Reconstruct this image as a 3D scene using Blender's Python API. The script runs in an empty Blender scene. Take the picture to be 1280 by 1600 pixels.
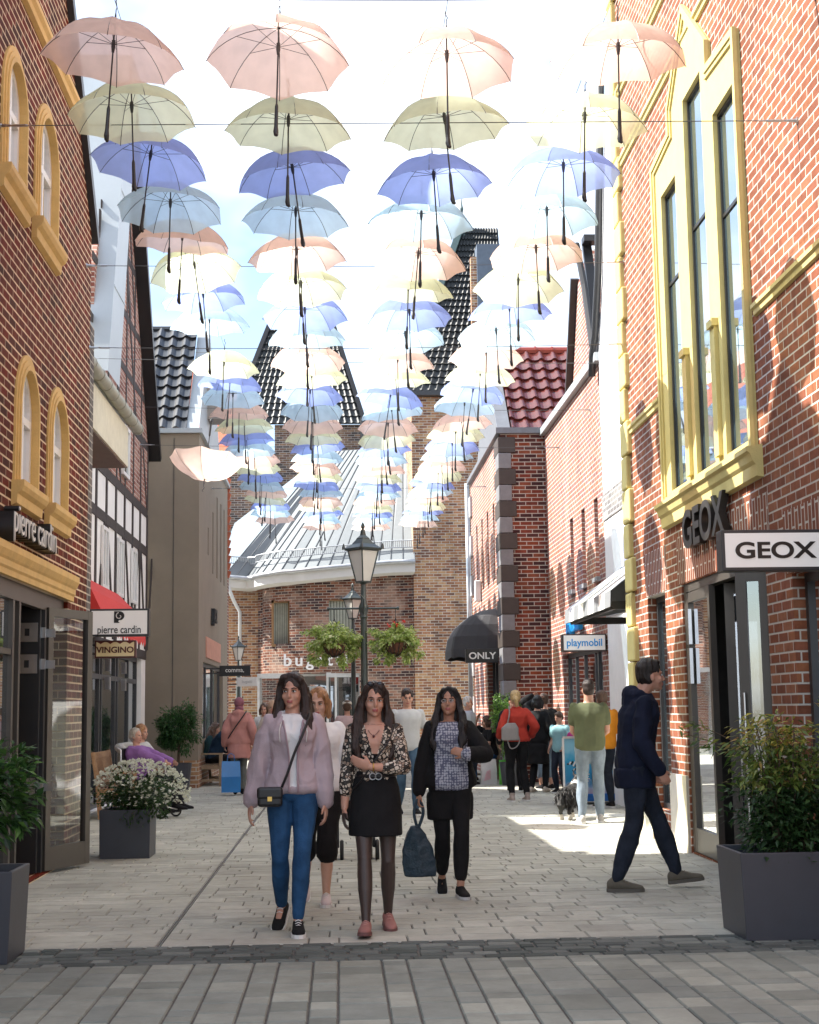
import bpy, bmesh, math, random
import numpy as np
from mathutils import Vector, Matrix, Euler
from mathutils.geometry import tessellate_polygon
R = math.radians
random.seed(7)
scene = bpy.context.scene
COL = scene.collection

# ------------------------------------------------------------------ camera
F = 2300.0; CAMH = 1.5
d = np.array([531-640, -(1110-800), -F]); d /= np.linalg.norm(d)
u = np.array([-.0145, 1, 0.]); u[2] = -(u[0]*d[0]+u[1]*d[1])/d[2]; u /= np.linalg.norm(u)
xx = np.cross(d, u)
CM = np.array([xx, d, u])
cam = bpy.data.cameras.new('camera'); cam.lens = F/1600*36; cam.sensor_width = 36; cam.sensor_fit = 'AUTO'
cam.clip_start = .1; cam.clip_end = 2000
co = bpy.data.objects.new('camera', cam); COL.objects.link(co)
m = Matrix([list(r) for r in CM]).to_4x4(); m.translation = (0, 0, CAMH); co.matrix_world = m
scene.camera = co
def ray(px, py): return CM @ np.array([px-640, 800-py, -F])
def atY(px, py, Y): r = ray(px, py); p = r*(Y/r[1]); return (p[0], Y, p[2]+CAMH)
def atZ(px, py, Z=0): r = ray(px, py); p = r*((Z-CAMH)/r[2]); return (p[0], p[1], Z)

# ------------------------------------------------------------------ world + sun
SUN_DIR = Vector((1, -.2, -1.1)).normalized()          # the way the light travels
el = math.asin(-SUN_DIR.z); az = math.atan2(-SUN_DIR.x, -SUN_DIR.y)
w = bpy.data.worlds.new("World"); scene.world = w; w.use_nodes = True
nt = w.node_tree; nt.nodes.clear()
def N(nt, t, **k):
    n = nt.nodes.new(t)
    for a, b in k.items(): setattr(n, a, b)
    return n
out = N(nt, 'ShaderNodeOutputWorld'); bg = N(nt, 'ShaderNodeBackground'); sky = N(nt, 'ShaderNodeTexSky')
sky.sky_type = 'NISHITA'; sky.sun_disc = False; sky.sun_elevation = el; sky.sun_rotation = az; sky.air_density = 1.0; sky.dust_density = 1.2
tc = N(nt, 'ShaderNodeTexCoord'); no = N(nt, 'ShaderNodeTexNoise'); no.inputs['Scale'].default_value = 2.6; no.inputs['Detail'].default_value = 5; no.inputs['Roughness'].default_value = .55
mp = N(nt, 'ShaderNodeMapping'); mp.inputs['Location'].default_value = (.4, .1, .25); mp.inputs['Scale'].default_value = (1, 1, 1.6)
nt.links.new(tc.outputs['Generated'], mp.inputs[0]); nt.links.new(mp.outputs[0], no.inputs['Vector'])
cr = N(nt, 'ShaderNodeValToRGB'); cr.color_ramp.elements[0].position = .40; cr.color_ramp.elements[0].color = (.03, .03, .03, 1); cr.color_ramp.elements[1].position = .56
nt.links.new(no.outputs['Fac'], cr.inputs[0])
mx = N(nt, 'ShaderNodeMix', data_type='RGBA'); mx.inputs['B'].default_value = (5.6, 6.1, 6.9, 1)
nt.links.new(cr.outputs[0], mx.inputs['Factor']); nt.links.new(sky.outputs[0], mx.inputs['A'])
nt.links.new(mx.outputs['Result'], bg.inputs[0]); bg.inputs[1].default_value = .1
nt.links.new(bg.outputs[0], out.inputs[0])
sl = bpy.data.lights.new('sun', 'SUN'); sl.energy = 4.4; sl.angle = R(.5); sl.color = (1, .95, .87)
so = bpy.data.objects.new('sun', sl); COL.objects.link(so); so.rotation_euler = SUN_DIR.to_track_quat('-Z', 'Y').to_euler(); so.location = (-30, 20, 40)
scene.view_settings.view_transform = 'Standard'; scene.view_settings.look = 'None'
scene.view_settings.exposure = 1.68; scene.view_settings.gamma = 1
scene.cycles.max_bounces = 10; scene.cycles.transparent_max_bounces = 24
scene.cycles.sample_clamp_indirect = 8

# ------------------------------------------------------------------ materials
MATS = {}
def newmat(name):
    m = bpy.data.materials.new(name); m.use_nodes = True
    nt = m.node_tree; b = nt.nodes['Principled BSDF']; return m, nt, b
def ln(nt, a, b): nt.links.new(a, b)
def c4(c): return (c[0], c[1], c[2], 1)
def mat(name, col, rough=.6, metal=0, var=.12, scale=6, bump=0, bscale=60, spec=.5, coat=0, stretch=None, sheen=0):
    if name in MATS: return MATS[name]
    m, nt, b = newmat(name)
    b.inputs['Roughness'].default_value = rough; b.inputs['Metallic'].default_value = metal
    b.inputs['Specular IOR Level'].default_value = spec; b.inputs['Coat Weight'].default_value = coat
    if sheen: b.inputs['Sheen Weight'].default_value = sheen
    tc = N(nt, 'ShaderNodeTexCoord'); src = tc.outputs['Object']
    if stretch:
        mp = N(nt, 'ShaderNodeMapping'); mp.inputs['Scale'].default_value = stretch; ln(nt, src, mp.inputs[0]); src = mp.outputs[0]
    if var:
        n = N(nt, 'ShaderNodeTexNoise'); n.inputs['Scale'].default_value = scale; n.inputs['Detail'].default_value = 6; n.inputs['Roughness'].default_value = .65
        ln(nt, src, n.inputs['Vector'])
        mr = N(nt, 'ShaderNodeMapRange'); mr.inputs[1].default_value = .25; mr.inputs[2].default_value = .75; mr.inputs[3].default_value = 1-var*1.6; mr.inputs[4].default_value = 1+var
        ln(nt, n.outputs['Fac'], mr.inputs[0])
        x = N(nt, 'ShaderNodeVectorMath', operation='SCALE'); x.inputs[0].default_value = col[:3]; ln(nt, mr.outputs[0], x.inputs['Scale']); ln(nt, x.outputs[0], b.inputs['Base Color'])
    else: b.inputs['Base Color'].default_value = c4(col)
    if bump:
        n2 = N(nt, 'ShaderNodeTexNoise'); n2.inputs['Scale'].default_value = bscale; n2.inputs['Detail'].default_value = 4; ln(nt, src, n2.inputs['Vector'])
        bp = N(nt, 'ShaderNodeBump'); bp.inputs['Strength'].default_value = bump; bp.inputs['Distance'].default_value = .02
        ln(nt, n2.outputs['Fac'], bp.inputs['Height']); ln(nt, bp.outputs[0], b.inputs['Normal'])
    MATS[name] = m; return m

def wall_uv(nt):
    """metres along the wall and up, picked from the face's own direction"""
    g = N(nt, 'ShaderNodeNewGeometry'); sp = N(nt, 'ShaderNodeSeparateXYZ'); ln(nt, g.outputs['Position'], sp.inputs[0])
    sn = N(nt, 'ShaderNodeSeparateXYZ'); ln(nt, g.outputs['True Normal'], sn.inputs[0])
    ax = N(nt, 'ShaderNodeMath', operation='ABSOLUTE'); ln(nt, sn.outputs[0], ax.inputs[0])
    ay = N(nt, 'ShaderNodeMath', operation='ABSOLUTE'); ln(nt, sn.outputs[1], ay.inputs[0])
    gt = N(nt, 'ShaderNodeMath', operation='GREATER_THAN'); ln(nt, ax.outputs[0], gt.inputs[0]); ln(nt, ay.outputs[0], gt.inputs[1])
    mx = N(nt, 'ShaderNodeMix', data_type='FLOAT'); ln(nt, gt.outputs[0], mx.inputs['Factor']); ln(nt, sp.outputs[0], mx.inputs['A']); ln(nt, sp.outputs[1], mx.inputs['B'])
    cb = N(nt, 'ShaderNodeCombineXYZ'); ln(nt, mx.outputs[0], cb.inputs[0]); ln(nt, sp.outputs[2], cb.inputs[1])
    return cb.outputs[0]
def brick(name, cols, mortar, bw=.25, bh=.083, ms=.0095, vertical=False, uv=False, rough=.8, blotch=None, squash=1, off=.5, bias=0, bed=0):
    if name in MATS: return MATS[name]
    m, nt, b = newmat(name); b.inputs['Roughness'].default_value = rough; b.inputs['Specular IOR Level'].default_value = .15
    if uv: v = N(nt, 'ShaderNodeTexCoord').outputs['UV']
    else: v = wall_uv(nt)
    wv = v
    if vertical:
        mp = N(nt, 'ShaderNodeMapping'); mp.inputs['Rotation'].default_value = (0, 0, R(90)); ln(nt, v, mp.inputs[0]); v = mp.outputs[0]
    bt = N(nt, 'ShaderNodeTexBrick'); bt.inputs['Scale'].default_value = 1; bt.inputs['Brick Width'].default_value = bw; bt.inputs['Row Height'].default_value = bh
    bt.inputs['Mortar Size'].default_value = ms; bt.inputs['Mortar Smooth'].default_value = .15; bt.inputs['Color1'].default_value = (0, 0, 0, 1); bt.inputs['Color2'].default_value = (1, 1, 1, 1)
    bt.inputs['Mortar'].default_value = (.5, .5, .5, 1); bt.inputs['Bias'].default_value = bias; bt.offset = off; bt.squash = squash; bt.squash_frequency = 2
    ln(nt, v, bt.inputs['Vector'])
    FAC = bt.outputs['Fac']
    if bed:
        s0 = N(nt, 'ShaderNodeSeparateXYZ'); ln(nt, v, s0.inputs[0]); d0 = N(nt, 'ShaderNodeMath', operation='DIVIDE'); d0.inputs[1].default_value = bh; ln(nt, s0.outputs[1], d0.inputs[0])
        f0 = N(nt, 'ShaderNodeMath', operation='FRACT'); ln(nt, d0.outputs[0], f0.inputs[0]); h0 = N(nt, 'ShaderNodeMath', operation='SUBTRACT'); h0.inputs[1].default_value = .5; ln(nt, f0.outputs[0], h0.inputs[0])
        a0 = N(nt, 'ShaderNodeMath', operation='ABSOLUTE'); ln(nt, h0.outputs[0], a0.inputs[0]); g0 = N(nt, 'ShaderNodeMapRange'); g0.inputs[1].default_value = .5-bed/bh/2-.03; g0.inputs[2].default_value = .5-bed/bh/2+.03; ln(nt, a0.outputs[0], g0.inputs[0])
        x0 = N(nt, 'ShaderNodeMath', operation='MAXIMUM'); ln(nt, g0.outputs[0], x0.inputs[0]); ln(nt, bt.outputs['Fac'], x0.inputs[1]); FAC = x0.outputs[0]
    cr = N(nt, 'ShaderNodeValToRGB'); cr.color_ramp.interpolation = 'CONSTANT'
    el = cr.color_ramp.elements
    while len(el) < len(cols): el.new(.5)
    for i, c in enumerate(cols): el[i].position = i/len(cols); el[i].color = c4(c)
    ln(nt, bt.outputs['Color'], cr.inputs[0])
    n = N(nt, 'ShaderNodeTexNoise'); n.inputs['Scale'].default_value = 9; n.inputs['Detail'].default_value = 7; n.inputs['Roughness'].default_value = .7; ln(nt, wv, n.inputs['Vector'])
    mr = N(nt, 'ShaderNodeMapRange'); mr.inputs[1].default_value = .3; mr.inputs[2].default_value = .7; mr.inputs[3].default_value = .72; mr.inputs[4].default_value = 1.22; ln(nt, n.outputs['Fac'], mr.inputs[0])
    sc = N(nt, 'ShaderNodeVectorMath', operation='SCALE'); ln(nt, cr.outputs[0], sc.inputs[0]); ln(nt, mr.outputs[0], sc.inputs['Scale'])
    colout = sc.outputs[0]
    mo = N(nt, 'ShaderNodeMix', data_type='RGBA'); mo.inputs['B'].default_value = c4(mortar); ln(nt, FAC, mo.inputs['Factor']); ln(nt, colout, mo.inputs['A'])
    res = mo.outputs['Result']
    ns = N(nt, 'ShaderNodeMapping'); ns.inputs['Scale'].default_value = (1.3, .35, 1); ln(nt, wv, ns.inputs[0]); nl = N(nt, 'ShaderNodeTexNoise'); nl.inputs['Scale'].default_value = 1; nl.inputs['Detail'].default_value = 6; nl.inputs['Roughness'].default_value = .65; ln(nt, ns.outputs[0], nl.inputs['Vector'])
    rl_ = N(nt, 'ShaderNodeMapRange'); rl_.inputs[1].default_value = .3; rl_.inputs[2].default_value = .7; rl_.inputs[3].default_value = .64; rl_.inputs[4].default_value = 1.2; ln(nt, nl.outputs['Fac'], rl_.inputs[0])
    sl_ = N(nt, 'ShaderNodeVectorMath', operation='SCALE'); ln(nt, res, sl_.inputs[0]); ln(nt, rl_.outputs[0], sl_.inputs['Scale']); res = sl_.outputs[0]
    if blotch:
        n3 = N(nt, 'ShaderNodeTexNoise'); n3.inputs['Scale'].default_value = 1.1; n3.inputs['Detail'].default_value = 5; ln(nt, wv, n3.inputs['Vector'])
        r3 = N(nt, 'ShaderNodeMapRange'); r3.inputs[1].default_value = .52; r3.inputs[2].default_value = .68; r3.inputs[4].default_value = .55; ln(nt, n3.outputs['Fac'], r3.inputs[0])
        m3 = N(nt, 'ShaderNodeMix', data_type='RGBA'); m3.inputs['B'].default_value = c4(blotch); ln(nt, r3.outputs[0], m3.inputs['Factor']); ln(nt, res, m3.inputs['A']); res = m3.outputs['Result']
    ln(nt, res, b.inputs['Base Color'])
    iv = N(nt, 'ShaderNodeMath', operation='MULTIPLY_ADD'); iv.inputs[1].default_value = -1; iv.inputs[2].default_value = 1; ln(nt, FAC, iv.inputs[0])
    ad = N(nt, 'ShaderNodeMath', operation='MULTIPLY_ADD'); ad.inputs[1].default_value = .25; ln(nt, n.outputs['Fac'], ad.inputs[0]); ln(nt, iv.outputs[0], ad.inputs[2])
    bp = N(nt, 'ShaderNodeBump'); bp.inputs['Strength'].default_value = .6; bp.inputs['Distance'].default_value = .008; ln(nt, ad.outputs[0], bp.inputs['Height']); ln(nt, bp.outputs[0], b.inputs['Normal'])
    MATS[name] = m; return m
def glass(name, tint=(.05, .06, .07), refl=.5, trans=.5, rough=.02):
    """window pane: part clear, part mirror"""
    if name in MATS: return MATS[name]
    m, nt, b = newmat(name); nt.nodes.remove(b); o = nt.nodes['Material Output']
    g = N(nt, 'ShaderNodeBsdfGlossy'); g.inputs['Roughness'].default_value = rough; g.inputs['Color'].default_value = (.92, .95, .97, 1)
    di = N(nt, 'ShaderNodeBsdfDiffuse'); di.inputs['Color'].default_value = c4(tint)
    t = N(nt, 'ShaderNodeBsdfTransparent'); t.inputs['Color'].default_value = (.8, .84, .84, 1)
    m1 = N(nt, 'ShaderNodeMixShader'); m1.inputs[0].default_value = trans; ln(nt, di.outputs[0], m1.inputs[1]); ln(nt, t.outputs[0], m1.inputs[2])
    fr = N(nt, 'ShaderNodeFresnel'); fr.inputs['IOR'].default_value = 1.5
    mr = N(nt, 'ShaderNodeMapRange'); mr.inputs[3].default_value = refl; mr.inputs[4].default_value = 1; ln(nt, fr.outputs[0], mr.inputs[0])
    # slight waviness of the panes
    tc = N(nt, 'ShaderNodeTexCoord'); n = N(nt, 'ShaderNodeTexNoise'); n.inputs['Scale'].default_value = .9; ln(nt, tc.outputs['Object'], n.inputs['Vector'])
    bp = N(nt, 'ShaderNodeBump'); bp.inputs['Strength'].default_value = .15; bp.inputs['Distance'].default_value = .01; ln(nt, n.outputs['Fac'], bp.inputs['Height']); ln(nt, bp.outputs[0], g.inputs['Normal'])
    m2 = N(nt, 'ShaderNodeMixShader'); ln(nt, mr.outputs[0], m2.inputs[0]); ln(nt, m1.outputs[0], m2.inputs[1]); ln(nt, g.outputs[0], m2.inputs[2])
    ln(nt, m2.outputs[0], o.inputs[0]); MATS[name] = m; return m
def cloth(name, col, trans=.58):
    """thin umbrella fabric that lets light through"""
    if name in MATS: return MATS[name]
    m, nt, b = newmat(name); nt.nodes.remove(b); o = nt.nodes['Material Output']
    tc = N(nt, 'ShaderNodeTexCoord'); n = N(nt, 'ShaderNodeTexNoise'); n.inputs['Scale'].default_value = 7; n.inputs['Detail'].default_value = 5; ln(nt, tc.outputs['Object'], n.inputs['Vector'])
    oi = N(nt, 'ShaderNodeObjectInfo'); ad = N(nt, 'ShaderNodeMath', operation='MULTIPLY_ADD'); ad.inputs[1].default_value = .16; ln(nt, oi.outputs['Random'], ad.inputs[0])
    mr = N(nt, 'ShaderNodeMapRange'); mr.inputs[1].default_value = .3; mr.inputs[2].default_value = .7; mr.inputs[3].default_value = .84; mr.inputs[4].default_value = .98; ln(nt, n.outputs['Fac'], mr.inputs[0]); ln(nt, mr.outputs[0], ad.inputs[2])
    x = N(nt, 'ShaderNodeVectorMath', operation='SCALE'); x.inputs[0].default_value = col; ln(nt, ad.outputs[0], x.inputs['Scale'])
    df = N(nt, 'ShaderNodeBsdfDiffuse'); tr = N(nt, 'ShaderNodeBsdfTranslucent'); ln(nt, x.outputs[0], df.inputs[0]); ln(nt, x.outputs[0], tr.inputs[0])
    ms = N(nt, 'ShaderNodeMixShader'); ms.inputs[0].default_value = trans; ln(nt, df.outputs[0], ms.inputs[1]); ln(nt, tr.outputs[0], ms.inputs[2])
    th = N(nt, 'ShaderNodeBsdfTransparent'); ln(nt, x.outputs[0], th.inputs[0]); m9 = N(nt, 'ShaderNodeMixShader'); m9.inputs[0].default_value = .17; ln(nt, ms.outputs[0], m9.inputs[1]); ln(nt, th.outputs[0], m9.inputs[2]); ln(nt, m9.outputs[0], o.inputs[0])
    MATS[name] = m; return m

BR_L = brick('red_clinker', [(.115, .017, .006), (.14, .023, .008), (.072, .016, .007), (.16, .018, .006), (.10, .020, .008), (.13, .018, .006)], (.76, .58, .40), ms=.005, bed=.017)
BR_LV = brick('red_clinker_upright', [(.17, .045, .03), (.21, .06, .038), (.12, .035, .028), (.24, .055, .035)], (.50, .42, .33), vertical=True, bh=.083, bw=.25)
BR_G = brick('orange_brick', [(.265, .095, .050), (.30, .115, .056), (.24, .082, .044), (.275, .10, .058), (.215, .078, .044), (.31, .125, .068)], (.56, .52, .45), ms=.007, bed=.015)
BR_GV = brick('orange_brick_upright', [(.25, .09, .05), (.28, .105, .055), (.23, .08, .047)], (.56, .52, .45), vertical=True)
BR_O = brick('dark_red_brick', [(.22, .055, .035), (.07, .03, .03), (.26, .08, .045), (.18, .05, .035), (.24, .06, .03), (.10, .04, .035)], (.50, .46, .40))
BR_P = brick('pink_brick', [(.36, .15, .11), (.30, .12, .10), (.40, .17, .12), (.26, .13, .12), (.34, .14, .09)], (.58, .54, .48))
BR_T = brick('tan_brick', [(.46, .26, .13), (.38, .19, .10), (.50, .30, .16), (.30, .14, .08), (.43, .21, .11), (.19, .10, .07)], (.55, .50, .42))
BR_B = brick('mottled_brick', [(.15, .06, .04), (.20, .08, .05), (.06, .035, .035), (.26, .12, .08), (.13, .05, .035), (.085, .055, .055)], (.36, .31, .26), uv=True, blotch=(.42, .30, .23))
BR_K = brick('grey_brown_brick', [(.24, .16, .11), (.14, .10, .085), (.30, .19, .12), (.19, .11, .08), (.09, .075, .07)], (.45, .42, .38))
BR_I = brick('infill_brick', [(.30, .12, .09), (.38, .20, .15), (.22, .08, .06), (.42, .22, .17)], (.50, .44, .38))
BR_BASE = brick('base_brick', [(.34, .20, .11), (.26, .13, .08), (.38, .22, .12)], (.5, .45, .38))
YEL_L = mat('ochre_stone', (.66, .43, .15), .75, var=.1, bump=.15)
YEL_G = mat('yellow_stucco', (.60, .50, .20), .8, var=.06, bump=.15)
YEL_D = mat('ochre_stucco', (.55, .36, .08), .8, var=.08, bump=.15)
DARK = mat('anthracite_metal', (.035, .037, .04), .4, var=.15)
BLACKM = mat('black_metal', (.012, .012, .013), .4, var=.1)
BRONZE = mat('bronze_aluminium', (.085, .075, .064), .38, metal=.3, var=.06)
STEEL = mat('brushed_steel', (.55, .55, .56), .28, metal=1, var=.05)
WFRAME = mat('white_window_frame', (.75, .74, .72), .4, var=.03)
WHITE = mat('white_render', (.82, .81, .78), .85, var=.05, scale=2, bump=.1)
BEIGE = mat('beige_render', (.245, .205, .155), .88, var=.07, scale=1.5, bump=.15)
CREAM = mat('cream_stone', (.60, .56, .44), .8, var=.08, bump=.1)
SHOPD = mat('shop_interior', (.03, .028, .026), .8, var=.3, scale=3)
ZINC = mat('zinc_sheet', (.40, .44, .46), .45, metal=.25, var=.05, scale=1.5)
WOODD = mat('dark_timber', (.045, .035, .032), .8, var=.2, bump=.3)
CABLE = mat('steel_cable', (.10, .10, .10), .45, metal=.6, var=0)
GL = glass('street_glass', (.03, .04, .045), .38, .35)
GLUG = glass('stair_window_glass', (.05, .08, .09), .45, 0, .02)
GLD = glass('door_glass', (.02, .02, .02), .22, .80)
GLU = glass('upper_glass', (.05, .08, .09), .5, 0)
SIGNW = mat('white_acrylic', (.78, .77, .74), .35, var=.02)
SIGNB = mat('backlit_white_acrylic', (.78, .77, .74), .35, var=0); _b = SIGNB.node_tree.nodes['Principled BSDF']; _b.inputs['Emission Color'].default_value = (1, .98, .94, 1); _b.inputs['Emission Strength'].default_value = .045
SIGNK = mat('black_acrylic', (.01, .01, .01), .35, var=0)

# ------------------------------------------------------------------ mesh building
class MB:
    def __init__(s): s.v = []; s.f = []; s.m = []; s.uv = {}
    def add(s, vs, fs, mi=0):
        o = len(s.v); s.v += [tuple(map(float, p)) for p in vs]
        for f in fs: s.f.append(tuple(i+o for i in f)); s.m.append(mi)
        return o
    def box(s, x0, x1, y0, y1, z0, z1, mi=0):
        if x0 > x1: x0, x1 = x1, x0
        if y0 > y1: y0, y1 = y1, y0
        if z0 > z1: z0, z1 = z1, z0
        s.add([(x, y, z) for z in (z0, z1) for y in (y0, y1) for x in (x0, x1)], [(0, 2, 3, 1), (4, 5, 7, 6), (0, 1, 5, 4), (2, 6, 7, 3), (0, 4, 6, 2), (1, 3, 7, 5)], mi)
        return s
    def obox(s, c, sx, sy, sz, rot=None, mi=0):
        M = rot if rot is not None else Matrix.Identity(3)
        vs = [Vector(c)+M @ Vector((x*sx/2, y*sy/2, z*sz/2)) for z in (-1, 1) for y in (-1, 1) for x in (-1, 1)]
        s.add(vs, [(0, 2, 3, 1), (4, 5, 7, 6), (0, 1, 5, 4), (2, 6, 7, 3), (0, 4, 6, 2), (1, 3, 7, 5)], mi); return s
    def bar(s, a, b, wd, th, up=(0, 0, 1), mi=0):
        a = Vector(a); b = Vector(b); dd = (b-a); L = dd.length; dd.normalize(); up = Vector(up)
        x = dd.cross(up)
        if x.length < 1e-4: x = dd.cross(Vector((1, 0, 0)))
        x.normalize(); z = x.cross(dd)
        s.obox((a+b)/2, wd, L, th, Matrix((x, dd, z)).transposed(), mi); return s
    def tube(s, pts, r, n=6, mi=0, cap=True):
        pts = [Vector(p) for p in pts]; rr = r if hasattr(r, '__len__') else [r]*len(pts)
        rings = []; up = None
        for i, p in enumerate(pts):
            t = (pts[min(i+1, len(pts)-1)]-pts[max(i-1, 0)])
            if t.length < 1e-9: t = Vector((0, 0, 1))
            t.normalize()
            if up is None: up = Vector((0, 0, 1)) if abs(t.z) < .9 else Vector((1, 0, 0))
            x = t.cross(up); x.normalize(); y = x.cross(t); up = y
            rings.append([p+(x*math.cos(2*math.pi*k/n)+y*math.sin(2*math.pi*k/n))*rr[i] for k in range(n)])
        s.rings(rings, mi, cap); return s
    def rings(s, rings, mi=0, cap=True, closed=True):
        n = len(rings[0]); vs = [p for r in rings for p in r]; fs = []
        for i in range(len(rings)-1):
            for k in range(n if closed else n-1):
                k2 = (k+1) % n; fs.append((i*n+k, i*n+k2, (i+1)*n+k2, (i+1)*n+k))
        if cap: fs.append(tuple(range(n-1, -1, -1))); fs.append(tuple((len(rings)-1)*n+k for k in range(n)))
        s.add(vs, fs, mi); return s
    def lathe(s, prof, c=(0, 0, 0), n=16, mi=0, cap=True, phase=0):
        s.rings([[(c[0]+r*math.cos(2*math.pi*k/n+phase), c[1]+r*math.sin(2*math.pi*k/n+phase), c[2]+z) for k in range(n)] for r, z in prof], mi, cap); return s
    def ell(s, c, r, n=12, rot=None, mi=0):
        M = rot if rot is not None else Matrix.Identity(3); h = n//2
        rings = []
        for i in range(1, h):
            a = math.pi*i/h
            rings.append([Vector(c)+M @ Vector((r[0]*math.sin(a)*math.cos(2*math.pi*k/n), r[1]*math.sin(a)*math.sin(2*math.pi*k/n), -r[2]*math.cos(a))) for k in range(n)])
        o = len(s.v); s.rings(rings, mi, False)
        t = len(s.v); s.v.append(tuple(Vector(c)+M @ Vector((0, 0, -r[2])))); s.v.append(tuple(Vector(c)+M @ Vector((0, 0, r[2]))))
        for k in range(n):
            s.f.append((t, o+(k+1) % n, o+k)); s.m.append(mi)
            q = o+(h-2)*n; s.f.append((t+1, q+k, q+(k+1) % n)); s.m.append(mi)
        return s
    def prism(s, poly, axis, a, b, mi=0):
        """poly of (u,z); axis 'x' -> u is Y and it runs x=a..b ; axis 'y' -> u is X"""
        f = (lambda p, c: (c, p[0], p[1])) if axis == 'x' else (lambda p, c: (p[0], c, p[1]))
        n = len(poly); tr = tessellate_polygon([[Vector((p[0], p[1], 0)) for p in poly]])
        vs = [f(p, a) for p in poly]+[f(p, b) for p in poly]
        fs = [t for t in tr]+[tuple(i+n for i in reversed(t)) for t in tr]+[(i, (i+1) % n, (i+1) % n+n, i+n) for i in range(n)]
        s.add(vs, fs, mi); return s
    def build(s, name, mats, parent=None, smooth=False, recalc=True):
        me = bpy.data.meshes.new(name)
        off = Vector((0, 0, 0)); p = parent
        while p is not None: off += Vector(p.location); p = p.parent
        me.from_pydata([(x-off.x, y-off.y, z-off.z) for x, y, z in s.v], [], s.f)
        if not isinstance(mats, (list, tuple)): mats = [mats]
        for mm in mats: me.materials.append(mm)
        me.polygons.foreach_set('material_index', s.m)
        if smooth: me.polygons.foreach_set('use_smooth', [True]*len(me.polygons))
        if recalc:
            bm = bmesh.new(); bm.from_mesh(me); bmesh.ops.recalc_face_normals(bm, faces=bm.faces); bm.to_mesh(me); bm.free()
        me.update()
        o = bpy.data.objects.new(name, me); COL.objects.link(o)
        if parent is not None: o.parent = parent
        return o
def build_each(mb, name, mats, parent):
    """every box of a batch as a part of its own"""
    nv = 8
    for i in range(len(mb.v)//nv):
        q = MB(); q.v = mb.v[i*nv:(i+1)*nv]; q.f = [tuple(k-i*nv for k in f) for f in mb.f[i*6:(i+1)*6]]; q.m = mb.m[i*6:(i+1)*6]; q.build(name, mats, parent)
def tag(o, label=None, cat=None, group=None, kind=None):
    if label: o['label'] = label
    if cat: o['category'] = cat
    if group: o['group'] = group
    if kind: o['kind'] = kind
    return o
def thing(name, label, cat, loc=(0, 0, 0), group=None):
    o = bpy.data.objects.new(name, None); o.empty_display_size = .2; o.location = loc; COL.objects.link(o); return tag(o, label, cat, group)
def copy_tree(o, parent=None):
    c = o.copy(); COL.objects.link(c); c.parent = parent
    for ch in list(o.children): copy_tree(ch, c)
    return c
def smoothang(o, ang=40):
    for p in o.data.polygons: p.use_smooth = True
    bm = bmesh.new(); bm.from_mesh(o.data)
    for e in bm.edges: e.smooth = not (len(e.link_faces) == 2 and e.calc_face_angle(0) > R(ang))
    bm.to_mesh(o.data); bm.free(); return o
def bevel(o, wdt=.01, seg=2):
    mo = o.modifiers.new('bevel', 'BEVEL'); mo.width = wdt; mo.segments = seg; mo.limit_method = 'ANGLE'; mo.angle_limit = R(40); return o

def facade(mb, axis, c, outline, holes, depth, mi=0, rmi=0, back=0, cap=True):
    """one wall sheet with openings (u,z); axis 'x': plane x=c; reveals run to c+depth; outline skirt runs to c+back"""
    f = (lambda p, q: (q, p[0], p[1])) if axis == 'x' else (lambda p, q: (p[0], q, p[1]))
    loops = [outline]+holes
    tr = tessellate_polygon([[Vector((p[0], p[1], 0)) for p in l] for l in loops])
    allp = [p for l in loops for p in l]
    mb.add([f(p, c) for p in allp], [t for t in tr], mi)
    for h in holes:
        n = len(h); mb.add([f(p, c) for p in h]+[f(p, c+depth) for p in h], [(i, (i+1) % n, (i+1) % n+n, i+n) for i in range(n)], rmi)
    if back:
        n = len(outline); mb.add([f(p, c) for p in outline]+[f(p, c+back) for p in outline], [(i, (i+1) % n, (i+1) % n+n, i+n) for i in range(n)], mi)
        if cap: mb.add([f(p, c+back) for p in outline], [tuple(reversed(range(n)))] if n == 4 else [t for t in tessellate_polygon([[Vector((p[0], p[1], 0)) for p in outline]])], mi)
def rect(u0, u1, z0, z1): return [(u0, z0), (u1, z0), (u1, z1), (u0, z1)]
def arch(u0, u1, z0, zs, n=10):
    c = (u0+u1)/2; r = (u1-u0)/2
    return [(u0, z0), (u1, z0)]+[(c+r*math.cos(math.pi*k/n), zs+r*1.05*math.sin(math.pi*k/n)) for k in range(n+1)]
def text_mesh(name, txt, size, m, parent, loc, rot, depth=.02, sx=1.0, bold=0, align='CENTER', spacing=1.0):
    cu = bpy.data.curves.new(name, 'FONT'); cu.body = txt; cu.size = size; cu.extrude = depth/2; cu.align_x = align; cu.align_y = 'BOTTOM_BASELINE'; cu.offset = bold; cu.space_character = spacing
    to = bpy.data.objects.new('tmp', cu); COL.objects.link(to)
    me = bpy.data.meshes.new_from_object(to.evaluated_get(bpy.context.evaluated_depsgraph_get())); bpy.data.objects.remove(to); bpy.data.curves.remove(cu)
    me.name = name; me.materials.clear(); me.materials.append(m)
    M = Matrix.Translation(loc) @ Euler(rot).to_matrix().to_4x4() @ Matrix.Diagonal((sx, 1, 1, 1))
    me.transform(M)
    off = Vector((0, 0, 0)); p = parent
    while p is not None: off += Vector(p.location); p = p.parent
    me.transform(Matrix.Translation(-off))
    o = bpy.data.objects.new(name, me); COL.objects.link(o)
    if parent is not None: o.parent = parent
    return o
ROT_FRONT = (R(90), 0, 0)            # faces -Y
ROT_LEFTWALL = (R(90), 0, R(90))     # on a wall at the left of the street, faces +X
ROT_RIGHTWALL = (R(90), 0, R(-90))   # faces -X

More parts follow.
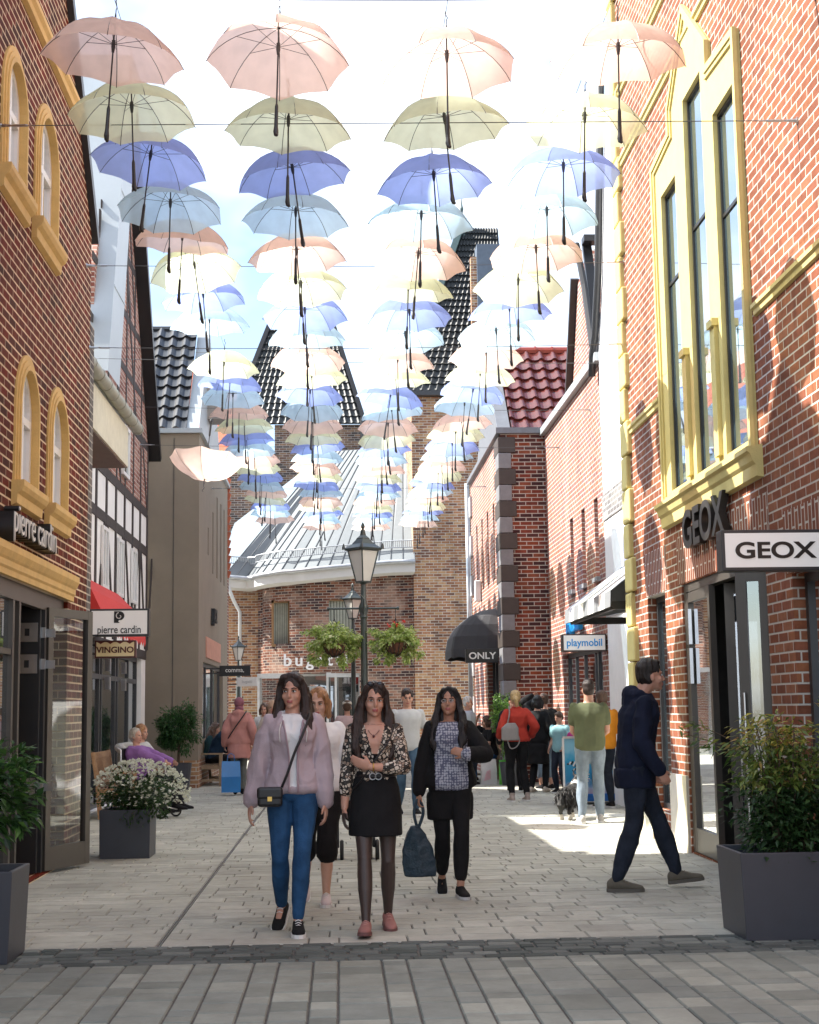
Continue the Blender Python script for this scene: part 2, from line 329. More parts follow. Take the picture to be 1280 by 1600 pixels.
# ------------------------------------------------------------------ ground
def slab_mat(name, cols, rough=.85):
    m, nt, b = newmat(name); b.inputs['Roughness'].default_value = rough; b.inputs['Specular IOR Level'].default_value = .25
    a = N(nt, 'ShaderNodeAttribute'); a.attribute_name = 'tone'
    cr = N(nt, 'ShaderNodeValToRGB'); el = cr.color_ramp.elements
    while len(el) < len(cols): el.new(.5)
    for i, c in enumerate(cols): el[i].position = i/(len(cols)-1); el[i].color = c4(c)
    ln(nt, a.outputs['Fac'], cr.inputs[0])
    tc = N(nt, 'ShaderNodeTexCoord'); n = N(nt, 'ShaderNodeTexNoise'); n.inputs['Scale'].default_value = 5; n.inputs['Detail'].default_value = 8; n.inputs['Roughness'].default_value = .75; ln(nt, tc.outputs['Object'], n.inputs['Vector'])
    n2 = N(nt, 'ShaderNodeTexNoise'); n2.inputs['Scale'].default_value = .8; n2.inputs['Detail'].default_value = 3; ln(nt, tc.outputs['Object'], n2.inputs['Vector'])
    mu = N(nt, 'ShaderNodeMath', operation='MULTIPLY'); ln(nt, n.outputs['Fac'], mu.inputs[0]); ln(nt, n2.outputs['Fac'], mu.inputs[1])
    mr = N(nt, 'ShaderNodeMapRange'); mr.inputs[1].default_value = .12; mr.inputs[2].default_value = .38; mr.inputs[3].default_value = .78; mr.inputs[4].default_value = 1.2; ln(nt, mu.outputs[0], mr.inputs[0])
    sc = N(nt, 'ShaderNodeVectorMath', operation='SCALE'); ln(nt, cr.outputs[0], sc.inputs[0]); ln(nt, mr.outputs[0], sc.inputs['Scale']); ln(nt, sc.outputs[0], b.inputs['Base Color'])
    n4 = N(nt, 'ShaderNodeTexNoise'); n4.inputs['Scale'].default_value = 120; ln(nt, tc.outputs['Object'], n4.inputs['Vector'])
    bp = N(nt, 'ShaderNodeBump'); bp.inputs['Strength'].default_value = .3; bp.inputs['Distance'].default_value = .004; ln(nt, n4.outputs['Fac'], bp.inputs['Height']); ln(nt, bp.outputs[0], b.inputs['Normal'])
    return m
def slabs(name, rects, z, m, gap=.006, bev=.006, hvar=.0015, rng=random.Random(3)):
    vs = []; fs = []; tone = []
    for (x0, x1, y0, y1) in rects:
        if x1-x0 < .03 or y1-y0 < .03: continue
        g = gap/2; zz = z+rng.uniform(-hvar, hvar); o = len(vs); b = bev
        vs += [(x0+g, y0+g, zz-.01), (x1-g, y0+g, zz-.01), (x1-g, y1-g, zz-.01), (x0+g, y1-g, zz-.01), (x0+g+b, y0+g+b, zz), (x1-g-b, y0+g+b, zz), (x1-g-b, y1-g-b, zz), (x0+g+b, y1-g-b, zz)]
        fs += [(o+4, o+5, o+6, o+7), (o, o+1, o+5, o+4), (o+1, o+2, o+6, o+5), (o+2, o+3, o+7, o+6), (o+3, o, o+4, o+7)]
        t = rng.random(); tone += [t]*5
    me = bpy.data.meshes.new(name); me.from_pydata(vs, [], fs); me.materials.append(m)
    at = me.attributes.new('tone', 'FLOAT', 'FACE'); at.data.foreach_set('value', tone)
    o = bpy.data.objects.new(name, me); COL.objects.link(o); o['kind'] = 'structure'; return o
M_SL = slab_mat('warm_grey_slabs', [(.335, .33, .285), (.415, .41, .355), (.365, .362, .31), (.455, .448, .39)])
M_SF = slab_mat('cool_grey_slabs', [(.165, .178, .155), (.26, .272, .235), (.20, .217, .195), (.325, .335, .285)])
M_SC = slab_mat('dark_setts', [(.05, .06, .055), (.12, .135, .125), (.08, .09, .085), (.20, .215, .195)])
JOINT = mat('joint_sand', (.11, .10, .088), .95, var=.2, scale=20)
g = MB(); g.add([(-400, -60, -.012), (400, -60, -.012), (400, 600, -.012), (-400, 600, -.012)], [(0, 1, 2, 3)])
tag(g.build('ground', JOINT), kind='structure')
rng = random.Random(11)
DR0, DR1 = -1.202, -1.180
rects = []; y = 9.9
while y < 58:
    h = rng.choice([.15, .2, .2, .25, .3]); 
    xr = 6.0
    for (xa, xb) in ((-6.0, DR0), (DR1, 7.0)):
        x = xa-rng.uniform(0, .4)
        while x < xb:
            L = rng.choice([.2, .25, .3, .35, .45, .5]); rects.append((max(x, xa), min(x+L, xb), y, y+h)); x += L
    y += h
slabs('street_paving', rects, 0, M_SL, gap=.007)
rects = []; x = -6.0; k = 0
while x < 7.5:
    wd = [.205, .15, .26, .15, .21, .15][k % 6]; k += 1; y = 4.5+rng.uniform(-.3, 0)
    while y < 9.2:
        L = rng.choice([.15, .2, .25, .3, .4]); rects.append((x, x+wd, y, min(y+L, 9.2))); y += L
    x += wd
slabs('plaza_paving', rects, 0, M_SF, gap=.010)
rects = []; y = 9.2
for h in [.12, .12, .12, .11, .12, .11]:
    x = -6
    while x < 7.5:
        L = rng.choice([.1, .13, .16, .2, .24]); rects.append((x, x+L, y, min(y+h, 9.9))); x += L
    y += h
slabs('sett_band', rects, -.001, M_SC, gap=.014, hvar=.002)
dr = MB()
dr.box(DR0, DR0+.004, 9.9, 58, -.011, .001); dr.box(DR1-.004, DR1, 9.9, 58, -.011, .001)
dr.box(DR0+.004, DR1-.004, 9.9, 58, -.011, -.006, 1)
tag(dr.build('drain_channel', [STEEL, JOINT]), kind='structure')
for s, xa, xb in ((-1, -40, -6.0), (1, 7.5, 40)): pass
# ------------------------------------------------------------------ helper parts of buildings
def window_x(parent, X, y0, y1, z0, z1, dirx, fm=DARK, gm=None, fw=.05, mull=(), trans=(), dep=.05, name='window'):
    """framed window in a wall of constant x; dirx = +1 if the street is on +x side"""
    gm = gm or GLU; f = MB(); a = X; b = X-dirx*dep
    f.box(a, b, y0, y0+fw, z0, z1); f.box(a, b, y1-fw, y1, z0, z1); f.box(a, b, y0+fw, y1-fw, z0, z0+fw); f.box(a, b, y0+fw, y1-fw, z1-fw, z1)
    for t in mull: f.box(a-dirx*.002, b, t-fw/2, t+fw/2, z0+fw, z1-fw)
    for t in trans: f.box(a-dirx*.004, b, y0+fw, y1-fw, t-fw/2, t+fw/2)
    w = f.build(name, fm, parent)
    p = MB(); xm = X-dirx*dep*.6; p.add([(xm, y0+fw/2, z0+fw/2), (xm, y1-fw/2, z0+fw/2), (xm, y1-fw/2, z1-fw/2), (xm, y0+fw/2, z1-fw/2)], [(0, 1, 2, 3)])
    p.build('pane', gm, w); return w
def window_y(parent, Y, x0, x1, z0, z1, fm=DARK, gm=None, fw=.05, mull=(), trans=(), dep=.05, name='window'):
    gm = gm or GLU; f = MB(); a = Y; b = Y+dep
    f.box(x0, x0+fw, a, b, z0, z1); f.box(x1-fw, x1, a, b, z0, z1); f.box(x0+fw, x1-fw, a, b, z0, z0+fw); f.box(x0+fw, x1-fw, a, b, z1-fw, z1)
    for t in mull: f.box(t-fw/2, t+fw/2, a+.002, b, z0+fw, z1-fw)
    for t in trans: f.box(x0+fw, x1-fw, a+.004, b, t-fw/2, t+fw/2)
    w = f.build(name, fm, parent)
    p = MB(); ym = Y+dep*.6; p.add([(x0+fw/2, ym, z0+fw/2), (x1-fw/2, ym, z0+fw/2), (x1-fw/2, ym, z1-fw/2), (x0+fw/2, ym, z1-fw/2)], [(0, 1, 2, 3)])
    p.build('pane', gm, w); return w
def tiled_roof(parent, a, b, c, dd, mt, pitch_u=.30, pitch_v=.34, name='roof', amp=.05, thick=.05):
    """pantile roof: a,b eave corners, c,dd ridge corners (a->dd, b->c)"""
    a, b, c, dd = map(Vector, (a, b, c, dd)); U = (b-a); V = (dd-a); nu = max(2, int(U.length/pitch_u)); nv = max(2, int(V.length/pitch_v))
    nrm = U.cross(V).normalized()
    if nrm.z < 0: nrm = -nrm
    mb = MB(); S = 8; prof = []
    for i in range(nu*S+1):
        t = (i % S)/S; prof.append(amp*(math.sin(math.pi*t/.45)**1 if t < .45 else -.35*math.sin(math.pi*(t-.45)/.55)))
    for r in range(nv):
        rows = []
        for q, (vv, lift) in enumerate(((r/nv, thick), ((r+1.06)/nv, 0.0))):
            ring = []
            for i in range(nu*S+1):
                uu = i/(nu*S); p = (a*(1-uu)+b*uu)*(1-min(vv, 1))+(dd*(1-uu)+c*uu)*min(vv, 1)
                ring.append(p+nrm*(prof[i]+lift))
            rows.append(ring)
        under = [p-nrm*(thick*.9) for p in rows[0]]
        mb.rings([under, rows[0], rows[1]], 0, False, closed=False)
    mb.add([a-nrm*.04, b-nrm*.04, c-nrm*.04, dd-nrm*.04], [(0, 1, 2, 3)])
    o = mb.build(name, mt, parent, recalc=False); return smoothang(o, 50)
T_BLACK = mat('black_glazed_tiles', (.022, .024, .028), .28, var=.2, coat=.4)
T_RED = mat('oxblood_glazed_tiles', (.095, .016, .011), .25, var=.25, coat=.4)
T_DK = mat('dark_tiles', (.022, .026, .027), .5, var=.25)
T_OR = mat('orange_tiles', (.5, .13, .06), .6, var=.2)

# ------------------------------------------------------------------ left building with arched windows
XL = -2.79
b1 = thing('brick_shop_building', 'dark red brick gabled building with arched ochre windows above the folding glass shop doors', 'building', (XL, 12.7, 0))
apex = (12.7, 11.12); far = 16.42; ez = 7.0
mb = MB()
outl = [(6.0, 0), (far, 0), (far, ez), apex, (9.0, ez), (6.0, ez)]
ARCH = [(12.76, 13.50, 3.50, 4.18), (14.18, 14.98, 3.50, 4.18), (12.02, 12.74, 6.05, 6.75), (13.36, 14.22, 6.05, 6.75)]
holes = [rect(9.2, 15.30, 0.02, 2.66)]+[arch(a-.02, b+.02, c-.02, dd+.02, 16) for a, b, c, dd in ARCH]
facade(mb, 'x', XL, outl, holes, -.24, 0, 0, -9.0)
mb.build('wall', BR_L, b1)
# verge along the gable
v = MB()
for p, q in (((XL+.02, far+.1, ez-.12), (XL+.02, apex[0], apex[1]+.04)), ((XL+.02, 8.9, ez-.12), (XL+.02, apex[0], apex[1]+.04))): v.bar(p, q, .12, .10, (1, 0, 0))
v.build('roof_verge', mat('dark_verge_tin', (.03, .03, .035), .45), b1)
rf = MB(); 
for s, e in ((1, far), (-1, 9.0)): rf.add([(XL+.05, e+s*.1, ez-.1), (XL-9, e+s*.1, ez-.1), (XL-9, apex[0], apex[1]+.08), (XL+.05, apex[0], apex[1]+.08)], [(0, 1, 2, 3)])
rf.build('roof', T_DK, b1)
def cornice_x(parent, X, y0, y1, z, prof, m, name='cornice'):
    """prof: list of (out, z)"""
    mb = MB(); pts0 = [(X+o, y0, z+h) for o, h in prof]; pts1 = [(X+o, y1, z+h) for o, h in prof]
    mb.rings([pts0, pts1], 0, True); return mb.build(name, m, parent)
cornice_x(b1, XL, 6.0, 15.30, 7.83, [(0, 0), (.05, .01), (.06, .06), (.09, .09), (.09, .14), (0, .15)], YEL_L, 'string_course')
cornice_x(b1, XL, 6.0, 15.46, 2.66, [(0, 0), (.035, 0), (.035, .05), (.05, .07), (.05, .12), (.065, .14), (.09, .19), (.09, .25), (0, .27)], YEL_L, 'shop_cornice')
for (y0, y1, z0, zs) in ARCH:
    # moulded surround, two steps, standing proud of the brick
    mb = MB(); o1 = arch(y0-.13, y1+.13, z0-.02, zs, 16); i1 = arch(y0, y1, z0-.02, zs, 16)
    for grow, outx, inx in ((.13, .02, -.19), (.085, .033, .0201), (.04, .045, .0331)):
        o1 = arch(y0-grow, y1+grow, z0-.02, zs, 16); i1 = arch(y0, y1, z0-.02, zs, 16)
        n = len(o1)
        seq = list(range(1, n))+[0]
        ro = [o1[i] for i in seq]; ri = [i1[i] for i in seq]
        mb.rings([[(XL+inx, p[0], p[1]) for p in ri], [(XL+outx, p[0], p[1]) for p in ri], [(XL+outx, p[0], p[1]) for p in ro], [(XL+(0 if inx < 0 else inx), p[0], p[1]) for p in ro]], 0, False, closed=False)
    mb.build('window_surround', YEL_L, b1)
    sx = MB(); P = [(0, -.22), (.05, -.20), (.055, -.12), (.09, -.09), (.11, -.05), (.11, 0), (0, 0)]
    sx.rings([[(XL+o, y0-.17, z0+h) for o, h in P], [(XL+o, y1+.17, z0+h) for o, h in P]], 0, True); sx.build('window_sill', YEL_L, b1)
    f = MB(); fr = arch(y0, y1, z0, zs, 16); fi = arch(y0+.06, y1-.06, z0+.06, zs, 16)
    f.rings([[(XL-.03, p[0], p[1]) for p in fi], [(XL-.03, p[0], p[1]) for p in fr]], 0, False)
    f.rings([[(XL-.03, p[0], p[1]) for p in fi], [(XL-.07, p[0], p[1]) for p in fi]], 0, False)
    f.box(XL-.07, XL-.025, y0+.05, y1-.05, zs-.09, zs-.02); f.box(XL-.07, XL-.027, (y0+y1)/2-.03, (y0+y1)/2+.03, z0+.05, zs+.33)
    wn = f.build('window', WFRAME, b1)
    p = MB(); n = len(fr); tr = tessellate_polygon([[Vector((q[0], q[1], 0)) for q in fr]]); p.add([(XL-.06, q[0], q[1]) for q in fr], list(tr)); p.build('pane', GLU, wn)
# shop front
sf = MB(); sf.box(XL-.12, XL-.04, 9.2, 15.30, 2.50, 2.66)
for yy in (9.3, 11.2, 12.95, 13.2): sf.box(XL-.12, XL-.04, yy, yy+.07, 0, 2.50)
for za, zb in ((2.02, 2.07), (0, .12)): sf.box(XL-.11, XL-.05, 9.37, 13.0, za, zb)
sh = sf.build('shopfront_frame', BRONZE, b1)
p = MB(); p.add([(XL-.08, 9.3, .1), (XL-.08, 13.0, .1), (XL-.08, 13.0, 2.5), (XL-.08, 9.3, 2.5)], [(0, 1, 2, 3)]); p.build('pane', GL, sh)
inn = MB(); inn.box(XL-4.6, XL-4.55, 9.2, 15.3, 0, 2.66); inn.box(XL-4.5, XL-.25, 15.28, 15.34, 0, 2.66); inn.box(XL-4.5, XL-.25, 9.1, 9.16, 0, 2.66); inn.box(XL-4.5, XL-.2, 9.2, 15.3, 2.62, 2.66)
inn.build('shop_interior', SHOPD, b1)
pl = MB(); pl.box(XL-.55, XL-.15, 13.27, 13.7, 0.03, 2.5); pl.build('reveal_panel', mat('tan_panel', (.30, .21, .13), .6), b1)
fi = MB(); fi.box(XL-.15, XL-.146, 13.40, 13.58, 1.88, 2.08, 0)
fh = fi.build('fire_hose_sign', mat('signal_red', (.42, .03, .02), .45, var=0), b1)
hs = MB(); hs.tube([(XL-.143, 13.49+.045*math.cos(a), 1.98+.045*math.sin(a)) for a in [k*.45 for k in range(12)]], .006); hs.build('hose_symbol', SIGNW, fh)
# folding door leaves
def door_leaf(parent, p0, p1, z0, z1, name='folding_door'):
    p0 = Vector(p0); p1 = Vector(p1); dd = (p1-p0); L = dd.length; dd.normalize(); nn = Vector((dd.y, -dd.x, 0))
    rot = Matrix((dd, nn, Vector((0, 0, 1)))).transposed()
    f = MB(); fw = .085; th = .06
    for t in (fw/2, L-fw/2): f.obox(p0+dd*t+Vector((0, 0, (z0+z1)/2)), fw, th, z1-z0, rot)
    f.obox(p0+dd*L/2+Vector((0, 0, z1-fw/2)), L-2*fw, th*.96, fw, rot); f.obox(p0+dd*L/2+Vector((0, 0, z0+.11)), L-2*fw, th*.96, .22, rot)
    f.obox(p0+dd*L/2+Vector((0, 0, .98)), L-2*fw, th*.5, .03, rot) if False else None
    o = f.build(name, BRONZE, parent)
    g = MB(); a = p0+dd*fw*.8; b = p1-dd*fw*.8; g.add([a+Vector((0, 0, z0+.2)), b+Vector((0, 0, z0+.2)), b+Vector((0, 0, z1-fw*.8)), a+Vector((0, 0, z1-fw*.8))], [(0, 1, 2, 3)]); g.build('pane', GLD2, o)
    return o
GLD2 = glass('folding_door_glass', (.02, .02, .02), .08, .9)
lf = door_leaf(b1, (XL-.04, 14.42, 0), (XL+.26, 15.14, 0), .03, 2.53)
k = MB(); k.box(XL-.30, XL-.06, 14.22, 14.28, .03, 2.5); k.box(XL-.10, XL-.03, 14.30, 14.38, .03, 2.5); k.build('folding_door', BLACKM, b1)
hg = MB()
for zc in (2.28, 1.98, .82):
    hg.box(XL-.24, XL-.08, 14.20, 14.217, zc-.09, zc+.09, 0); hg.box(XL-.12, XL-.02, 14.285, 14.298, zc-.05, zc+.05, 0); hg.box(XL-.05, XL+.05, 14.385, 14.41, zc-.04, zc+.04, 0)
    hg.box(XL-.20, XL-.155, 14.196, 14.204, zc-.035, zc+.035, 1)
build_each(hg, 'hinge', [STEEL, BLACKM], b1)
# raised letters on the wall
s1 = thing('wall_lettering', 'dark raised pierre cardin letters on the dark red brick above the ochre shop cornice', 'sign', (XL, 13, 2.9))
LETK = mat('letter_face', (.70, .67, .62), .4, var=.03)
text_mesh('letters', 'pierre cardin', .36, BLACKM, s1, (XL+.07, 13.03, 3.0), ROT_LEFTWALL, .12, .98, .004)
text_mesh('letter_faces', 'pierre cardin', .36, LETK, s1, (XL+.135, 13.03, 3.0), ROT_LEFTWALL, .01, .98, -.004)

# ------------------------------------------------------------------ GEOX building (right)
XG = 3.58
b2 = thing('yellow_trimmed_brick_building', 'orange brick building with pale yellow corner blocks and a tall pointed triple window', 'building', (XG, 14, 0))
mb = MB()
WO = [(14.64, 15.32, 3.76, 7.0), (13.48, 14.20, 3.76, 7.62), (12.36, 13.08, 3.76, 7.0)]
holes = [rect(a-.02, b+.02, c-.02, dd+.02) for a, b, c, dd in WO]+[rect(10.0, 11.45, .02, 2.52), rect(12.15, 15.2, .02, 2.75), rect(16.0, 16.92, .35, 2.74)]
facade(mb, 'x', XG, [(4.0, 0), (17.9, 0), (17.9, 13.5), (4.0, 13.5)], holes, .22, 0, 0, 8.0)
mb.build('wall', BR_G, b2)
# brick soldier courses above the openings
sc = MB()
for y0, y1, z0 in ((12.0, 15.35, 2.76), (15.9, 17.0, 2.75), (9.8, 11.6, 2.53)): sc.box(XG-.006, XG+.05, y0, y1, z0, z0+.5)
build_each(sc, 'soldier_course', BR_GV, b2)
pb = MB(); pb.box(XG-.03, XG+.1, 15.22, 15.98, 0, .78); pb.box(XG-.03, XG+.1, 16.94, 17.93, 0, .78); pb.box(XG-.03, XG+.1, 11.5, 12.1, 0, .55); build_each(pb, 'plinth', CREAM, b2)
# stucco window surround
sr = MB(); fo = [(12.2, 3.62), (15.66, 3.62), (15.66, 7.44), (14.80, 7.52), (14.80, 7.78), (14.0, 8.55), (13.16, 7.78), (13.16, 7.52), (12.2, 7.44)]
holes2 = [rect(a, b, c, dd) for a, b, c, dd in WO]
facade(sr, 'x', XG-.035, fo, holes2, .15, 0, 0, .036, False)
def offset_strip(pts, w0, w1, x0, x1):
    n = len(pts); P = [Vector((p[0], p[1])) for p in pts]; res0 = []; res1 = []
    area = sum(P[i].x*P[(i+1) % n].y-P[(i+1) % n].x*P[i].y for i in range(n)); sg = 1 if area > 0 else -1
    for i in range(n):
        a = P[i-1]; b = P[i]; c = P[(i+1) % n]
        d1 = (b-a).normalized(); d2 = (c-b).normalized(); n1 = Vector((d1.y, -d1.x))*sg; n2 = Vector((d2.y, -d2.x))*sg
        mm = (n1+n2); mm = mm/max(.3, mm.dot(n1))
        res0.append(b+mm*w0); res1.append(b+mm*w1)
    q = lambda l, x: [(x, p.x, p.y) for p in l]
    sr.rings([q(res0, x0), q(res0, x1), q(res1, x1), q(res1, x0)], 0, False)
offset_strip(fo, -.10, -.015, XG-.03, XG-.055); offset_strip(fo, -.055, .012, XG-.03, XG-.07)
# pilaster heads between the lights
for yc in (13.28, 14.42):
    sr.box(XG-.075, XG-.03, yc-.08, yc+.08, 3.78, 5.0); sr.box(XG-.10, XG-.03, yc-.10, yc+.10, 5.0, 5.07)
sr.build('window_surround', YEL_G, b2)
sx = MB(); P = [(0, -.26), (-.06, -.25), (-.065, -.15), (-.09, -.12), (-.11, -.06), (-.135, -.04), (-.135, 0), (0, .02)]
sx.rings([[(XG+o, 12.08, 3.66+h) for o, h in P], [(XG+o, 15.78, 3.66+h) for o, h in P]], 0, True); sx.build('window_sill', YEL_G, b2)
for a, b, c, dd in WO:
    window_x(b2, XG+.01, a, b, c, dd, -1, BLACKM, GLUG, .035, (), (6.0,) if dd < 7.3 else (6.25,), .03)
for zz in (4.78, 8.18, 9.1): 
    for y0, y1 in (((4.0, 12.08), (15.8, 17.6)) if zz < 8 else ((4.0, 17.6),)):
        cornice_x(b2, XG, y0, y1, zz, [(0, 0), (-.025, .01), (-.03, .05), (-.05, .065), (-.05, .10), (0, .115)], YEL_G, 'string_course')
# corner blocks (alternating)
qb = MB(); z = .78; i = 0
while z < 13.3:
    h = .42; out = .05+.0*i; L = .42 if i % 2 else .30
    qb.box(XG-.06, XG+.16, 17.93-L, 17.95, z, z+h-.015); z += h; i += 1
bevel(qb.build('corner_blocks', YEL_G, b2), .02, 2)
# ground floor openings
window_x(b2, XG+.10, 16.0, 16.92, .35, 2.74, -1, DARK, GL, .06)
window_x(b2, XG+.10, 10.0, 11.45, .02, 2.52, -1, DARK, GL, .07, (10.7,))
fr = MB(); fr.box(XG+.02, XG+.12, 12.15, 15.2, 2.66, 2.75); fr.box(XG+.02, XG+.12, 15.12, 15.2, .02, 2.66); fr.box(XG+.02, XG+.12, 12.15, 12.23, .02, 2.66); fr.build('door_frame', BRONZE, b2)
GLD3 = glass('shop_door_glass', (.02, .02, .02), .34, .85)
def leaf_x(parent, p0, p1, gm=GLD3, handle=True):
    p0 = Vector(p0); p1 = Vector(p1); dd = (p1-p0); L = dd.length; dd.normalize(); nn = Vector((dd.y, -dd.x, 0)); rot = Matrix((dd, nn, Vector((0, 0, 1)))).transposed()
    f = MB(); fw = .09
    for t in (fw/2, L-fw/2): f.obox(p0+dd*t+Vector((0, 0, 1.34)), fw, .06, 2.62, rot)
    f.obox(p0+dd*L/2+Vector((0, 0, 2.6)), L-2*fw, .057, .10, rot); f.obox(p0+dd*L/2+Vector((0, 0, .15)), L-2*fw, .057, .24, rot)
    o = f.build('door', BRONZE, parent)
    g = MB(); a = p0+dd*fw*.8; b = p1-dd*fw*.8; g.add([a+Vector((0, 0, .25)), b+Vector((0, 0, .25)), b+Vector((0, 0, 2.57)), a+Vector((0, 0, 2.57))], [(0, 1, 2, 3)]); g.build('pane', gm, o)
    if handle:
        h = MB(); q = p1-dd*.045-nn*0.0
        for sgn in (-1, 1):
            qq = q+nn*.07*sgn; h.tube([qq+Vector((0, 0, .5)), qq+Vector((0, 0, 1.6))], .014, 8)
            for z in (.65, 1.45): h.tube([q+Vector((0, 0, z)), qq+Vector((0, 0, z))], .01, 6)
        h.build('handle', STEEL, o)
    return o
leaf_x(b2, (XG+.05, 15.12, 0), (XG+.02, 14.05, 0), handle=False)
leaf_x(b2, (XG+.10, 12.40, 0), (XG-.16, 12.52, 0)); leaf_x(b2, (XG+.12, 12.30, 0), (XG+.75, 12.28, 0)); leaf_x(b2, (XG+.1, 13.9, 0), (XG+.75, 13.72, 0), handle=False)
hd = MB()
for zc in (2.3, 1.9): hd.box(XG-.005, XG+.03, 14.95, 15.05, zc-.18, zc+.18)
build_each(hd, 'hinge', STEEL, b2)
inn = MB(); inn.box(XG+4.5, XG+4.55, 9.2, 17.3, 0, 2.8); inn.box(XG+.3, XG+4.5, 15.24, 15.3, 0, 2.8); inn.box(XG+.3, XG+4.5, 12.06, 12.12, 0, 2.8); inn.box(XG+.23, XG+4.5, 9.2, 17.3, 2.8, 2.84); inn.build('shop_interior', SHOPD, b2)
# letters + projecting box sign
s2 = thing('wall_lettering', 'dark raised GEOX letters on the sunlit orange brick above the shop door', 'sign', (XG, 13.9, 3.05))
text_mesh('letters', 'GEOX', .52, mat('gunmetal_letters', (.05, .045, .04), .35, metal=.5), s2, (XG-.06, 13.90, 3.07), ROT_RIGHTWALL, .07, 1.12, .012)
YS = 10.55
s3 = thing('projecting_sign', 'white box sign reading GEOX in a dark frame projecting from the orange brick wall', 'sign', (3.2, YS, 2.46))
q = MB(); q.box(2.79, 3.56, YS-.0, YS+.16, 2.465, 2.765); bevel(q.build('frame', DARK, s3), .006)
q = MB(); q.box(2.815, 3.54, YS-.006, YS, 2.49, 2.74); q.build('face_panel', SIGNB, s3)
text_mesh('letters', 'GEOX', .165, SIGNK, s3, (3.18, YS-.009, 2.558), ROT_FRONT, .006, 1.30, .004)

# ------------------------------------------------------------------ half-timbered house (left, set back)
XH = -3.8
b3 = thing('half_timbered_house', 'half timbered house with white lower panels and brick filled steep gable beside the beige building', 'building', (XH, 25, 0))
mb = MB(); facade(mb, 'x', XH, [(16.5, 0), (29.2, 0), (29.2, 5.45), (16.5, 5.45)], [rect(21.6, 28.6, .02, 2.55)], -.2, 0, 0, -7); mb.build('wall', WHITE, b3)
mb = MB(); GA = 25.2
facade(mb, 'x', XH+.01, [(16.5, 5.45), (29.25, 5.45), (29.25, 6.75), (GA, 12.6), (22.6, 8.5), (22.6, 5.9), (16.5, 5.9)], [], 0, 0, 0, -7); mb.build('gable_wall', BR_I, b3)  # near part, out of sight, shaped low so sun reaches the street
tm = MB(); X = XH+.008
def beam(a, b, wd=.16): tm.bar((X, a[0], a[1]), (X, b[0], b[1]), wd*.85, .02+.002*len(tm.f)/60, (1, 0, 0))
for z in (2.62, 3.35, 4.66, 5.42, 6.75): beam((16.6 if z < 6 else 22.7, z), (29.2, z), .20)
for z in (7.6, 8.6, 9.7, 10.8): hw = 0; y1 = 29.25-(z-6.75)*(29.25-GA)/5.85; y0 = 22.0+max(0, (z-8.0))*(GA-22)/4.6; beam((y0, z), (y1, z), .16)
yy = 19.0; i = 0
while yy < 29.2:
    beam((yy, 2.7), (yy, 5.4), .15); 
    if yy > 22: 
        zt = min(6.75+(29.25-yy)*5.85/(29.25-GA), 8.0+(yy-22.0)*4.6/(GA-22)); beam((yy, 5.5), (yy, zt), .14)
    if i % 2 == 0: beam((yy+.15, 2.75), (yy+.85, 4.6), .12)
    else: beam((yy+.85, 2.75), (yy+.15, 4.6), .12)
    yy += 1.02; i += 1
beam((22.3, 5.5), (23.2, 6.7), .12); beam((25.6, 5.5), (24.8, 6.7), .12); beam((27.2, 8.7), (26.2, 10.7), .12); beam((23.4, 8.7), (24.6, 10.7), .12); beam((25.2, 6.8), (25.2, 12.3), .2); beam((23.2, 6.8), (24.8, 9.6)); beam((27.5, 6.8), (26.0, 9.6)); beam((29.1, 5.5), (28.4, 6.7), .12); beam((24.2, 8.7), (25.2, 11), .12); beam((26.6, 8.7), (25.3, 11), .12)
tm.build('timber_frame', WOODD, b3)
v = MB(); v.bar((XH+.1, 29.45, 6.55), (XH+.1, GA, 12.75), .16, .30, (1, 0, 0)); v.build('roof_verge', BLACKM, b3)
v = MB(); v.add([(XH+.30, 23.4, 6.7), (XH+.30, GA+.05, 12.75), (XH+.30, GA-.9, 12.75), (XH+.30, 22.2, 6.7)], [(0, 1, 2, 3)])
v.add([(XH+.30, 22.2, 6.7), (XH+.30, GA-.9, 12.75), (XH-3, GA-.9, 12.75), (XH-3, 22.2, 6.7)], [(0, 1, 2, 3)])
for z in (8.2, 10.0, 11.4): v.bar((XH+.305, 22.2+(z-6.7)*.347, z), (XH+.305, 23.4+(z-6.7)*.306, z), .03, .012, (1, 0, 0))
v.build('zinc_cladding', ZINC, b3)
rf = MB(); rf.add([(XH, 29.5, 6.5), (XH-7, 29.5, 6.5), (XH-7, GA, 12.7), (XH, GA, 12.7)], [(0, 1, 2, 3)]); rf.build('roof', T_BLACK, b3)
# bay with gutter
XB = -3.05
ob = MB(); ob.prism([(16.7, 5.05), (21.3, 5.05), (21.3, 5.62), (16.7, 5.62)], 'x', XH, XB); ob.build('bay_fascia', CREAM, b3)
ob = MB(); ob.box(XH, XB-.03, 16.7, 21.26, 5.03, 5.05); ob.box(XH, XB-.01, 21.30, 21.32, 5.04, 5.62); ob.build('bay_soffit', mat('brown_soffit', (.13, .10, .08), .8), b3)
gt = MB(); gt.tube([(XB+.06, 16.4, 5.72), (XB+.06, 21.9, 5.72)], .085, 12)
for k in range(9): gt.tube([(XB+.06, 17+.6*k, 5.72), (XB+.06, 17.03+.6*k, 5.72)], .092, 12)
smoothang(gt.build('gutter', mat('aged_copper_gutter', (.33, .33, .27), .5, metal=.3), b3))
rf = MB(); rf.add([(XB+.05, 16.4, 5.75), (XB+.05, 21.9, 5.75), (XH, 21.9, 6.0), (XH, 16.4, 6.0)], [(0, 1, 2, 3)]); rf.build('bay_roof', ZINC, b3)  # pitch lowered so sun clears the bay and lights the paving
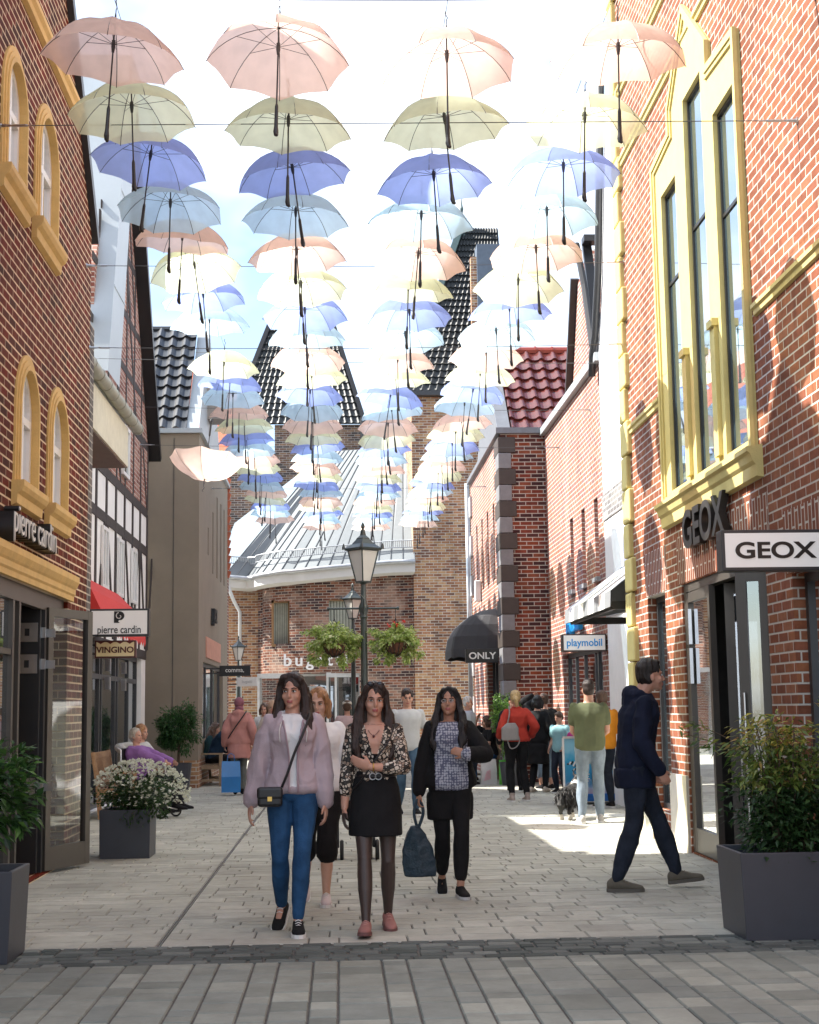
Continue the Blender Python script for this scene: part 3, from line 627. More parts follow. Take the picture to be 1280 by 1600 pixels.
for y0 in (23.9, 25.6): window_x(b3, XH+.07, y0, y0+.75, 5.65, 6.55, 1, WFRAME, GLU, .06, (), (), .05)
for y0 in (23.6, 25.3, 27.0): window_x(b3, XH+.05, y0, y0+.6, 3.5, 4.5, 1, WFRAME, GLU, .06, (y0+.3,), (), .04)
window_x(b3, XH-.08, 21.6, 28.6, .02, 2.55, 1, DARK, GL, .08, (22.9, 24.2, 24.45, 25.9, 26.2, 27.5), (2.1,), .06, 'shopfront')
sp = MB()
for yy in (24.6, 26.4):
    for zc in (2.3, 2.0): sp.box(XH-.06, XH+.02, yy, yy+.12, zc-.1, zc+.1)
build_each(sp, 'hinge', STEEL, b3)
cp = MB(); cp.box(XL-1.0, XL-.005, 16.46, 16.72, 0, 5.9); 
tag(cp.build('brick_pier', brick('grey_pier_brick', [(.16, .14, .13), (.22, .19, .17), (.12, .10, .10)], (.5, .46, .4)), None), 'narrow grey brick pier at the far corner of the dark red brick shop building', 'wall')
RED = mat('red_awning_canvas', (.55, .03, .025), .8, var=.05)
aw = MB(); Y0, Y1 = 19.2, 23.2
pts = [(XH+.05, 3.45), (XH+.35, 3.35), (XH+.6, 3.1), (XH+.78, 2.72)]
aw.rings([[(x, Y0, z) for x, z in pts], [(x, Y1, z) for x, z in pts]], 0, False, closed=False); aw.add([(x, Y0, z) for x, z in pts]+[(XH+.05, Y0, 2.72)], [(0, 1, 2, 3, 4)]); aw.add([(x, Y1, z) for x, z in pts]+[(XH+.05, Y1, 2.72)], [(0, 1, 2, 3, 4)])
nsc = 16
for k in range(nsc):
    ya = Y0+(Y1-Y0)*k/nsc; yb = Y0+(Y1-Y0)*(k+1)/nsc; aw.add([(XH+.78, ya, 2.72), (XH+.78, yb, 2.72), (XH+.785, yb, 2.58), (XH+.785, (ya+yb)/2, 2.52), (XH+.785, ya, 2.58)], [(0, 1, 2, 3, 4)])
aw.build('awning', RED, b3)
def box_sign(name, label, x0, x1, z0, z1, Y, face, frame, txts, dep=.14, arm=None):
    t = thing(name, label, 'sign', ((x0+x1)/2, Y, z0)); q = MB(); q.box(x0, x1, Y, Y+dep, z0, z1); bevel(q.build('frame', frame, t), .005)
    q = MB(); b = .022; q.box(x0+b, x1-b, Y-.006, Y, z0+b, z1-b); q.build('face_panel', face, t)
    for (s, size, m, fx, fz, sx, bold) in txts: text_mesh('letters', s, size, m, t, (x0+(x1-x0)*fx, Y-.009, z0+(z1-z0)*fz), ROT_FRONT, .006, sx, bold)
    if arm:
        q = MB()
        for z in (z0+.06, z1-.06): q.box(arm[0], arm[1], Y+dep*.4, Y+dep*.6, z-.015, z+.015)
        q.build('bracket', DARK, t)
    return t
YP = 16.2
s4 = box_sign('projecting_sign', 'white box sign with a black emblem above the words pierre cardin', -2.715, -2.07, 2.335, 2.635, YP, SIGNB, DARK, [('pierre cardin', .118, SIGNK, .5, .11, .77, .001)])
# emblem: a black block letter with a spiral eye
em = MB(); cx, cz = -2.395, 2.545
outer = [(cx-.055, cz-.065), (cx-.055, cz+.062), (cx+.005, cz+.062)]+[(cx+.005+.052*math.sin(a), cz+.012+.05*math.cos(a)) for a in [k*math.pi/9 for k in range(1, 9)]]+[(cx-.0, cz-.035), (cx-.01, cz-.05), (cx+.01, cz-.065)]
em.prism(outer, 'y', YP-.012, YP-.006); e1 = em.build('emblem', SIGNK, s4)
sp = MB(); sp.tube([(cx+.004+(.012+.004*k)*.75*math.cos(-k*.5+1), YP-.013, cz+.008+(.012+.004*k)*.75*math.sin(-k*.5+1)) for k in range(12)], .0055, 6); sp.build('spiral', SIGNW, e1)
YV = 20.5
VC = mat('cream_sign', (.72, .62, .36), .5, var=.03)
s5 = box_sign('projecting_sign', 'cream sign with a dark red scalloped top reading VINGINO below the white box sign', -3.36, -2.80, 2.26, 2.50, YV, VC, mat('maroon_frame', (.06, .012, .01), .5), [('VINGINO', .115, mat('maroon_letters', (.08, .015, .01), .5, var=0), .5, .30, 1.05, .003)], .12, (XH, -3.36))
sc = MB()
for k in range(4):
    xa = -3.345+.53/4*k; sc.prism([(xa, 2.482)]+[(xa+.1325*(1-j/8), 2.45+.03*(abs(math.cos(math.pi*j/8)))) for j in range(0, 9)], 'y', YV-.014, YV-.006)
sc.build('scallops', mat('maroon_scallops', (.10, .01, .01), .5, var=0), s5)
# ------------------------------------------------------------------ beige building
b4 = thing('beige_rendered_building', 'beige rendered building with black glazed roof tiles left of the street', 'building', (-3.3, 33, 0))
mb = MB(); XE = -2.84
facade(mb, 'x', XE, [(30, .55), (37.7, .55), (37.7, 7.2), (30, 7.2)], [rect(31.0, 36.3, .6, 2.55), rect(33.2, 33.45, 4.6, 6.0), rect(34.3, 34.6, 4.6, 6.5), rect(35.4, 35.7, 4.6, 6.5), rect(36.4, 36.7, 4.6, 6.5), rect(32.0, 32.2, 4.9, 5.5)], -.18, 0, 0, 0)
mb.add([(XE, 30, .55), (XE-9, 30, .55), (XE-9, 30, 7.2), (XE, 30, 7.2)], [(0, 1, 2, 3)]); mb.add([(XE, 37.7, .55), (XE-9, 37.7, .55), (XE-9, 37.7, 7.2), (XE, 37.7, 7.2)], [(0, 1, 2, 3)])
mb.build('wall', BEIGE, b4, recalc=False)
q = MB(); q.box(XE-9, XE+.004, 29.995, 37.7, 0, .55); q.build('plinth', BR_BASE, b4)
q = MB(); q.box(-3.36, -3.352, 29.985, 30.0, .56, 7.1); q.build('wall_joint', DARK, b4)
q = MB(); q.box(XE-9, XE+.06, 29.93, 30.05, 7.2, 7.3); q.box(XE-.06, XE+.07, 30.05, 37.7, 7.2, 7.28); q.build('coping', ZINC, b4)
tiled_roof(b4, (XE-9, 30.1, 7.3), (XE-.28, 30.1, 7.3), (XE-.28, 32.3, 10.0), (XE-9, 32.3, 10.0), T_BLACK, .28, .33)
q = MB(); q.tube([(XE-9, 32.35, 10.0), (XE-.25, 32.35, 10.0)], .09, 8); q.build('ridge', T_BLACK, b4)
q = MB(); q.add([(XE-.28, 30.1, 7.3), (XE-.02, 30.1, 7.3), (XE-.02, 32.6, 10.05), (XE-.28, 32.6, 10.05)], [(0, 1, 2, 3)]); q.add([(XE-.02, 30.1, 7.25), (XE-.02, 36, 7.25), (XE-.02, 32.6, 10.05)], [(0, 1, 2)]); q.build('roof_flashing', ZINC, b4)
q = MB(); q.box(XE-.28, XE+.36, 32.0, 32.7, 7.9, 9.4); q.build('chimney', mat('beige_chimney', (.28, .25, .22), .8), b4)
for y0, y1, z0, z1 in ((33.2, 33.45, 4.6, 6.0), (34.3, 34.6, 4.6, 6.5), (35.4, 35.7, 4.6, 6.5), (36.4, 36.7, 4.6, 6.5), (32.0, 32.2, 4.9, 5.5)): window_x(b4, XE-.1, y0, y1, z0, z1, 1, DARK, GLU, .03)
window_x(b4, XE-.08, 31.0, 36.3, .6, 2.55, 1, DARK, GL, .08, (32.6, 34.3), (), .05, 'shopfront')
q = MB(); q.box(XE-.03, XE+.02, 31.6, 35.4, 2.66, 3.1); q.build('shop_panel', mat('salmon_panel', (.55, .27, .19), .7), b4)
s = thing('wall_lettering', 'small dark letters high on the side of the beige rendered building', 'sign', (XE, 33.4, 3.4)); text_mesh('letters', 'JADE', .4, BLACKM, s, (XE+.05, 33.2, 3.5), ROT_LEFTWALL, .08, .9, .01)
s6 = box_sign('projecting_sign', 'black sign with small white comma lettering on the beige building', -2.50, -1.86, 2.24, 2.46, 31.0, SIGNK, BLACKM, [('comma,', .13, SIGNW, .5, .38, .95, .0)], .1, (XE, -2.5))
s7 = box_sign('projecting_sign', 'small white sign with pale bugatti lettering hanging behind the black comma sign', -2.62, -2.10, 2.14, 2.37, 38.0, SIGNW, SIGNW, [('bugatti', .11, mat('pale_letters', (.45, .45, .45), .5, var=0), .5, .4, .9, 0)], .08, (-3.2, -2.62))
# strip of the next house with orange verge tiles, brick behind
b5 = thing('orange_verge_house', 'narrow red brick house with orange verge tiles behind the beige building', 'building', (-3.2, 42, 0))
q = MB(); q.box(-9, -2.86, 37.75, 38.4, 0, 7.4); q.build('wall', BR_O, b5)
q = MB()
for k in range(16): q.obox((-2.83+.02, 38.0, 3.9+.27*k) if False else (-2.84, 37.72, 5.0+.20*k), .14, .10, .17, Euler((0, R(18), 0)).to_matrix())
q.add([(-2.80, 37.7, 7.8), (-9, 37.7, 7.8), (-9, 42, 11.5), (-2.80, 42, 11.5)], [(0, 1, 2, 3)])
q.build('verge_tiles', T_OR, b5)

# ------------------------------------------------------------------ ONLY building + set back wall (right)
b6 = thing('corner_block_brick_building', 'dark red brick corner building with grey and brown corner blocks and oxblood roof tiles', 'building', (3.4, 33, 0))
XO = 3.37
mb = MB()
wins = [(31.4, 31.75), (32.7, 33.05), (34.0, 34.35), (35.3, 35.65)]
facade(mb, 'x', XO, [(30, 0), (37, 0), (37, 7.15), (30, 7.15)], [rect(31.2, 33.6, .05, 2.6)]+[rect(a, b, 4.25, 5.9) for a, b in wins], .2, 0, 0, 0)
mb.build('side_wall', BR_P, b6, recalc=False)
mb = MB(); mb.box(XO, 4.42, 30, 30.3, 0, 7.15); mb.box(4.3, 8, 30.02, 36, 0, 7.1); mb.build('wall', BR_O, b6)
qb = MB(); z = .05; i = 0
while z < 7.0:
    wdt = .36 if i % 2 == 0 else .27
    qb.box(XO-.05, XO-.05+wdt, 29.94, 29.999, z, z+.325, i % 2); qb.box(XO-.052, XO+.0, 29.942, 29.999+(.55 if i % 2 else .8), z, z+.325, i % 2); z += .335; i += 1
bevel(qb.build('corner_blocks', [mat('brown_corner_block', (.055, .042, .036), .6), mat('grey_corner_block', (.20, .20, .21), .6)], b6), .012)
q = MB(); q.box(XO-.09, 4.46, 29.9, 30.4, 7.15, 7.27); q.box(XO-.09, XO+.16, 30.4, 37, 7.15, 7.26); q.add([(XO-.05, 30.0, 7.27), (XO+.22, 30.0, 7.27), (XO+.22, 32.2, 9.4), (XO-.05, 32.2, 9.4)], [(0, 1, 2, 3)]); q.add([(XO-.05, 30.0, 7.26), (XO-.05, 34.5, 7.26), (XO-.05, 32.2, 9.4)], [(0, 1, 2)]); q.build('coping', mat('grey_coping', (.17, .18, .20), .5, metal=.2), b6)
tiled_roof(b6, (XO+.22, 30.15, 7.25), (7.2, 30.15, 7.25), (7.2, 32.3, 9.45), (XO+.22, 32.3, 9.45), T_RED, .30, .36)
q = MB(); q.tube([(XO+.15, 32.35, 9.5), (7.2, 32.35, 9.5)], .09, 8)
for k in range(10): q.tube([(3.7+.38*k, 32.35, 9.5), (3.74+.38*k, 32.35, 9.5)], .105, 8)
q.build('ridge', mat('oxblood_ridge', (.3, .05, .03), .3, coat=.4), b6)
for a, b in wins: window_x(b6, XO+.1, a, b, 4.25, 5.9, -1, mat('grey_window_frame', (.4, .42, .44), .5), GLU, .04)
window_x(b6, XO+.12, 31.2, 33.6, .05, 2.6, -1, BLACKM, GL, .07, (31.8, 32.4, 33.0), (), .05, 'shopfront')
q = MB(); q.box(XO+.02, XO+.1, 32.0, 32.06, 1.2, 2.5)
q = MB()
for k in range(7): q.box(XO-.055, XO-.002, 36.6, 36.98, .3+1.0*k, .3+1.0*k+.5)
q.build('end_blocks', mat('grey_end_block', (.5, .5, .5), .6), b6)
DP = mat('zinc_downpipe', (.42, .44, .46), .4, metal=.5)
q = MB(); q.tube([(XO-.08, 37.1, .2), (XO-.08, 37.1, 7.2)], .06, 10); q.build('downpipe', DP, b6, smooth=True)
q = MB(); q.box(XO-.16, XO-.01, 34.55, 34.75, 4.0, 4.5); bevel(q.build('wall_lamp', WFRAME, b6), .03, 3)
# dome awning over the shop door
def dome_awning(parent, X, y0, y1, z0, z1, outx, m, rib=None):
    mb = MB(); nS = 6; nR = 5; yc0, yc1 = y0+.45, y1-.45
    rings = []
    for i in range(nR+1):
        a = math.pi/2*i/nR; z = z0+(z1-z0)*math.sin(a); ox = outx*math.cos(a)
        ring = [(X, y0+(yc0-y0)*(1-math.cos(a)), z)]
        for k in range(nS+1):
            ph = math.pi*k/(2*nS); ring.append((X-ox*math.sin(ph), yc0-(yc0-y0)*math.cos(ph)*math.cos(a), z))
        for k in range(nS+1):
            ph = math.pi/2-math.pi*k/(2*nS); ring.append((X-ox*math.sin(ph), yc1+(y1-yc1)*math.cos(ph)*math.cos(a), z))
        rings.append(ring)
    low = [(x-(.0), y, z0-.20+(.03 if j % 2 else 0)) for j, (x, y, z) in enumerate(rings[0])]
    mb.rings([low]+rings, 0, False, closed=False); return mb.build('awning', m, parent)
AWK = mat('charcoal_canvas', (.045, .045, .05), .75, var=.06)
dome_awning(b6, XO, 31.0, 33.8, 2.76, 3.62, .98, AWK)
s8 = box_sign('projecting_sign', 'black box sign with white ONLY lettering below the dark domed awning', 2.62, 3.31, 2.44, 2.73, 30.6, SIGNK, BLACKM, [('ONLY', .19, SIGNW, .5, .28, 1.1, .004)], .14)
# set back wall with the toy shop
b7 = thing('pink_brick_shop_building', 'pale pink brick building with white rendered end and striped awning behind the yellow corner blocks', 'building', (4.3, 25, 0))
X7 = 4.3
mb = MB(); w7 = [(24.0, 24.36), (25.3, 25.66), (26.6, 26.96), (27.9, 28.2)]
facade(mb, 'x', X7, [(23.3, 0), (29.99, 0), (29.99, 7.1), (23.3, 7.1)], [rect(24.0, 28.3, .03, 2.5)]+[rect(a, b, 3.62, 4.95) for a, b in w7[:3]], .2, 0, 0, 4)
mb.build('wall', BR_P, b7)
for a, b in w7[:3]:
    window_x(b7, X7+.12, a, b, 3.62, 4.95, -1, mat('grey_window_frame', (.4, .42, .44), .5), GLU, .045)
    q = MB(); q.box(X7-.07, X7+.12, a-.05, b+.05, 3.55, 3.62); q.build('window_sill', DP, b7)
window_x(b7, X7+.1, 24.0, 28.3, .03, 2.5, -1, DARK, GL, .08, (25.0, 25.3, 26.4, 27.4), (), .05, 'shopfront')
mb = MB(); cur = [(23.3, 0), (18.0, 0), (18.0, 11.5), (21.9, 11.5), (22.5, 9.6), (22.75, 8.6), (23.0, 7.9), (23.3, 7.4)]
mb.prism(cur, 'x', X7-.03, X7+4); mb.build('white_wall', mat('bright_white_render', (.93, .92, .90), .85, var=.03), b7)
q = MB()
for zz in (2.9, 4.45): q.box(X7-.05, X7-.032, 21.4, 23.32, zz, zz+.42)
build_each(q, 'brick_panel', brick('grey_panel_brick', [(.2, .19, .19), (.28, .27, .26)], (.5, .5, .5)), b7)
q = MB(); q.box(X7-.10, X7+.2, 23.3, 30.0, 7.1, 7.24); q.build('coping', ZINC, b7)
q = MB(); q.tube([(X7-.1, 22.0, 11.3), (X7-.1, 22.4, 9.8), (X7-.1, 22.75, 8.4), (X7-.1, 23.2, 7.5), (X7-.1, 23.5, 7.25), (X7-.1, 23.6, 6.9)], .06, 10); q.build('drain_pipe', DARK, b7, smooth=True)
q = MB(); q.box(X7+.02, X7+1.2, 25.2, 28.4, 7.2, 7.25); q.prism([(24.9, 7.2), (28.6, 7.2), (27.4, 9.55), (26.2, 9.9)], 'x', X7+.35, X7+1.2); q.build('dormer', BR_P, b7)
q = MB(); q.bar((X7+.3, 24.8, 7.25), (X7+.3, 26.0, 9.95), .1, .16, (1, 0, 0)); q.bar((X7+.3, 28.7, 7.25), (X7+.3, 27.4, 9.7), .1, .16, (1, 0, 0)); q.bar((X7+.2, 25.8, 9.95), (X7+1.0, 25.8, 9.95), .3, .12); q.tube([(X7+.1, 25.9, 9.9), (X7+.15, 25.5, 9.0), (X7+.12, 24.7, 7.7)], .06, 8); q.build('dormer_trim', BLACKM, b7)
# striped awning
AWA = mat('awning_grey_stripe', (.20, .21, .22), .75, var=.05); AWB = mat('awning_cream_stripe', (.80, .78, .72), .75, var=.04)
mb = MB(); n = 9; ya, yb = 18.0, 21.7
for k in range(n):
    a = ya+(yb-ya)*k/n; b = ya+(yb-ya)*(k+1)/n
    mb.add([(X7, a, 3.62), (X7, b, 3.62), (X7-.95, b, 2.92), (X7-.95, a, 2.92)], [(0, 1, 2, 3)], k % 2); mb.add([(X7-.95, a, 2.92), (X7-.95, b, 2.92), (X7-.96, b, 2.72), (X7-.96, a, 2.72)], [(0, 1, 2, 3)], k % 2)
mb.add([(X7, yb, 3.62), (X7-.95, yb, 2.92), (X7-.95, yb, 2.72), (X7, yb, 2.9)], [(0, 1, 2, 3)], 0)
mb.build('awning', [AWA, AWB], b7, recalc=False)
q = MB(); q.box(X7-.9, X7, 21.5, 21.55, 2.70, 2.80); q.box(X7-.9, X7, 18.2, 18.25, 2.70, 2.80); q.box(X7-.9, X7-.85, 18.25, 21.5, 2.7, 2.75); q.build('awning_frame', BLACKM, b7)
BLUE = mat('toy_blue', (.01, .30, .72), .45, var=0)
s9 = box_sign('projecting_sign', 'white box sign with rounded blue playmobil lettering below the striped awning', 3.57, 4.28, 2.38, 2.66, 23.5, SIGNB, mat('brown_frame', (.06, .045, .04), .5), [('playmobil', .165, BLUE, .5, .31, .92, .0025)], .2)
s = thing('wall_lettering', 'cut-off blue letters on the pink brick above the striped awning', 'sign', (X7, 26.4, 3.0)); text_mesh('letters', 'playmobil', .40, BLUE, s, (X7-.07, 26.4, 2.86), ROT_RIGHTWALL, .08, .95, .01)

# ------------------------------------------------------------------ bugatti building with metal roof, curved wall
b8 = thing('curved_brick_shop', 'curved mottled brick shop under a pale standing seam metal roof', 'building', (0, 47, 0))
def cur(px, Y): return atY(px, 1000, Y)[0]
# plan curve of the wall
plan = [(-4.5, 48.0), (-2.55, 46.6), (-2.35, 46.0), (-2.0, 45.6), (-1.4, 45.2), (-.6, 44.95), (.3, 44.85), (1.2, 44.75), (1.9, 44.6), (2.3, 44.5), (2.35, 44.4)]
def smooth_plan(pl, n=6):
    out = []
    for i in range(1, len(pl)-2):
        p0, p1, p2, p3 = [np.array(pl[i+k]) for k in (-1, 0, 1, 2)]
        for t in np.linspace(0, 1, n, endpoint=False): out.append(tuple(.5*((2*p1)+(-p0+p2)*t+(2*p0-5*p1+4*p2-p3)*t*t+(-p0+3*p1-3*p2+p3)*t**3)))
    out.append(tuple(pl[-2])); return out
pc = smooth_plan(plan); S = [0]
for i in range(1, len(pc)): S.append(S[-1]+math.dist(pc[i], pc[i-1]))
me_v = []; me_f = []; uv = []
zt = 5.6
def openz(s):  # shop glass along the ground
    return None
levels = [0, 2.62, 3.55, 4.85, zt]
winS = []
def near(xa, xb, i): xm = (pc[i][0]+pc[i+1][0])/2; return xa < xm < xb
for i in range(len(pc)-1):
    for l in range(4):
        if l == 0 and near(-2.6, .6, i): continue
        if l == 2 and (near(-2.05, -1.55, i) or near(-.38, .42, i)): continue
        o = len(me_v); a = pc[i]; b = pc[i+1]; me_v += [(a[0], a[1], levels[l]), (b[0], b[1], levels[l]), (b[0], b[1], levels[l+1]), (a[0], a[1], levels[l+1])]; me_f.append((o, o+1, o+2, o+3)); uv += [(S[i], levels[l]), (S[i+1], levels[l]), (S[i+1], levels[l+1]), (S[i], levels[l+1])]
me = bpy.data.meshes.new('wall'); me.from_pydata([(x, y-47, z) for x, y, z in me_v], [], me_f); ul = me.uv_layers.new(name='UVMap'); ul.data.foreach_set('uv', [c for q in uv for c in q]); me.materials.append(BR_B)
o = bpy.data.objects.new('wall', me); COL.objects.link(o); o.parent = b8
q = MB(); q.box(-3.5, -2.3, 46.7, 47.0, 0, 5.75); q.build('side_wall', BR_T, b8)
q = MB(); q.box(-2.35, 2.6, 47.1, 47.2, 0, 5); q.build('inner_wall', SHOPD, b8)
WOODF = mat('oak_window_frame', (.28, .16, .07), .6)
BLIND = mat('grey_slat_blind', (.30, .31, .26), .7, var=.5, scale=1, stretch=(14, 1, .05))
for x0, x1 in ((-2.08, -1.52), (-.40, .45)):
    yw = 45.2 if x0 < -1 else 44.98
    if x0 < -1: yw = 45.62
    f = MB(); f.box(x0, x0+.07, yw-.05, yw+.3, 3.5, 4.9); f.box(x1-.05, x1, yw-.05, yw+.3, 3.5, 4.9); f.box(x0, x1, yw-.06, yw+.3, 3.47, 3.55); f.box(x0, x1, yw-.05, yw+.3, 4.82, 4.9); w_ = f.build('window', WOODF, b8)
    f = MB(); n = 8
    for k in range(n): xa = x0+.07+(x1-x0-.12)*k/n; f.box(xa, xa+(x1-x0-.12)/n*.8, yw+.08, yw+.12, 3.55, 4.82)
    f.build('slat_blind', mat('slat', (.34, .36, .30), .6), w_)
f = MB()
for xa in (-2.5, -1.75, -1.4, -.4, -.15, .58): f.box(xa, xa+.07, 45.0-(0), 45.08, 0, 2.62) if xa > -1 else f.box(xa, xa+.07, 45.25-.1*xa*0, 45.33, 0, 2.62)
f.box(-2.5, -1.7, 45.22, 45.34, 2.5, 2.64); f.box(-.4, .65, 44.9, 45.05, 2.5, 2.64); f.box(-2.5, .65, 45.30, 45.36, 2.55, 2.62)
sh = f.build('shopfront_frame', mat('pale_aluminium', (.55, .56, .56), .4, metal=.4), b8)
f = MB(); f.add([(-2.5, 45.5, 0), (.6, 45.2, 0), (.6, 45.2, 2.6), (-2.5, 45.5, 2.6)], [(0, 1, 2, 3)]); f.build('pane', GL, sh)
s = thing('wall_lettering', 'white raised bugatti letters on the curved mottled brick wall', 'sign', (-.9, 44.9, 3)); text_mesh('letters', 'bugatti', .52, mat('white_letters', (.8, .8, .8), .4, var=0), s, (-.72, 44.93, 2.86), (R(90), 0, R(-4)), .08, 1.0, .008, spacing=1.35)
# roof: ruled surface from curved eave to straight ridge, seams on it
eave = [(-3.55, 45.7, 5.66)]+[(x+(-.25 if x < -1.5 else 0), y-.45, 5.60+.32*min(1, max(0, (x+3)/4.5))) for x, y in pc if x > -2.6]
def rs(pts, n):
    L = [0]
    for i in range(1, len(pts)): L.append(L[-1]+math.dist(pts[i], pts[i-1]))
    out = []
    for k in range(n):
        t = L[-1]*k/(n-1); j = max(i for i in range(len(L)) if L[i] <= t+1e-9); j = min(j, len(L)-2); q = (t-L[j])/(L[j+1]-L[j]); out.append(tuple(pts[j][c]*(1-q)+pts[j+1][c]*q for c in range(3)))
    return out
E_ = rs(eave, 19); Rg = rs([(-.35, 51.5, 10.6), (2.35, 49.0, 10.3)], 19)
mb = MB(); mb.rings([E_, Rg], 0, False, closed=False); 
for i in range(19):
    if i % 1 == 0: mb.bar(Vector(E_[i])+Vector((0, 0, .015)), Vector(Rg[i])+Vector((0, 0, .015)), .022, .035, (0, -.5, 1), 1)
mb.build('roof', [mat('pale_metal_roof', (.17, .19, .20), .6, metal=0, var=.06), mat('roof_seam', (.10, .11, .12), .5)], b8, recalc=False)
mb = MB(); mb.add([E_[0], Rg[0], (-3.6, 51, 8.0), (-4.2, 47, 5.3)], [(0, 1, 2, 3)]); mb.build('side_roof', mat('blue_grey_metal_roof', (.17, .23, .28), .5, metal=.2), b8, recalc=False)
mb = MB(); low = [(x, y+.02, z-.32) for x, y, z in E_]; hi = [(x, y-.02, z+.0) for x, y, z in E_]; und = [(x*.98, y+.5, z-.38) for x, y, z in E_]
mb.rings([hi, low, und], 0, False, closed=False); mb.build('fascia', mat('white_fascia', (.62, .62, .60), .6, var=.03), b8, recalc=False)
mb = MB(); mb.tube([(x, y-.1, z-.01) for x, y, z in E_], .07, 8); mb.build('gutter', DP, b8, smooth=True)
mb = MB(); g1 = [(x*.99, y+.45, z+.48) for x, y, z in E_]; g2 = [(x*.99, y+.35, z+.68) for x, y, z in E_]
mb.tube(g1, .018, 5); mb.tube(g2, .018, 5)
for p, q in zip(rs(g1, 110), rs(g2, 110)): mb.tube([p, q], .010, 4)
mb.build('snow_guard', DP, b8)
mb = MB(); mb.tube([E_[0], (-3.25, 45.9, 4.9), (-3.1, 46.3, 4.6), (-3.08, 46.35, 0)], .055, 8); mb.build('downpipe', mat('pale_pipe', (.6, .62, .62), .5), b8, smooth=True)
# tall tan gable wall with a steep dark roof and spire
b9 = thing('tan_brick_gable_building', 'tall tan brick building with steep dark roof and chimney at the end of the street', 'building', (3, 38, 0))
mb = MB(); mb.box(2.27, 4.8, 44.35, 50, 0, 11.2); mb.build('wall', BR_T, b9)
tiled_roof(b9, (2.07, 44.1, 11.15), (5.3, 44.1, 11.15), (5.3, 46.4, 17.1), (4.13, 46.4, 17.1), T_DK, .22, .25, amp=.035)
q = MB(); q.box(2.0, 3.4, 44.05, 44.35, 11.02, 11.19); q.build('eave', DARK, b9)
q = MB(); q.bar((2.04, 44.1, 11.15), (4.08, 46.3, 17.1), .2, .12, (0, -1, .4)); q.lathe([(.14, 0), (.10, .5), (.03, .8), (.06, .95), (.03, 1.05), (.01, 1.3)], (4.13, 46.4, 16.8), 8); q.build('spire', mat('weathered_copper', (.06, .10, .10), .5), b9)
q = MB(); q.box(4.17, 4.35, 44.1, 44.4, 11.3, 15.4, 1); q.box(4.35, 5.06, 43.9, 44.6, 11.3, 15.75); q.build('chimney', [mat('slate_chimney', (.10, .13, .17), .5), BR_T], b9)
# left far building with steep dark roof
b10 = thing('grey_brick_building', 'grey brown brick building with steep dark roof behind the metal roofed shop', 'building', (-1, 54, 0))
mb = MB(); mb.box(-8, -2.3, 53, 60, 0, 10.9); mb.box(-2.3, .95, 53.2, 60, 0, 11.9); mb.build('wall', BR_K, b10)
tiled_roof(b10, (-3.9, 53.0, 11.9), (1.0, 53.0, 11.9), (-.35, 55.2, 16.9), (-2.3, 55.2, 16.9), T_DK, .24, .30, amp=.04)
q = MB(); q.bar((1.0, 53, 11.9), (-.35, 55.2, 16.9), .16, .2, (0, -1, .4)); q.bar((-3.9, 53, 11.9), (-2.3, 55.2, 16.9), .16, .2, (0, -1, .4)); q.build('roof_verge', BLACKM, b10)
q = MB(); q.tube([(.9, 52.9, 9.5), (.9, 52.9, 12.1)], .07, 8); q.build('downpipe', DARK, b10)
q = MB(); q.box(-1.4, -.3, 53.1, 53.19, 9.2, 10.7); q.build('louvre', mat('blue_grey_louvre', (.18, .22, .26), .5), b10)
# enclosing blocks behind the camera so that panes have a street to mirror

# ------------------------------------------------------------------ umbrellas
CL = {'coral': cloth('coral_fabric', (.90, .70, .61)), 'pale yellow': cloth('yellow_fabric', (.84, .87, .64)), 'violet blue': cloth('violet_fabric', (.40, .50, .87)), 'light blue': cloth('light_blue_fabric', (.60, .78, .90))}
PLASTIC = mat('black_plastic', (.012, .012, .014), .35, var=0)
RIBM = mat('rib_metal', (.05, .05, .055), .4, metal=.5, var=0)
UR = .515; UH = .29
def canopy_mesh(name, seed):
    """eight panels with sagging scalloped hems, centre at tip, opening downward"""
    rg = random.Random(seed); nA = 8; S = 6; nR = 8; vs = [(0, 0, 0)]; fs = []
    for j in range(1, nR+1):
        t = j/nR
        for k in range(nA*S):
            a = 2*math.pi*k/(nA*S)+math.pi/8; q = (k % S)/S; sag = math.sin(math.pi*q)
            ang = t*1.12; r = UR*math.sin(ang)/math.sin(1.12); z = -UH*(1-math.cos(ang))/(1-math.cos(1.12))
            r2 = r*(1-.075*sag*(.3+.7*t)); z2 = z+(-.014*sag*math.sin(math.pi*t)+.022*sag*t**4)
            vs.append((r2*math.cos(a), r2*math.sin(a), z2+rg.uniform(-.002, .002)))
    n = nA*S
    for k in range(n): fs.append((0, 1+(k+1) % n, 1+k))
    for j in range(nR-1):
        for k in range(n): fs.append((1+j*n+k, 1+j*n+(k+1) % n, 1+(j+1)*n+(k+1) % n, 1+(j+1)*n+k))
    me = bpy.data.meshes.new(name); me.from_pydata(vs, [], fs)
    for p in me.polygons: p.use_smooth = True
    bm = bmesh.new(); bm.from_mesh(me); bm.verts.ensure_lookup_table()
    for e in bm.edges:
        a, b = [v.index for v in e.verts]
        if a > 0 and b > 0 and abs(a-b) == n and ((a-1) % n) % S == 0: e.smooth = False
    bm.to_mesh(me); bm.free(); return me
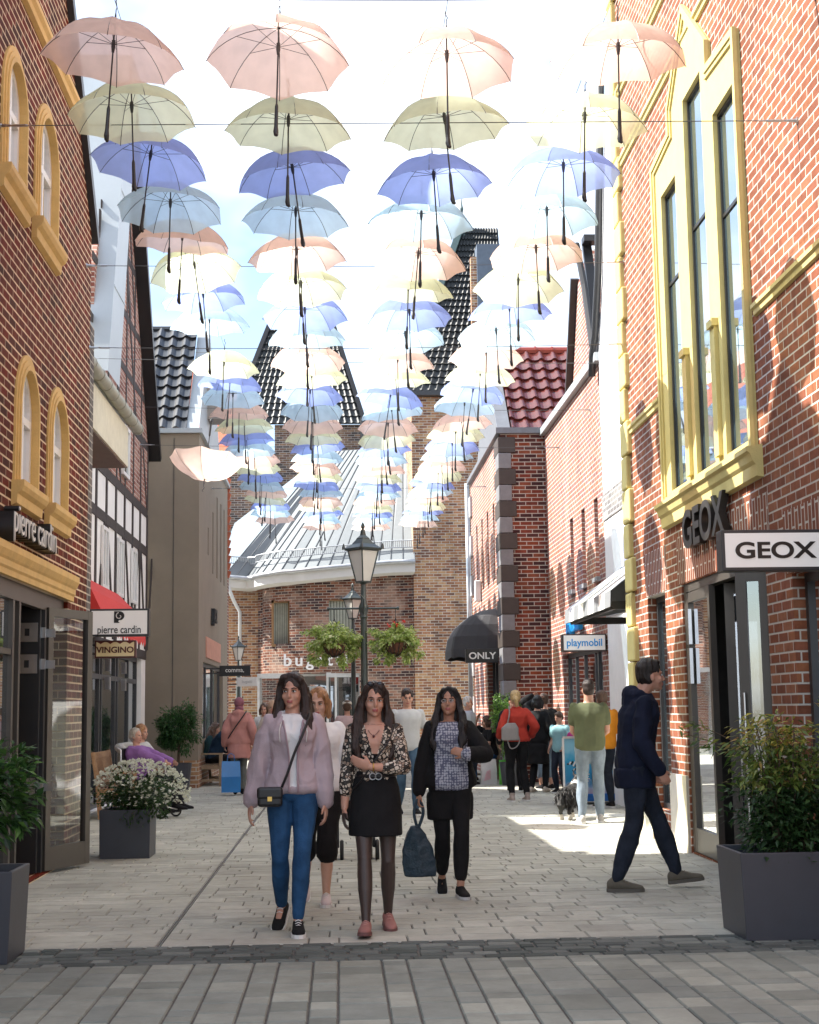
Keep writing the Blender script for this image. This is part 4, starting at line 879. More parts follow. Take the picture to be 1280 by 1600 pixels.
def make_umbrella(colour, seed):
    root = bpy.data.objects.new('umbrella', None); root.empty_display_size = .2; COL.objects.link(root)
    me = canopy_mesh('canopy', seed); me.materials.append(CL[colour]); c = bpy.data.objects.new('canopy', me); COL.objects.link(c); c.parent = root
    rb = MB()
    for k in range(8):
        a = 2*math.pi*k/8+math.pi/8; pts = []
        for j in range(0, 9):
            ang = j/8*1.12; r = UR*1.005*math.sin(ang)/math.sin(1.12); z = -UH*(1-math.cos(ang))/(1-math.cos(1.12))-.006; pts.append((r*math.cos(a), r*math.sin(a), z))
        rb.tube(pts, .0028, 4); m_ = pts[4]; rb.tube([(0, 0, -.16), m_], .0022, 4)
    rb.build('ribs', RIBM, root)
    sh = MB(); sh.tube([(0, 0, .06), (0, 0, -.80)], .0065, 6); sh.lathe([(.014, -.13), (.016, -.18), (.010, -.22)], n=8); sh.lathe([(.002, .085), (.006, .06), (.009, .0)], n=6); sh.build('shaft', RIBM, root)
    hd = MB(); hd.tube([(0, 0, -.62), (0, 0, -.64), (0, 0, -.80), (0, 0, -.84), (.006, 0, -.865), (.02, 0, -.878)], [.008, .013, .015, .020, .018, .010], 8); hd.build('handle', PLASTIC, root)
    hk = MB(); hk.tube([(0, 0, .07), (0, 0, .1), (.012, 0, .12), (0, 0, .14), (-.012, 0, .16), (0, 0, .18)], .004, 5); hk.build('hook', RIBM, root)
    return root
CYC = ['coral', 'pale yellow', 'violet blue', 'light blue']
protos = {c: make_umbrella(c, i) for i, c in enumerate(CYC)}; used = set()
ORD = 'first second third fourth fifth sixth seventh eighth ninth tenth eleventh twelfth thirteenth fourteenth fifteenth sixteenth seventeenth eighteenth nineteenth twentieth twenty-first twenty-second twenty-third twenty-fourth twenty-fifth'.split()
CN = ['leftmost', 'second from the left', 'third from the left', 'rightmost']
COLX = [-1.61, -.40, .84, 2.06]; ru = random.Random(5)
def tipz(i, n): return 6.5-(.0 if i in (0, 3) else .06+.05*min(n, 4)/4)+(.10*n/25)+((.05, .02, 0, -.03)[i] if 0 < n < 4 else 0)+((.11, .03, 0, -.05)[i] if n > 3 else 0)
for n in range(25):
    for i in range(4):
        c = CYC[n % 4]
        if c in used: o = copy_tree(protos[c])
        else: o = protos[c]; used.add(c)
        Y = 10.22+1.155*n+ru.uniform(-.05, .05); X = COLX[i]+ru.uniform(-.035, .035)+(-.05*n/25 if i == 0 else 0); z = tipz(i, n)+ru.uniform(-.02, .02)-.03
        rot = (ru.gauss(0, .055), ru.gauss(0, .06), ru.uniform(-1.5, 1.5))
        lab = '%s umbrella hanging in the %s row back, %s of its row' % (c, ORD[n], CN[i])
        if n == 8 and i == 0:
            X, Y, z = -1.80, 19.75, 4.62; rot = (R(172), R(8), .3); lab = 'coral and cream umbrella hanging upside down below the left line of umbrellas'
        o.location = (X, Y, z); o.rotation_euler = rot; tag(o, lab, 'umbrella', 'umbrellas hanging above the street')
# wires
def cable(label, a, b, r=.004, sag=.03, group='steel cables across the street', fit=True, n=14):
    A = Vector(a); B = Vector(b); o = bpy.data.objects.new('cable', None); COL.objects.link(o); o.location = a; tag(o, label, 'cable', group)
    q = MB(); q.tube([A.lerp(B, k/n)-Vector((0, 0, sag*math.sin(math.pi*k/n))) for k in range(n+1)], r, 5); q.build('wire', CABLE, o)
    if fit:
        for nm, P, Q in (('end_fitting', A, B), ('end_fitting', B, A)):
            dd = (Q-P).normalized(); q = MB(); q.tube([P, P+dd*.10, P+dd*.12, P+dd*.22, P+dd*.24, P+dd*.3], [.018, .008, .012, .012, .007, .005], 6); q.tube([P-dd*.03, P+dd*.01], .03, 8); q.build(nm, STEEL, o)
    return o
W = [(10.18, 6.62, 6.70, 'topmost cable across the street, above the first row of umbrellas'), (11.85, 6.40, 6.36, 'cable crossing just below the second row of umbrellas'), (16.1, 6.46, 6.90, 'cable crossing at the sixth row of umbrellas'), (17.6, 5.75, 6.15, 'cable crossing from the half timbered bay to the yellow corner blocks')]
cable(W[0][3], (XL, 10.2, 6.66), (XG, 10.2, 6.72)); cable(W[1][3], (XL, 11.9, 6.38), (XG, 10.75, 5.98), sag=.0)
cable(W[2][3], (XL, 16.1, 6.47), (XG, 17.6, 6.98)); cable(W[3][3], (XL, 16.38, 5.6), (XG, 17.66, 5.95))
cable('cable crossing at the tenth row of umbrellas', (XH, 21.4, 6.7), (X7, 21.4, 6.6)); cable('cable crossing at the thirteenth row of umbrellas', (XH, 24.4, 6.6), (X7, 24.4, 6.5))
cable('cable crossing in front of the beige building corner', (XH, 28.0, 6.6), (X7, 28.0, 6.5)); cable('farthest cable across the street, over the dark domed awning', (XE, 33.0, 6.5), (XO, 33.0, 6.5))
for i in range(4): cable('long cable carrying the %s line of umbrellas' % (CN[i] if i in (0, 3) else CN[i]), (COLX[i], 8.6, 6.70), (COLX[i], 39.0, 6.66), r=.0025, sag=.0, group='long cables along the street', fit=False, n=4)
# ------------------------------------------------------------------ plants
def leafmat(name, cols, rough=.45, trans=.35):
    if name in MATS: return MATS[name]
    m, nt, b = newmat(name); b.inputs['Roughness'].default_value = rough
    g = N(nt, 'ShaderNodeAttribute'); g.attribute_name = 'tone'; cr = N(nt, 'ShaderNodeValToRGB'); el = cr.color_ramp.elements
    while len(el) < len(cols): el.new(.5)
    for i, c in enumerate(cols): el[i].position = i/(len(cols)-1); el[i].color = c4(c)
    ln(nt, g.outputs['Fac'], cr.inputs[0]); ln(nt, cr.outputs[0], b.inputs['Base Color'])
    tr = N(nt, 'ShaderNodeBsdfTranslucent'); ln(nt, cr.outputs[0], tr.inputs[0]); ms = N(nt, 'ShaderNodeMixShader'); ms.inputs[0].default_value = trans
    ln(nt, b.outputs[0], ms.inputs[1]); ln(nt, tr.outputs[0], ms.inputs[2]); ln(nt, ms.outputs[0], nt.nodes['Material Output'].inputs[0]); MATS[name] = m; return m
def leaves(name, pts, m, parent, size=(.03, .06), wr=.45, droop=.3, rg=random, outward=None, fold=.25):
    """pts: list of (pos, outward dir). Each leaf is a folded pointed blade"""
    vs = []; fs = []; tone = []
    off = Vector((0, 0, 0)); p = parent
    while p is not None: off += Vector(p.location); p = p.parent
    for pos, od in pts:
        L = rg.uniform(*size); dr = Vector(od)+Vector((rg.gauss(0, .55), rg.gauss(0, .55), rg.gauss(0, .45)-droop))
        if dr.length < .05: dr = Vector((0, 0, 1))
        dr.normalize(); up = Vector((rg.gauss(0, .5), rg.gauss(0, .5), 1)); sd = dr.cross(up)
        if sd.length < .05: sd = Vector((1, 0, 0))
        sd.normalize(); nn = sd.cross(dr); w = L*wr/2; P = Vector(pos)-off; o = len(vs)
        vs += [P, P+dr*L*.4+sd*w+nn*w*fold, P+dr*L*.45, P+dr*L*.4-sd*w+nn*w*fold, P+dr*L-Vector((0, 0, L*.12))]
        fs += [(o, o+1, o+2), (o, o+2, o+3), (o+1, o+4, o+2), (o+2, o+4, o+3)]; t = min(1, max(0, rg.gauss(.5, .25))); tone += [t]*4
    me = bpy.data.meshes.new(name); me.from_pydata([tuple(v) for v in vs], [], fs); me.materials.append(m); at = me.attributes.new('tone', 'FLOAT', 'FACE'); at.data.foreach_set('value', tone)
    o = bpy.data.objects.new(name, me); COL.objects.link(o); o.parent = parent; return o
def blob_pts(c, r, n, rg, clumps=26, inner=.35, squash=1):
    """points in irregular leaf clumps round an ellipsoid"""
    out = []; cl = []
    for k in range(clumps):
        v = Vector((rg.gauss(0, 1), rg.gauss(0, 1), rg.gauss(0, 1))).normalized(); q = rg.uniform(.25, 1.0); cl.append((Vector((v.x*r[0]*q, v.y*r[1]*q, v.z*r[2]*q)), rg.uniform(.16, .34)))
    for k in range(n):
        cc, cr_ = rg.choice(cl); v = Vector((rg.gauss(0, 1), rg.gauss(0, 1), rg.gauss(0, 1))).normalized()*(rg.random()**.4)*cr_
        p = cc+Vector((v.x*r[0]*1.2, v.y*r[1]*1.2, v.z*r[2]*1.1)); od = p.normalized() if p.length > .01 else Vector((0, 0, 1)); out.append((Vector(c)+p, od))
    return out
PLANT = mat('graphite_planter', (.048, .053, .066), .42, var=.06, bump=.05, bscale=200); SOIL = mat('soil', (.02, .015, .01), .95, var=.4, scale=30, bump=.6)
def planter_mesh(parent, x0, x1, y0, y1, h, taper=.0, wall=.03):
    cx, cy = (x0+x1)/2, (y0+y1)/2; k = 1-taper
    def rg_(s, z, inset=0): return [((cx+(px-cx)*s+(inset if px < cx else -inset)), (cy+(py-cy)*s+(inset if py < cy else -inset)), z) for px, py in ((x0, y0), (x1, y0), (x1, y1), (x0, y1))]
    q = MB(); q.rings([rg_(k, 0), rg_(1, h), rg_(1, h, wall), rg_(1-.1*taper, h-.12, wall+.004)], 0, False); o = q.build('planter_box', PLANT, parent); bevel(o, .006, 2)
    q = MB(); q.add([(a, b, h-.07) for a, b, _ in rg_(1-.06*taper, 0, wall)], [(0, 1, 2, 3)]); q.build('soil', SOIL, parent)
rl = random.Random(21)
G_DARK = leafmat('laurel_leaves', [(.012, .035, .012), (.03, .085, .022), (.055, .14, .03), (.10, .22, .045)])
G_MED = leafmat('privet_leaves', [(.015, .05, .012), (.035, .10, .025), (.06, .16, .04)])
STEM = mat('bark_stem', (.09, .065, .045), .85, var=.2)
# left front planter
t = thing('planter', 'tall tapered graphite planter with a dense dark glossy laurel bush, cut by the left edge', 'planter', (-2.2, 9.85, 0))
planter_mesh(t, -2.80, -2.01, 9.32, 9.85, .55, .05)
pts = blob_pts((-2.38, 9.62, .98), (.44, .36, .44), 5200, rl, 60)+blob_pts((-2.45, 9.62, 1.28), (.28, .3, .36), 1800, rl, 26)
leaves('foliage', pts, G_DARK, t, (.055, .095), .46, .1, rl)
q = MB(); 
for k in range(9): a = rl.uniform(0, 6.28); q.tube([(-2.4+.08*math.cos(a), 9.6+.08*math.sin(a), .47), (-2.4+.12*math.cos(a), 9.6+.12*math.sin(a), .9), (-2.42+.15*math.cos(a), 9.6+.15*math.sin(a), 1.3)], [.012, .009, .004], 5)
q.build('stems', STEM, t)
# right front planter with nandina
t = thing('planter', 'wide tapered graphite planter with a feathery yellow green shrub on bare stems', 'planter', (3.1, 10.1, 0))
planter_mesh(t, 2.57, 3.50, 9.58, 10.2, .55, .05)
G_NAN = leafmat('nandina_leaves', [(.03, .07, .015), (.07, .14, .025), (.16, .22, .04), (.24, .20, .06)]); G_NANT = leafmat('nandina_new_leaves', [(.22, .26, .04), (.40, .38, .07), (.40, .18, .06)])
G_NAND = leafmat('nandina_low_leaves', [(.01, .03, .01), (.025, .07, .02), (.05, .11, .03)])
st = MB(); P1 = []; P2 = []; P0 = []
for k in range(46):
    a = rl.uniform(0, 6.28); r0 = rl.uniform(.02, .12); r1 = rl.uniform(.05, .34); h = rl.uniform(.85, 1.42); b = (2.98+r0*math.cos(a), 9.9+r0*math.sin(a), .47); tp = Vector((2.98+r1*math.cos(a), 9.9+r1*math.sin(a)*.8, h)); md = Vector(b).lerp(tp, .5)+Vector((0, 0, .08))
    st.tube([b, md, Vector(b).lerp(tp, .93)], [.008, .006, .003], 5)
    for s in range(12):
        q = .22+.78*s/11; pp = Vector(b).lerp(tp, q); dv = Vector((rl.gauss(0, 1), rl.gauss(0, 1), rl.uniform(-.3, .4))).normalized(); L = rl.uniform(.10, .22)
        for j in range(12):
            x = pp+dv*L*(.3+j/9*.8)+Vector((rl.gauss(0, .02), rl.gauss(0, .02), rl.gauss(0, .02)-.05*(j/9)**2)); lst = P0 if x.z < .95 else (P1 if x.z < 1.22 or rl.random() < .35 else P2); lst.append((x, dv))
for k in range(5):
    a = (0.1, .5, 2.8, 5.9, 3.5)[k]; tp = Vector((2.98+.62*math.cos(a), 10.05+.3*math.sin(a), 1.22+.04*k)); q0 = Vector((3.0, 10.05, .9)); st.tube([q0, q0.lerp(tp, .5)+Vector((0, 0, .1)), tp], [.005, .004, .002], 4)
    for j in range(40): x = (q0+Vector((0, 0, .1))).lerp(tp, rl.uniform(.45, 1.05)); P1.append((x+Vector((rl.gauss(0, .03), rl.gauss(0, .03), rl.gauss(0, .03))), (math.cos(a), math.sin(a), 0)))
leaves('low_foliage', P0, G_NAND, t, (.035, .07), .42, .2, rl); leaves('foliage', P1, G_NAN, t, (.045, .085), .32, .25, rl); leaves('top_foliage', P2, G_NANT, t, (.05, .09), .26, .1, rl); st.build('stems', STEM, t)
# flower planter
t = thing('planter', 'square graphite planter overflowing with small white flowers', 'planter', (-2.25, 16.1, 0))
planter_mesh(t, -2.52, -1.99, 15.8, 16.33, .50, .02)
pts = [p for p in blob_pts((-2.17, 16.05, .64), (.47, .40, .30), 5200, rl, 60)]
G_FL = leafmat('bedding_leaves', [(.012, .035, .01), (.035, .085, .02), (.06, .13, .03)])
leaves('foliage', pts, G_FL, t, (.025, .05), .5, .2, rl)
W_FL = leafmat('white_petals', [(.55, .56, .44), (.78, .80, .68), (.82, .84, .76)], .6, .3)
fl = []
for k in range(520):
    a = rl.uniform(0, 6.28); zz = rl.uniform(-.25, 1); rr = math.sqrt(max(0, 1-zz*zz)); 
    if math.cos(a) < -.1 and zz < .3 and rl.random() < .75: continue
    c = Vector((-2.14+.50*rr*math.cos(a)*rl.uniform(.95, 1.08), 16.05+.43*rr*math.sin(a), .64+.36*zz)); od = Vector((rr*math.cos(a), rr*math.sin(a), zz+.3))
    for j in range(5): fl.append((c+Vector((rl.gauss(0, .006), rl.gauss(0, .006), rl.gauss(0, .006))), od))
leaves('flowers', fl, W_FL, t, (.022, .032), 1.15, 0, rl, fold=.05)
# round bush planters
def bush(label, c, r, pr, ph, m, n=2600, cl=60, grp=None):
    t = thing('planter', label, 'planter', (c[0], c[1], 0), grp); q = MB(); q.lathe([(pr*.78, 0), (pr, ph), (pr*.92, ph), (pr*.9, ph-.06)], (c[0], c[1], 0), 20); q.build('pot', PLANT, t, smooth=False); q = MB(); q.lathe([(.01, ph-.05), (pr*.9, ph-.05)], (c[0], c[1], 0), 16, cap=False); q.build('soil', SOIL, t)
    leaves('foliage', blob_pts((c[0], c[1], c[2]), r, int(n*1.8), rl, int(cl*1.3)), m, t, (.04, .08), .45, .1, rl); q = MB(); q.tube([(c[0], c[1], ph-.05), (c[0]+.02, c[1], c[2])], [.03, .02], 6); q.build('stem', STEM, t); return t
bush('round clipped green bush in a dark pot before the beige building corner', (-3.08, 28.6, 1.22), (.40, .38, .50), .26, .55, G_MED, 3400, 50)
bush('leafy light green bush beside the brown and grey corner blocks, behind the red jacket', (3.36, 29.2, 1.25), (.34, .30, .60), .24, .45, leafmat('light_green_leaves', [(.04, .10, .02), (.10, .22, .04), (.22, .36, .08)]), 2400, 40)  # leaf tones vary at random from mid to light green
# ------------------------------------------------------------------ lamps
LGREEN = mat('dark_green_cast_iron', (.035, .048, .042), .4, var=.1, coat=.2); LGLASS = mat('frosted_lantern_glass', (.62, .60, .54), .35, var=.03)
def lamp(label, X, Y, top, s=1.0, arms=True):
    t = thing('street_lamp', label, 'street lamp', (X, Y, 0), 'street lamps'); zl = top-1.0*s   # lantern bottom
    q = MB(); q.lathe([(.16, 0), (.16, .06), (.13, .10), (.12, .5), (.085, .56), (.095, .62), (.07, .68), (.062, 1.5), (.075, 1.53), (.062, 1.58), (.052, zl-.62*s), (.075*s, zl-.60*s), (.06*s, zl-.56*s), (.085*s, zl-.45*s), (.085*s, zl-.42*s), (.05*s, zl-.34*s), (.042*s, zl-.04*s), (.10*s, zl)], (X, Y, 0), 20); smoothang(q.build('post', LGREEN, t), 35)
    b, tp, h = .088*s, .185*s, .54*s; z0 = zl; z1 = zl+h; q = MB(); ph = math.pi/4+R(45)*0
    cs = lambda r, z: [(X+r*1.414*math.cos(ph+k*math.pi/2+R(40)), Y+r*1.414*math.sin(ph+k*math.pi/2+R(40)), z) for k in range(4)]
    A, B = cs(b, z0), cs(tp, z1)
    for k in range(4): q.bar(A[k], B[k], .022*s, .022*s)
    for rr in (A, B):
        for k in range(4): q.bar(rr[k], rr[(k+1) % 4], .026*s, .026*s)
    lt = q.build('lantern_frame', LGREEN, t)
    q = MB(); q.rings([cs(b-.004, z0), cs(tp-.006, z1)], 0, True); q.build('glass', LGLASS, lt)
    q = MB(); q.rings([cs(tp+.035*s, z1), cs(tp+.045*s, z1+.035*s), cs(tp*.75, z1+.11*s), cs(tp*.45, z1+.19*s), cs(tp*.42, z1+.21*s), cs(tp*.2, z1+.26*s), cs(tp*.12, z1+.36*s)], 0, True)
    for p in cs(tp+.05*s, z1+.02*s): q.lathe([(.03*s, 0), (.022*s, .05*s), (.008*s, .10*s)], p, 6)
    q.lathe([(.02*s, 0), (.018*s, .03*s), (.035*s, .06*s), (.03*s, .10*s), (.006*s, .15*s)], (X, Y, z1+.34*s), 10); q.build('lantern_roof', LGREEN, lt)
    if arms:
        za = top-1.45; q = MB(); q.tube([(X-.60, Y, za), (X+.58, Y, za)], .018, 8); q.tube([(X-.62, Y, za), (X-.58, Y, za)], .03, 8); q.tube([(X+.56, Y, za), (X+.60, Y, za)], .03, 8); q.tube([(X, Y-.08, za-.1), (X, Y-.14, za+.15), (X-.05, Y-.14, za+.22)], .012, 6); q.build('cross_arm', LGREEN, t)
    return t, top-1.45
t1, za = lamp('nearest dark green street lamp, carrying two hanging flower baskets', .42, 25.0, 4.66)
lamp('street lamp standing just behind the basket lamp, lower in view', .34, 36.0, 4.57, .85)
lamp('small dark street lamp beside the black comma sign, far down the street', -2.62, 38.6, 3.45, .62, False)
G_BK = leafmat('basket_leaves', [(.16, .26, .05), (.38, .50, .12), (.58, .66, .25), (.80, .80, .52)], .5, .45)
for bx, lab in ((-.08, 'hanging basket of trailing variegated leaves on the left arm of the street lamp'), (.96, 'hanging basket of variegated leaves with a few red flowers on the right lamp arm')):
    c = (bx, 25.0, 2.62); t = thing('hanging_basket', lab, 'hanging basket', (bx, 25.0, 2.3), 'hanging flower baskets')
    q = MB(); q.lathe([(.03, -.22), (.14, -.16), (.20, -.06), (.22, .0)], c, 16, 0, False)
    for k in range(14): a = k*2*math.pi/14; q.tube([(c[0]+.03*math.cos(a), c[1]+.03*math.sin(a), c[2]-.225), (c[0]+.145*math.cos(a), c[1]+.145*math.sin(a), c[2]-.16), (c[0]+.23*math.cos(a), c[1]+.23*math.sin(a), c[2]+.0)], .007, 4, 1)
    q.build('basket', [mat('coir_liner', (.13, .055, .03), .9, var=.2), BLACKM], t)
    q = MB()
    for k in range(3): a = k*2.1+.4; q.tube([(c[0]+.2*math.cos(a), c[1]+.2*math.sin(a), c[2]), (c[0], c[1], c[2]+.42), (c[0], c[1], za)], .006, 4)
    q.build('chain', BLACKM, t)
    pts = blob_pts((c[0], c[1], c[2]+.10), (.46, .36, .20), 2600, rl, 40)+blob_pts((c[0]-.22, c[1]+.1, c[2]-.16), (.24, .3, .22), 900, rl, 14)+blob_pts((c[0]+.26, c[1]+.1, c[2]-.14), (.22, .3, .26), 900, rl, 14)
    leaves('foliage', pts, G_BK, t, (.05, .085), .55, .35, rl)
    if bx > 0:
        rp = []
        for k in range(6):
            cc = Vector((c[0]-.02+rl.uniform(-.12, .16), c[1]-.2, c[2]+.30+rl.uniform(-.03, .05)))
            rp += [(cc, (rl.gauss(0, 1), rl.gauss(0, 1), rl.gauss(0, 1))) for j in range(7)]
        leaves('red_flowers', rp, leafmat('red_petals', [(.5, .02, .02), (.75, .06, .04)], .5, .2), t, (.03, .05), .7, 0, rl)
# ------------------------------------------------------------------ benches
TEAK = mat('teak', (.36, .21, .11), .6, var=.2, scale=4, stretch=(1, 8, 8)); TEAKG = mat('weathered_teak', (.30, .22, .14), .7, var=.2, scale=4)
def bench(label, loc, rz, L=1.5, m=TEAK):
    t = thing('park_bench', label, 'bench', loc); rot = Matrix.Rotation(rz, 3, 'Z'); P = lambda x, y, z: Vector(loc)+rot @ Vector((x, y, z))
    # bench local: length along x, faces -y
    q = MB()
    for k in range(6): y = -.24+.09*k; q.bar(P(-L/2+.03, y, .43-.004*k), P(L/2-.03, y, .43-.004*k), .07, .025)
    q.build('seat', m, t); q = MB(); q.bar(P(-L/2+.03, .33, .90), P(L/2-.03, .33, .90), .03, .09); q.bar(P(-L/2+.03, .27, .52), P(L/2-.03, .27, .52), .03, .06); n = int(L/.09)
    for k in range(n): x = -L/2+.08+(L-.16)*k/(n-1); q.bar(P(x, .272, .53), P(x, .328, .88), .05, .018, (0, 1, 0) if abs(rz) < .1 else tuple(rot @ Vector((0, 1, 0))))
    q.build('backrest', m, t)
    for s in (-1, 1):
        q = MB(); q.bar(P(s*(L/2-.03), -.26, 0), P(s*(L/2-.03), -.26, .64), .06, .06, tuple(rot @ Vector((0, 1, 0)))); q.build('leg', m, t)
        q = MB(); q.bar(P(s*(L/2-.03), .22, 0), P(s*(L/2-.03), .26, .45), .06, .06, tuple(rot @ Vector((0, 1, 0)))); q.bar(P(s*(L/2-.03), .26, .45), P(s*(L/2-.03), .34, .95), .06, .05, tuple(rot @ Vector((0, 1, 0)))); q.build('leg', m, t)
        q = MB(); q.bar(P(s*(L/2-.03), -.30, .655), P(s*(L/2-.03), .30, .655), .065, .03); q.build('armrest', m, t)
        q = MB(); q.bar(P(s*(L/2-.03), -.25, .38), P(s*(L/2-.03), .24, .38), .03, .07); q.bar(P(s*(L/2-.03), -.25, .12), P(s*(L/2-.03), .24, .12), .03, .05); q.build('side_rail', m, t)
    q = MB(); q.bar(P(-L/2+.03, 0, .12), P(L/2-.03, 0, .12), .04, .04); q.build('stretcher', m, t); return t
bench('teak bench by the wall, beside the woman in purple and the flower planter', (-3.22, 22.4, 0), R(90), 1.5)
bench('weathered teak bench where the couple sits, before the beige building', (-2.62, 31.4, 0), R(84), 1.5, TEAKG)
bench('wooden bench under the dark domed awning where people sit', (2.55, 31.6, 0), R(-20), 1.6, TEAKG)
# ------------------------------------------------------------------ bags, board
def paper_bag(label, c, w, dp, h, m, rz=0, handles=True, extra=None):
    t = thing('shopping_bag', label, 'bag', c); rot = Matrix.Rotation(rz, 3, 'Z'); P = lambda x, y, z: Vector(c)+rot @ Vector((x, y, z)); q = MB()
    R0 = [P(-w/2, -dp/2, 0), P(w/2, -dp/2, 0), P(w/2, dp/2, 0), P(-w/2, dp/2, 0)]; R1 = [P(-w/2*1.02, -dp/2*1.1, h*.5), P(w/2*1.03, -dp/2*1.05, h*.5), P(w/2*1.02, dp/2, h*.5), P(-w/2, dp/2, h*.5)]; R2 = [P(-w/2*.97, -dp/2*.5, h), P(w/2*.95, -dp/2*.55, h*.98), P(w/2*.95, dp/2*.4, h), P(-w/2*.97, dp/2*.4, h*.98)]
    q.rings([R0, R1, R2], 0, False); q.add(R0, [(0, 1, 2, 3)]); q.build('bag_body', m, t, recalc=False)
    if handles:
        for s in (-1, 1):
            q = MB(); q.tube([P(-w*.2, s*dp*.22, h*.97), P(-w*.16, s*dp*.15, h*1.18), P(0, s*dp*.1, h*1.24), P(w*.16, s*dp*.15, h*1.18), P(w*.2, s*dp*.22, h*.97)], .007, 5); q.build('handle', m, t)
    if extra: extra(P, t)
    return t
GREENB = mat('lime_bag_plastic', (.10, .55, .03), .35, var=.08, coat=.3); WHB = mat('white_bag_plastic', (.62, .60, .60), .35, var=.08, coat=.2); BLB = mat('blue_bag_plastic', (.01, .17, .48), .3, var=.1, coat=.3); PINKD = mat('pink_print', (.75, .35, .42), .5, var=0)
def pinkdots(P, t):
    q = MB()
    for k in range(7): q.tube([P(-.12+.01*k, -.085, .08+.028*k), P(.02, -.09, .12+.028*k)], .006, 4)
    q.build('printed_swirl', PINKD, t)
paper_bag('white plastic shopping bag with pink print on the ground by the bench', (2.95, 29.6, 0), .30, .14, .50, WHB, .1, True, pinkdots)
paper_bag('bright lime green shopping bag on the ground beside the white one', (3.30, 29.5, 0), .30, .14, .48, GREENB, -.15)
paper_bag('glossy blue shopping bag held by the person in the pink coat', (-1.98, 27.2, .06), .34, .16, .56, BLB, .1)
q = MB(); q.lathe([(.09, 0), (.095, .02), (.095, .55), (.08, .57)], (3.5, 29.3, 0), 14); tag(q.build('litter_bin', STEEL, None), 'slim steel litter bin behind the red jacket, by the corner blocks', 'bin')
AD = (3.66, 23.1, 0)
t = thing('advertising_board', 'pavement board with an underwater fish poster on a blue base beside the dog', 'sign', AD)
rot = Matrix.Rotation(R(6), 3, 'Z'); P = lambda x, y, z: Vector(AD)+rot @ Vector((x, y, z))
q = MB(); q.obox(P(.22, .22, .10), .85, .5, .12, rot); bevel(q.build('base', mat('blue_base_plastic', (.01, .12, .42), .45), t), .02)
q = MB()
for x in (-.19, .61): q.bar(P(x, 0, .14), P(x, 0, 1.02), .03, .04, (0, 1, 0))
q.bar(P(-.19, 0, 1.03), P(.61, 0, 1.03), .04, .035); q.bar(P(-.175, 0, .13), P(.595, 0, .13), .04, .035); q.build('frame', mat('silver_frame', (.7, .7, .7), .35, metal=.5), t)
def poster():
    m, nt, b = newmat('underwater_poster'); tc = N(nt, 'ShaderNodeTexCoord'); sp = N(nt, 'ShaderNodeSeparateXYZ'); ln(nt, tc.outputs['Object'], sp.inputs[0]); mr = N(nt, 'ShaderNodeMapRange'); mr.inputs[1].default_value = .1; mr.inputs[2].default_value = 1.0; ln(nt, sp.outputs[2], mr.inputs[0])
    n = N(nt, 'ShaderNodeTexNoise'); n.inputs['Scale'].default_value = 9; ln(nt, tc.outputs['Object'], n.inputs['Vector']); ad = N(nt, 'ShaderNodeMath', operation='MULTIPLY_ADD'); ad.inputs[1].default_value = .3; ln(nt, n.outputs['Fac'], ad.inputs[0]); ln(nt, mr.outputs[0], ad.inputs[2])
    cr = N(nt, 'ShaderNodeValToRGB'); el = cr.color_ramp.elements
    while len(el) < 5: el.new(.5)
    for i, (p_, c) in enumerate(((.1, (.45, .25, .30)), (.3, (.35, .40, .55)), (.45, (.02, .22, .45)), (.8, (.03, .35, .60)), (1, (.25, .55, .70)))): el[i].position = p_; el[i].color = c4(c)
    ln(nt, ad.outputs[0], cr.inputs[0]); ln(nt, cr.outputs[0], b.inputs['Base Color']); b.inputs['Roughness'].default_value = .3; return m
q = MB(); q.add([P(-.175, 0, .15), P(.595, 0, .15), P(.595, 0, 1.02), P(-.175, 0, 1.02)], [(0, 1, 2, 3)]); po = q.build('poster', poster(), t)
q = MB()
for fx, fz, s_ in ((-.02, .62, 1), (.10, .66, .8), (.02, .52, .7)): 
    for k in range(7): q.obox(P(fx-.1*s_+.033*k*s_, -.006, fz+.02*math.sin(k)), .024*s_, .004, .05*s_*(1.6-abs(k-3)*.35), rot @ Matrix.Rotation(.5, 3, 'Y'), k % 2)
q.build('striped_fish', [SIGNK, SIGNW], po)
q = MB()
for k in range(4): q.obox(P(.14, -.005, .46-.035*k), .16-.03*(k % 2), .003, .012, rot)
q.lathe([(.06, 0), (.06, .004)], (0, 0, 0), 4) if False else None
q.build('text_lines', SIGNW, po)
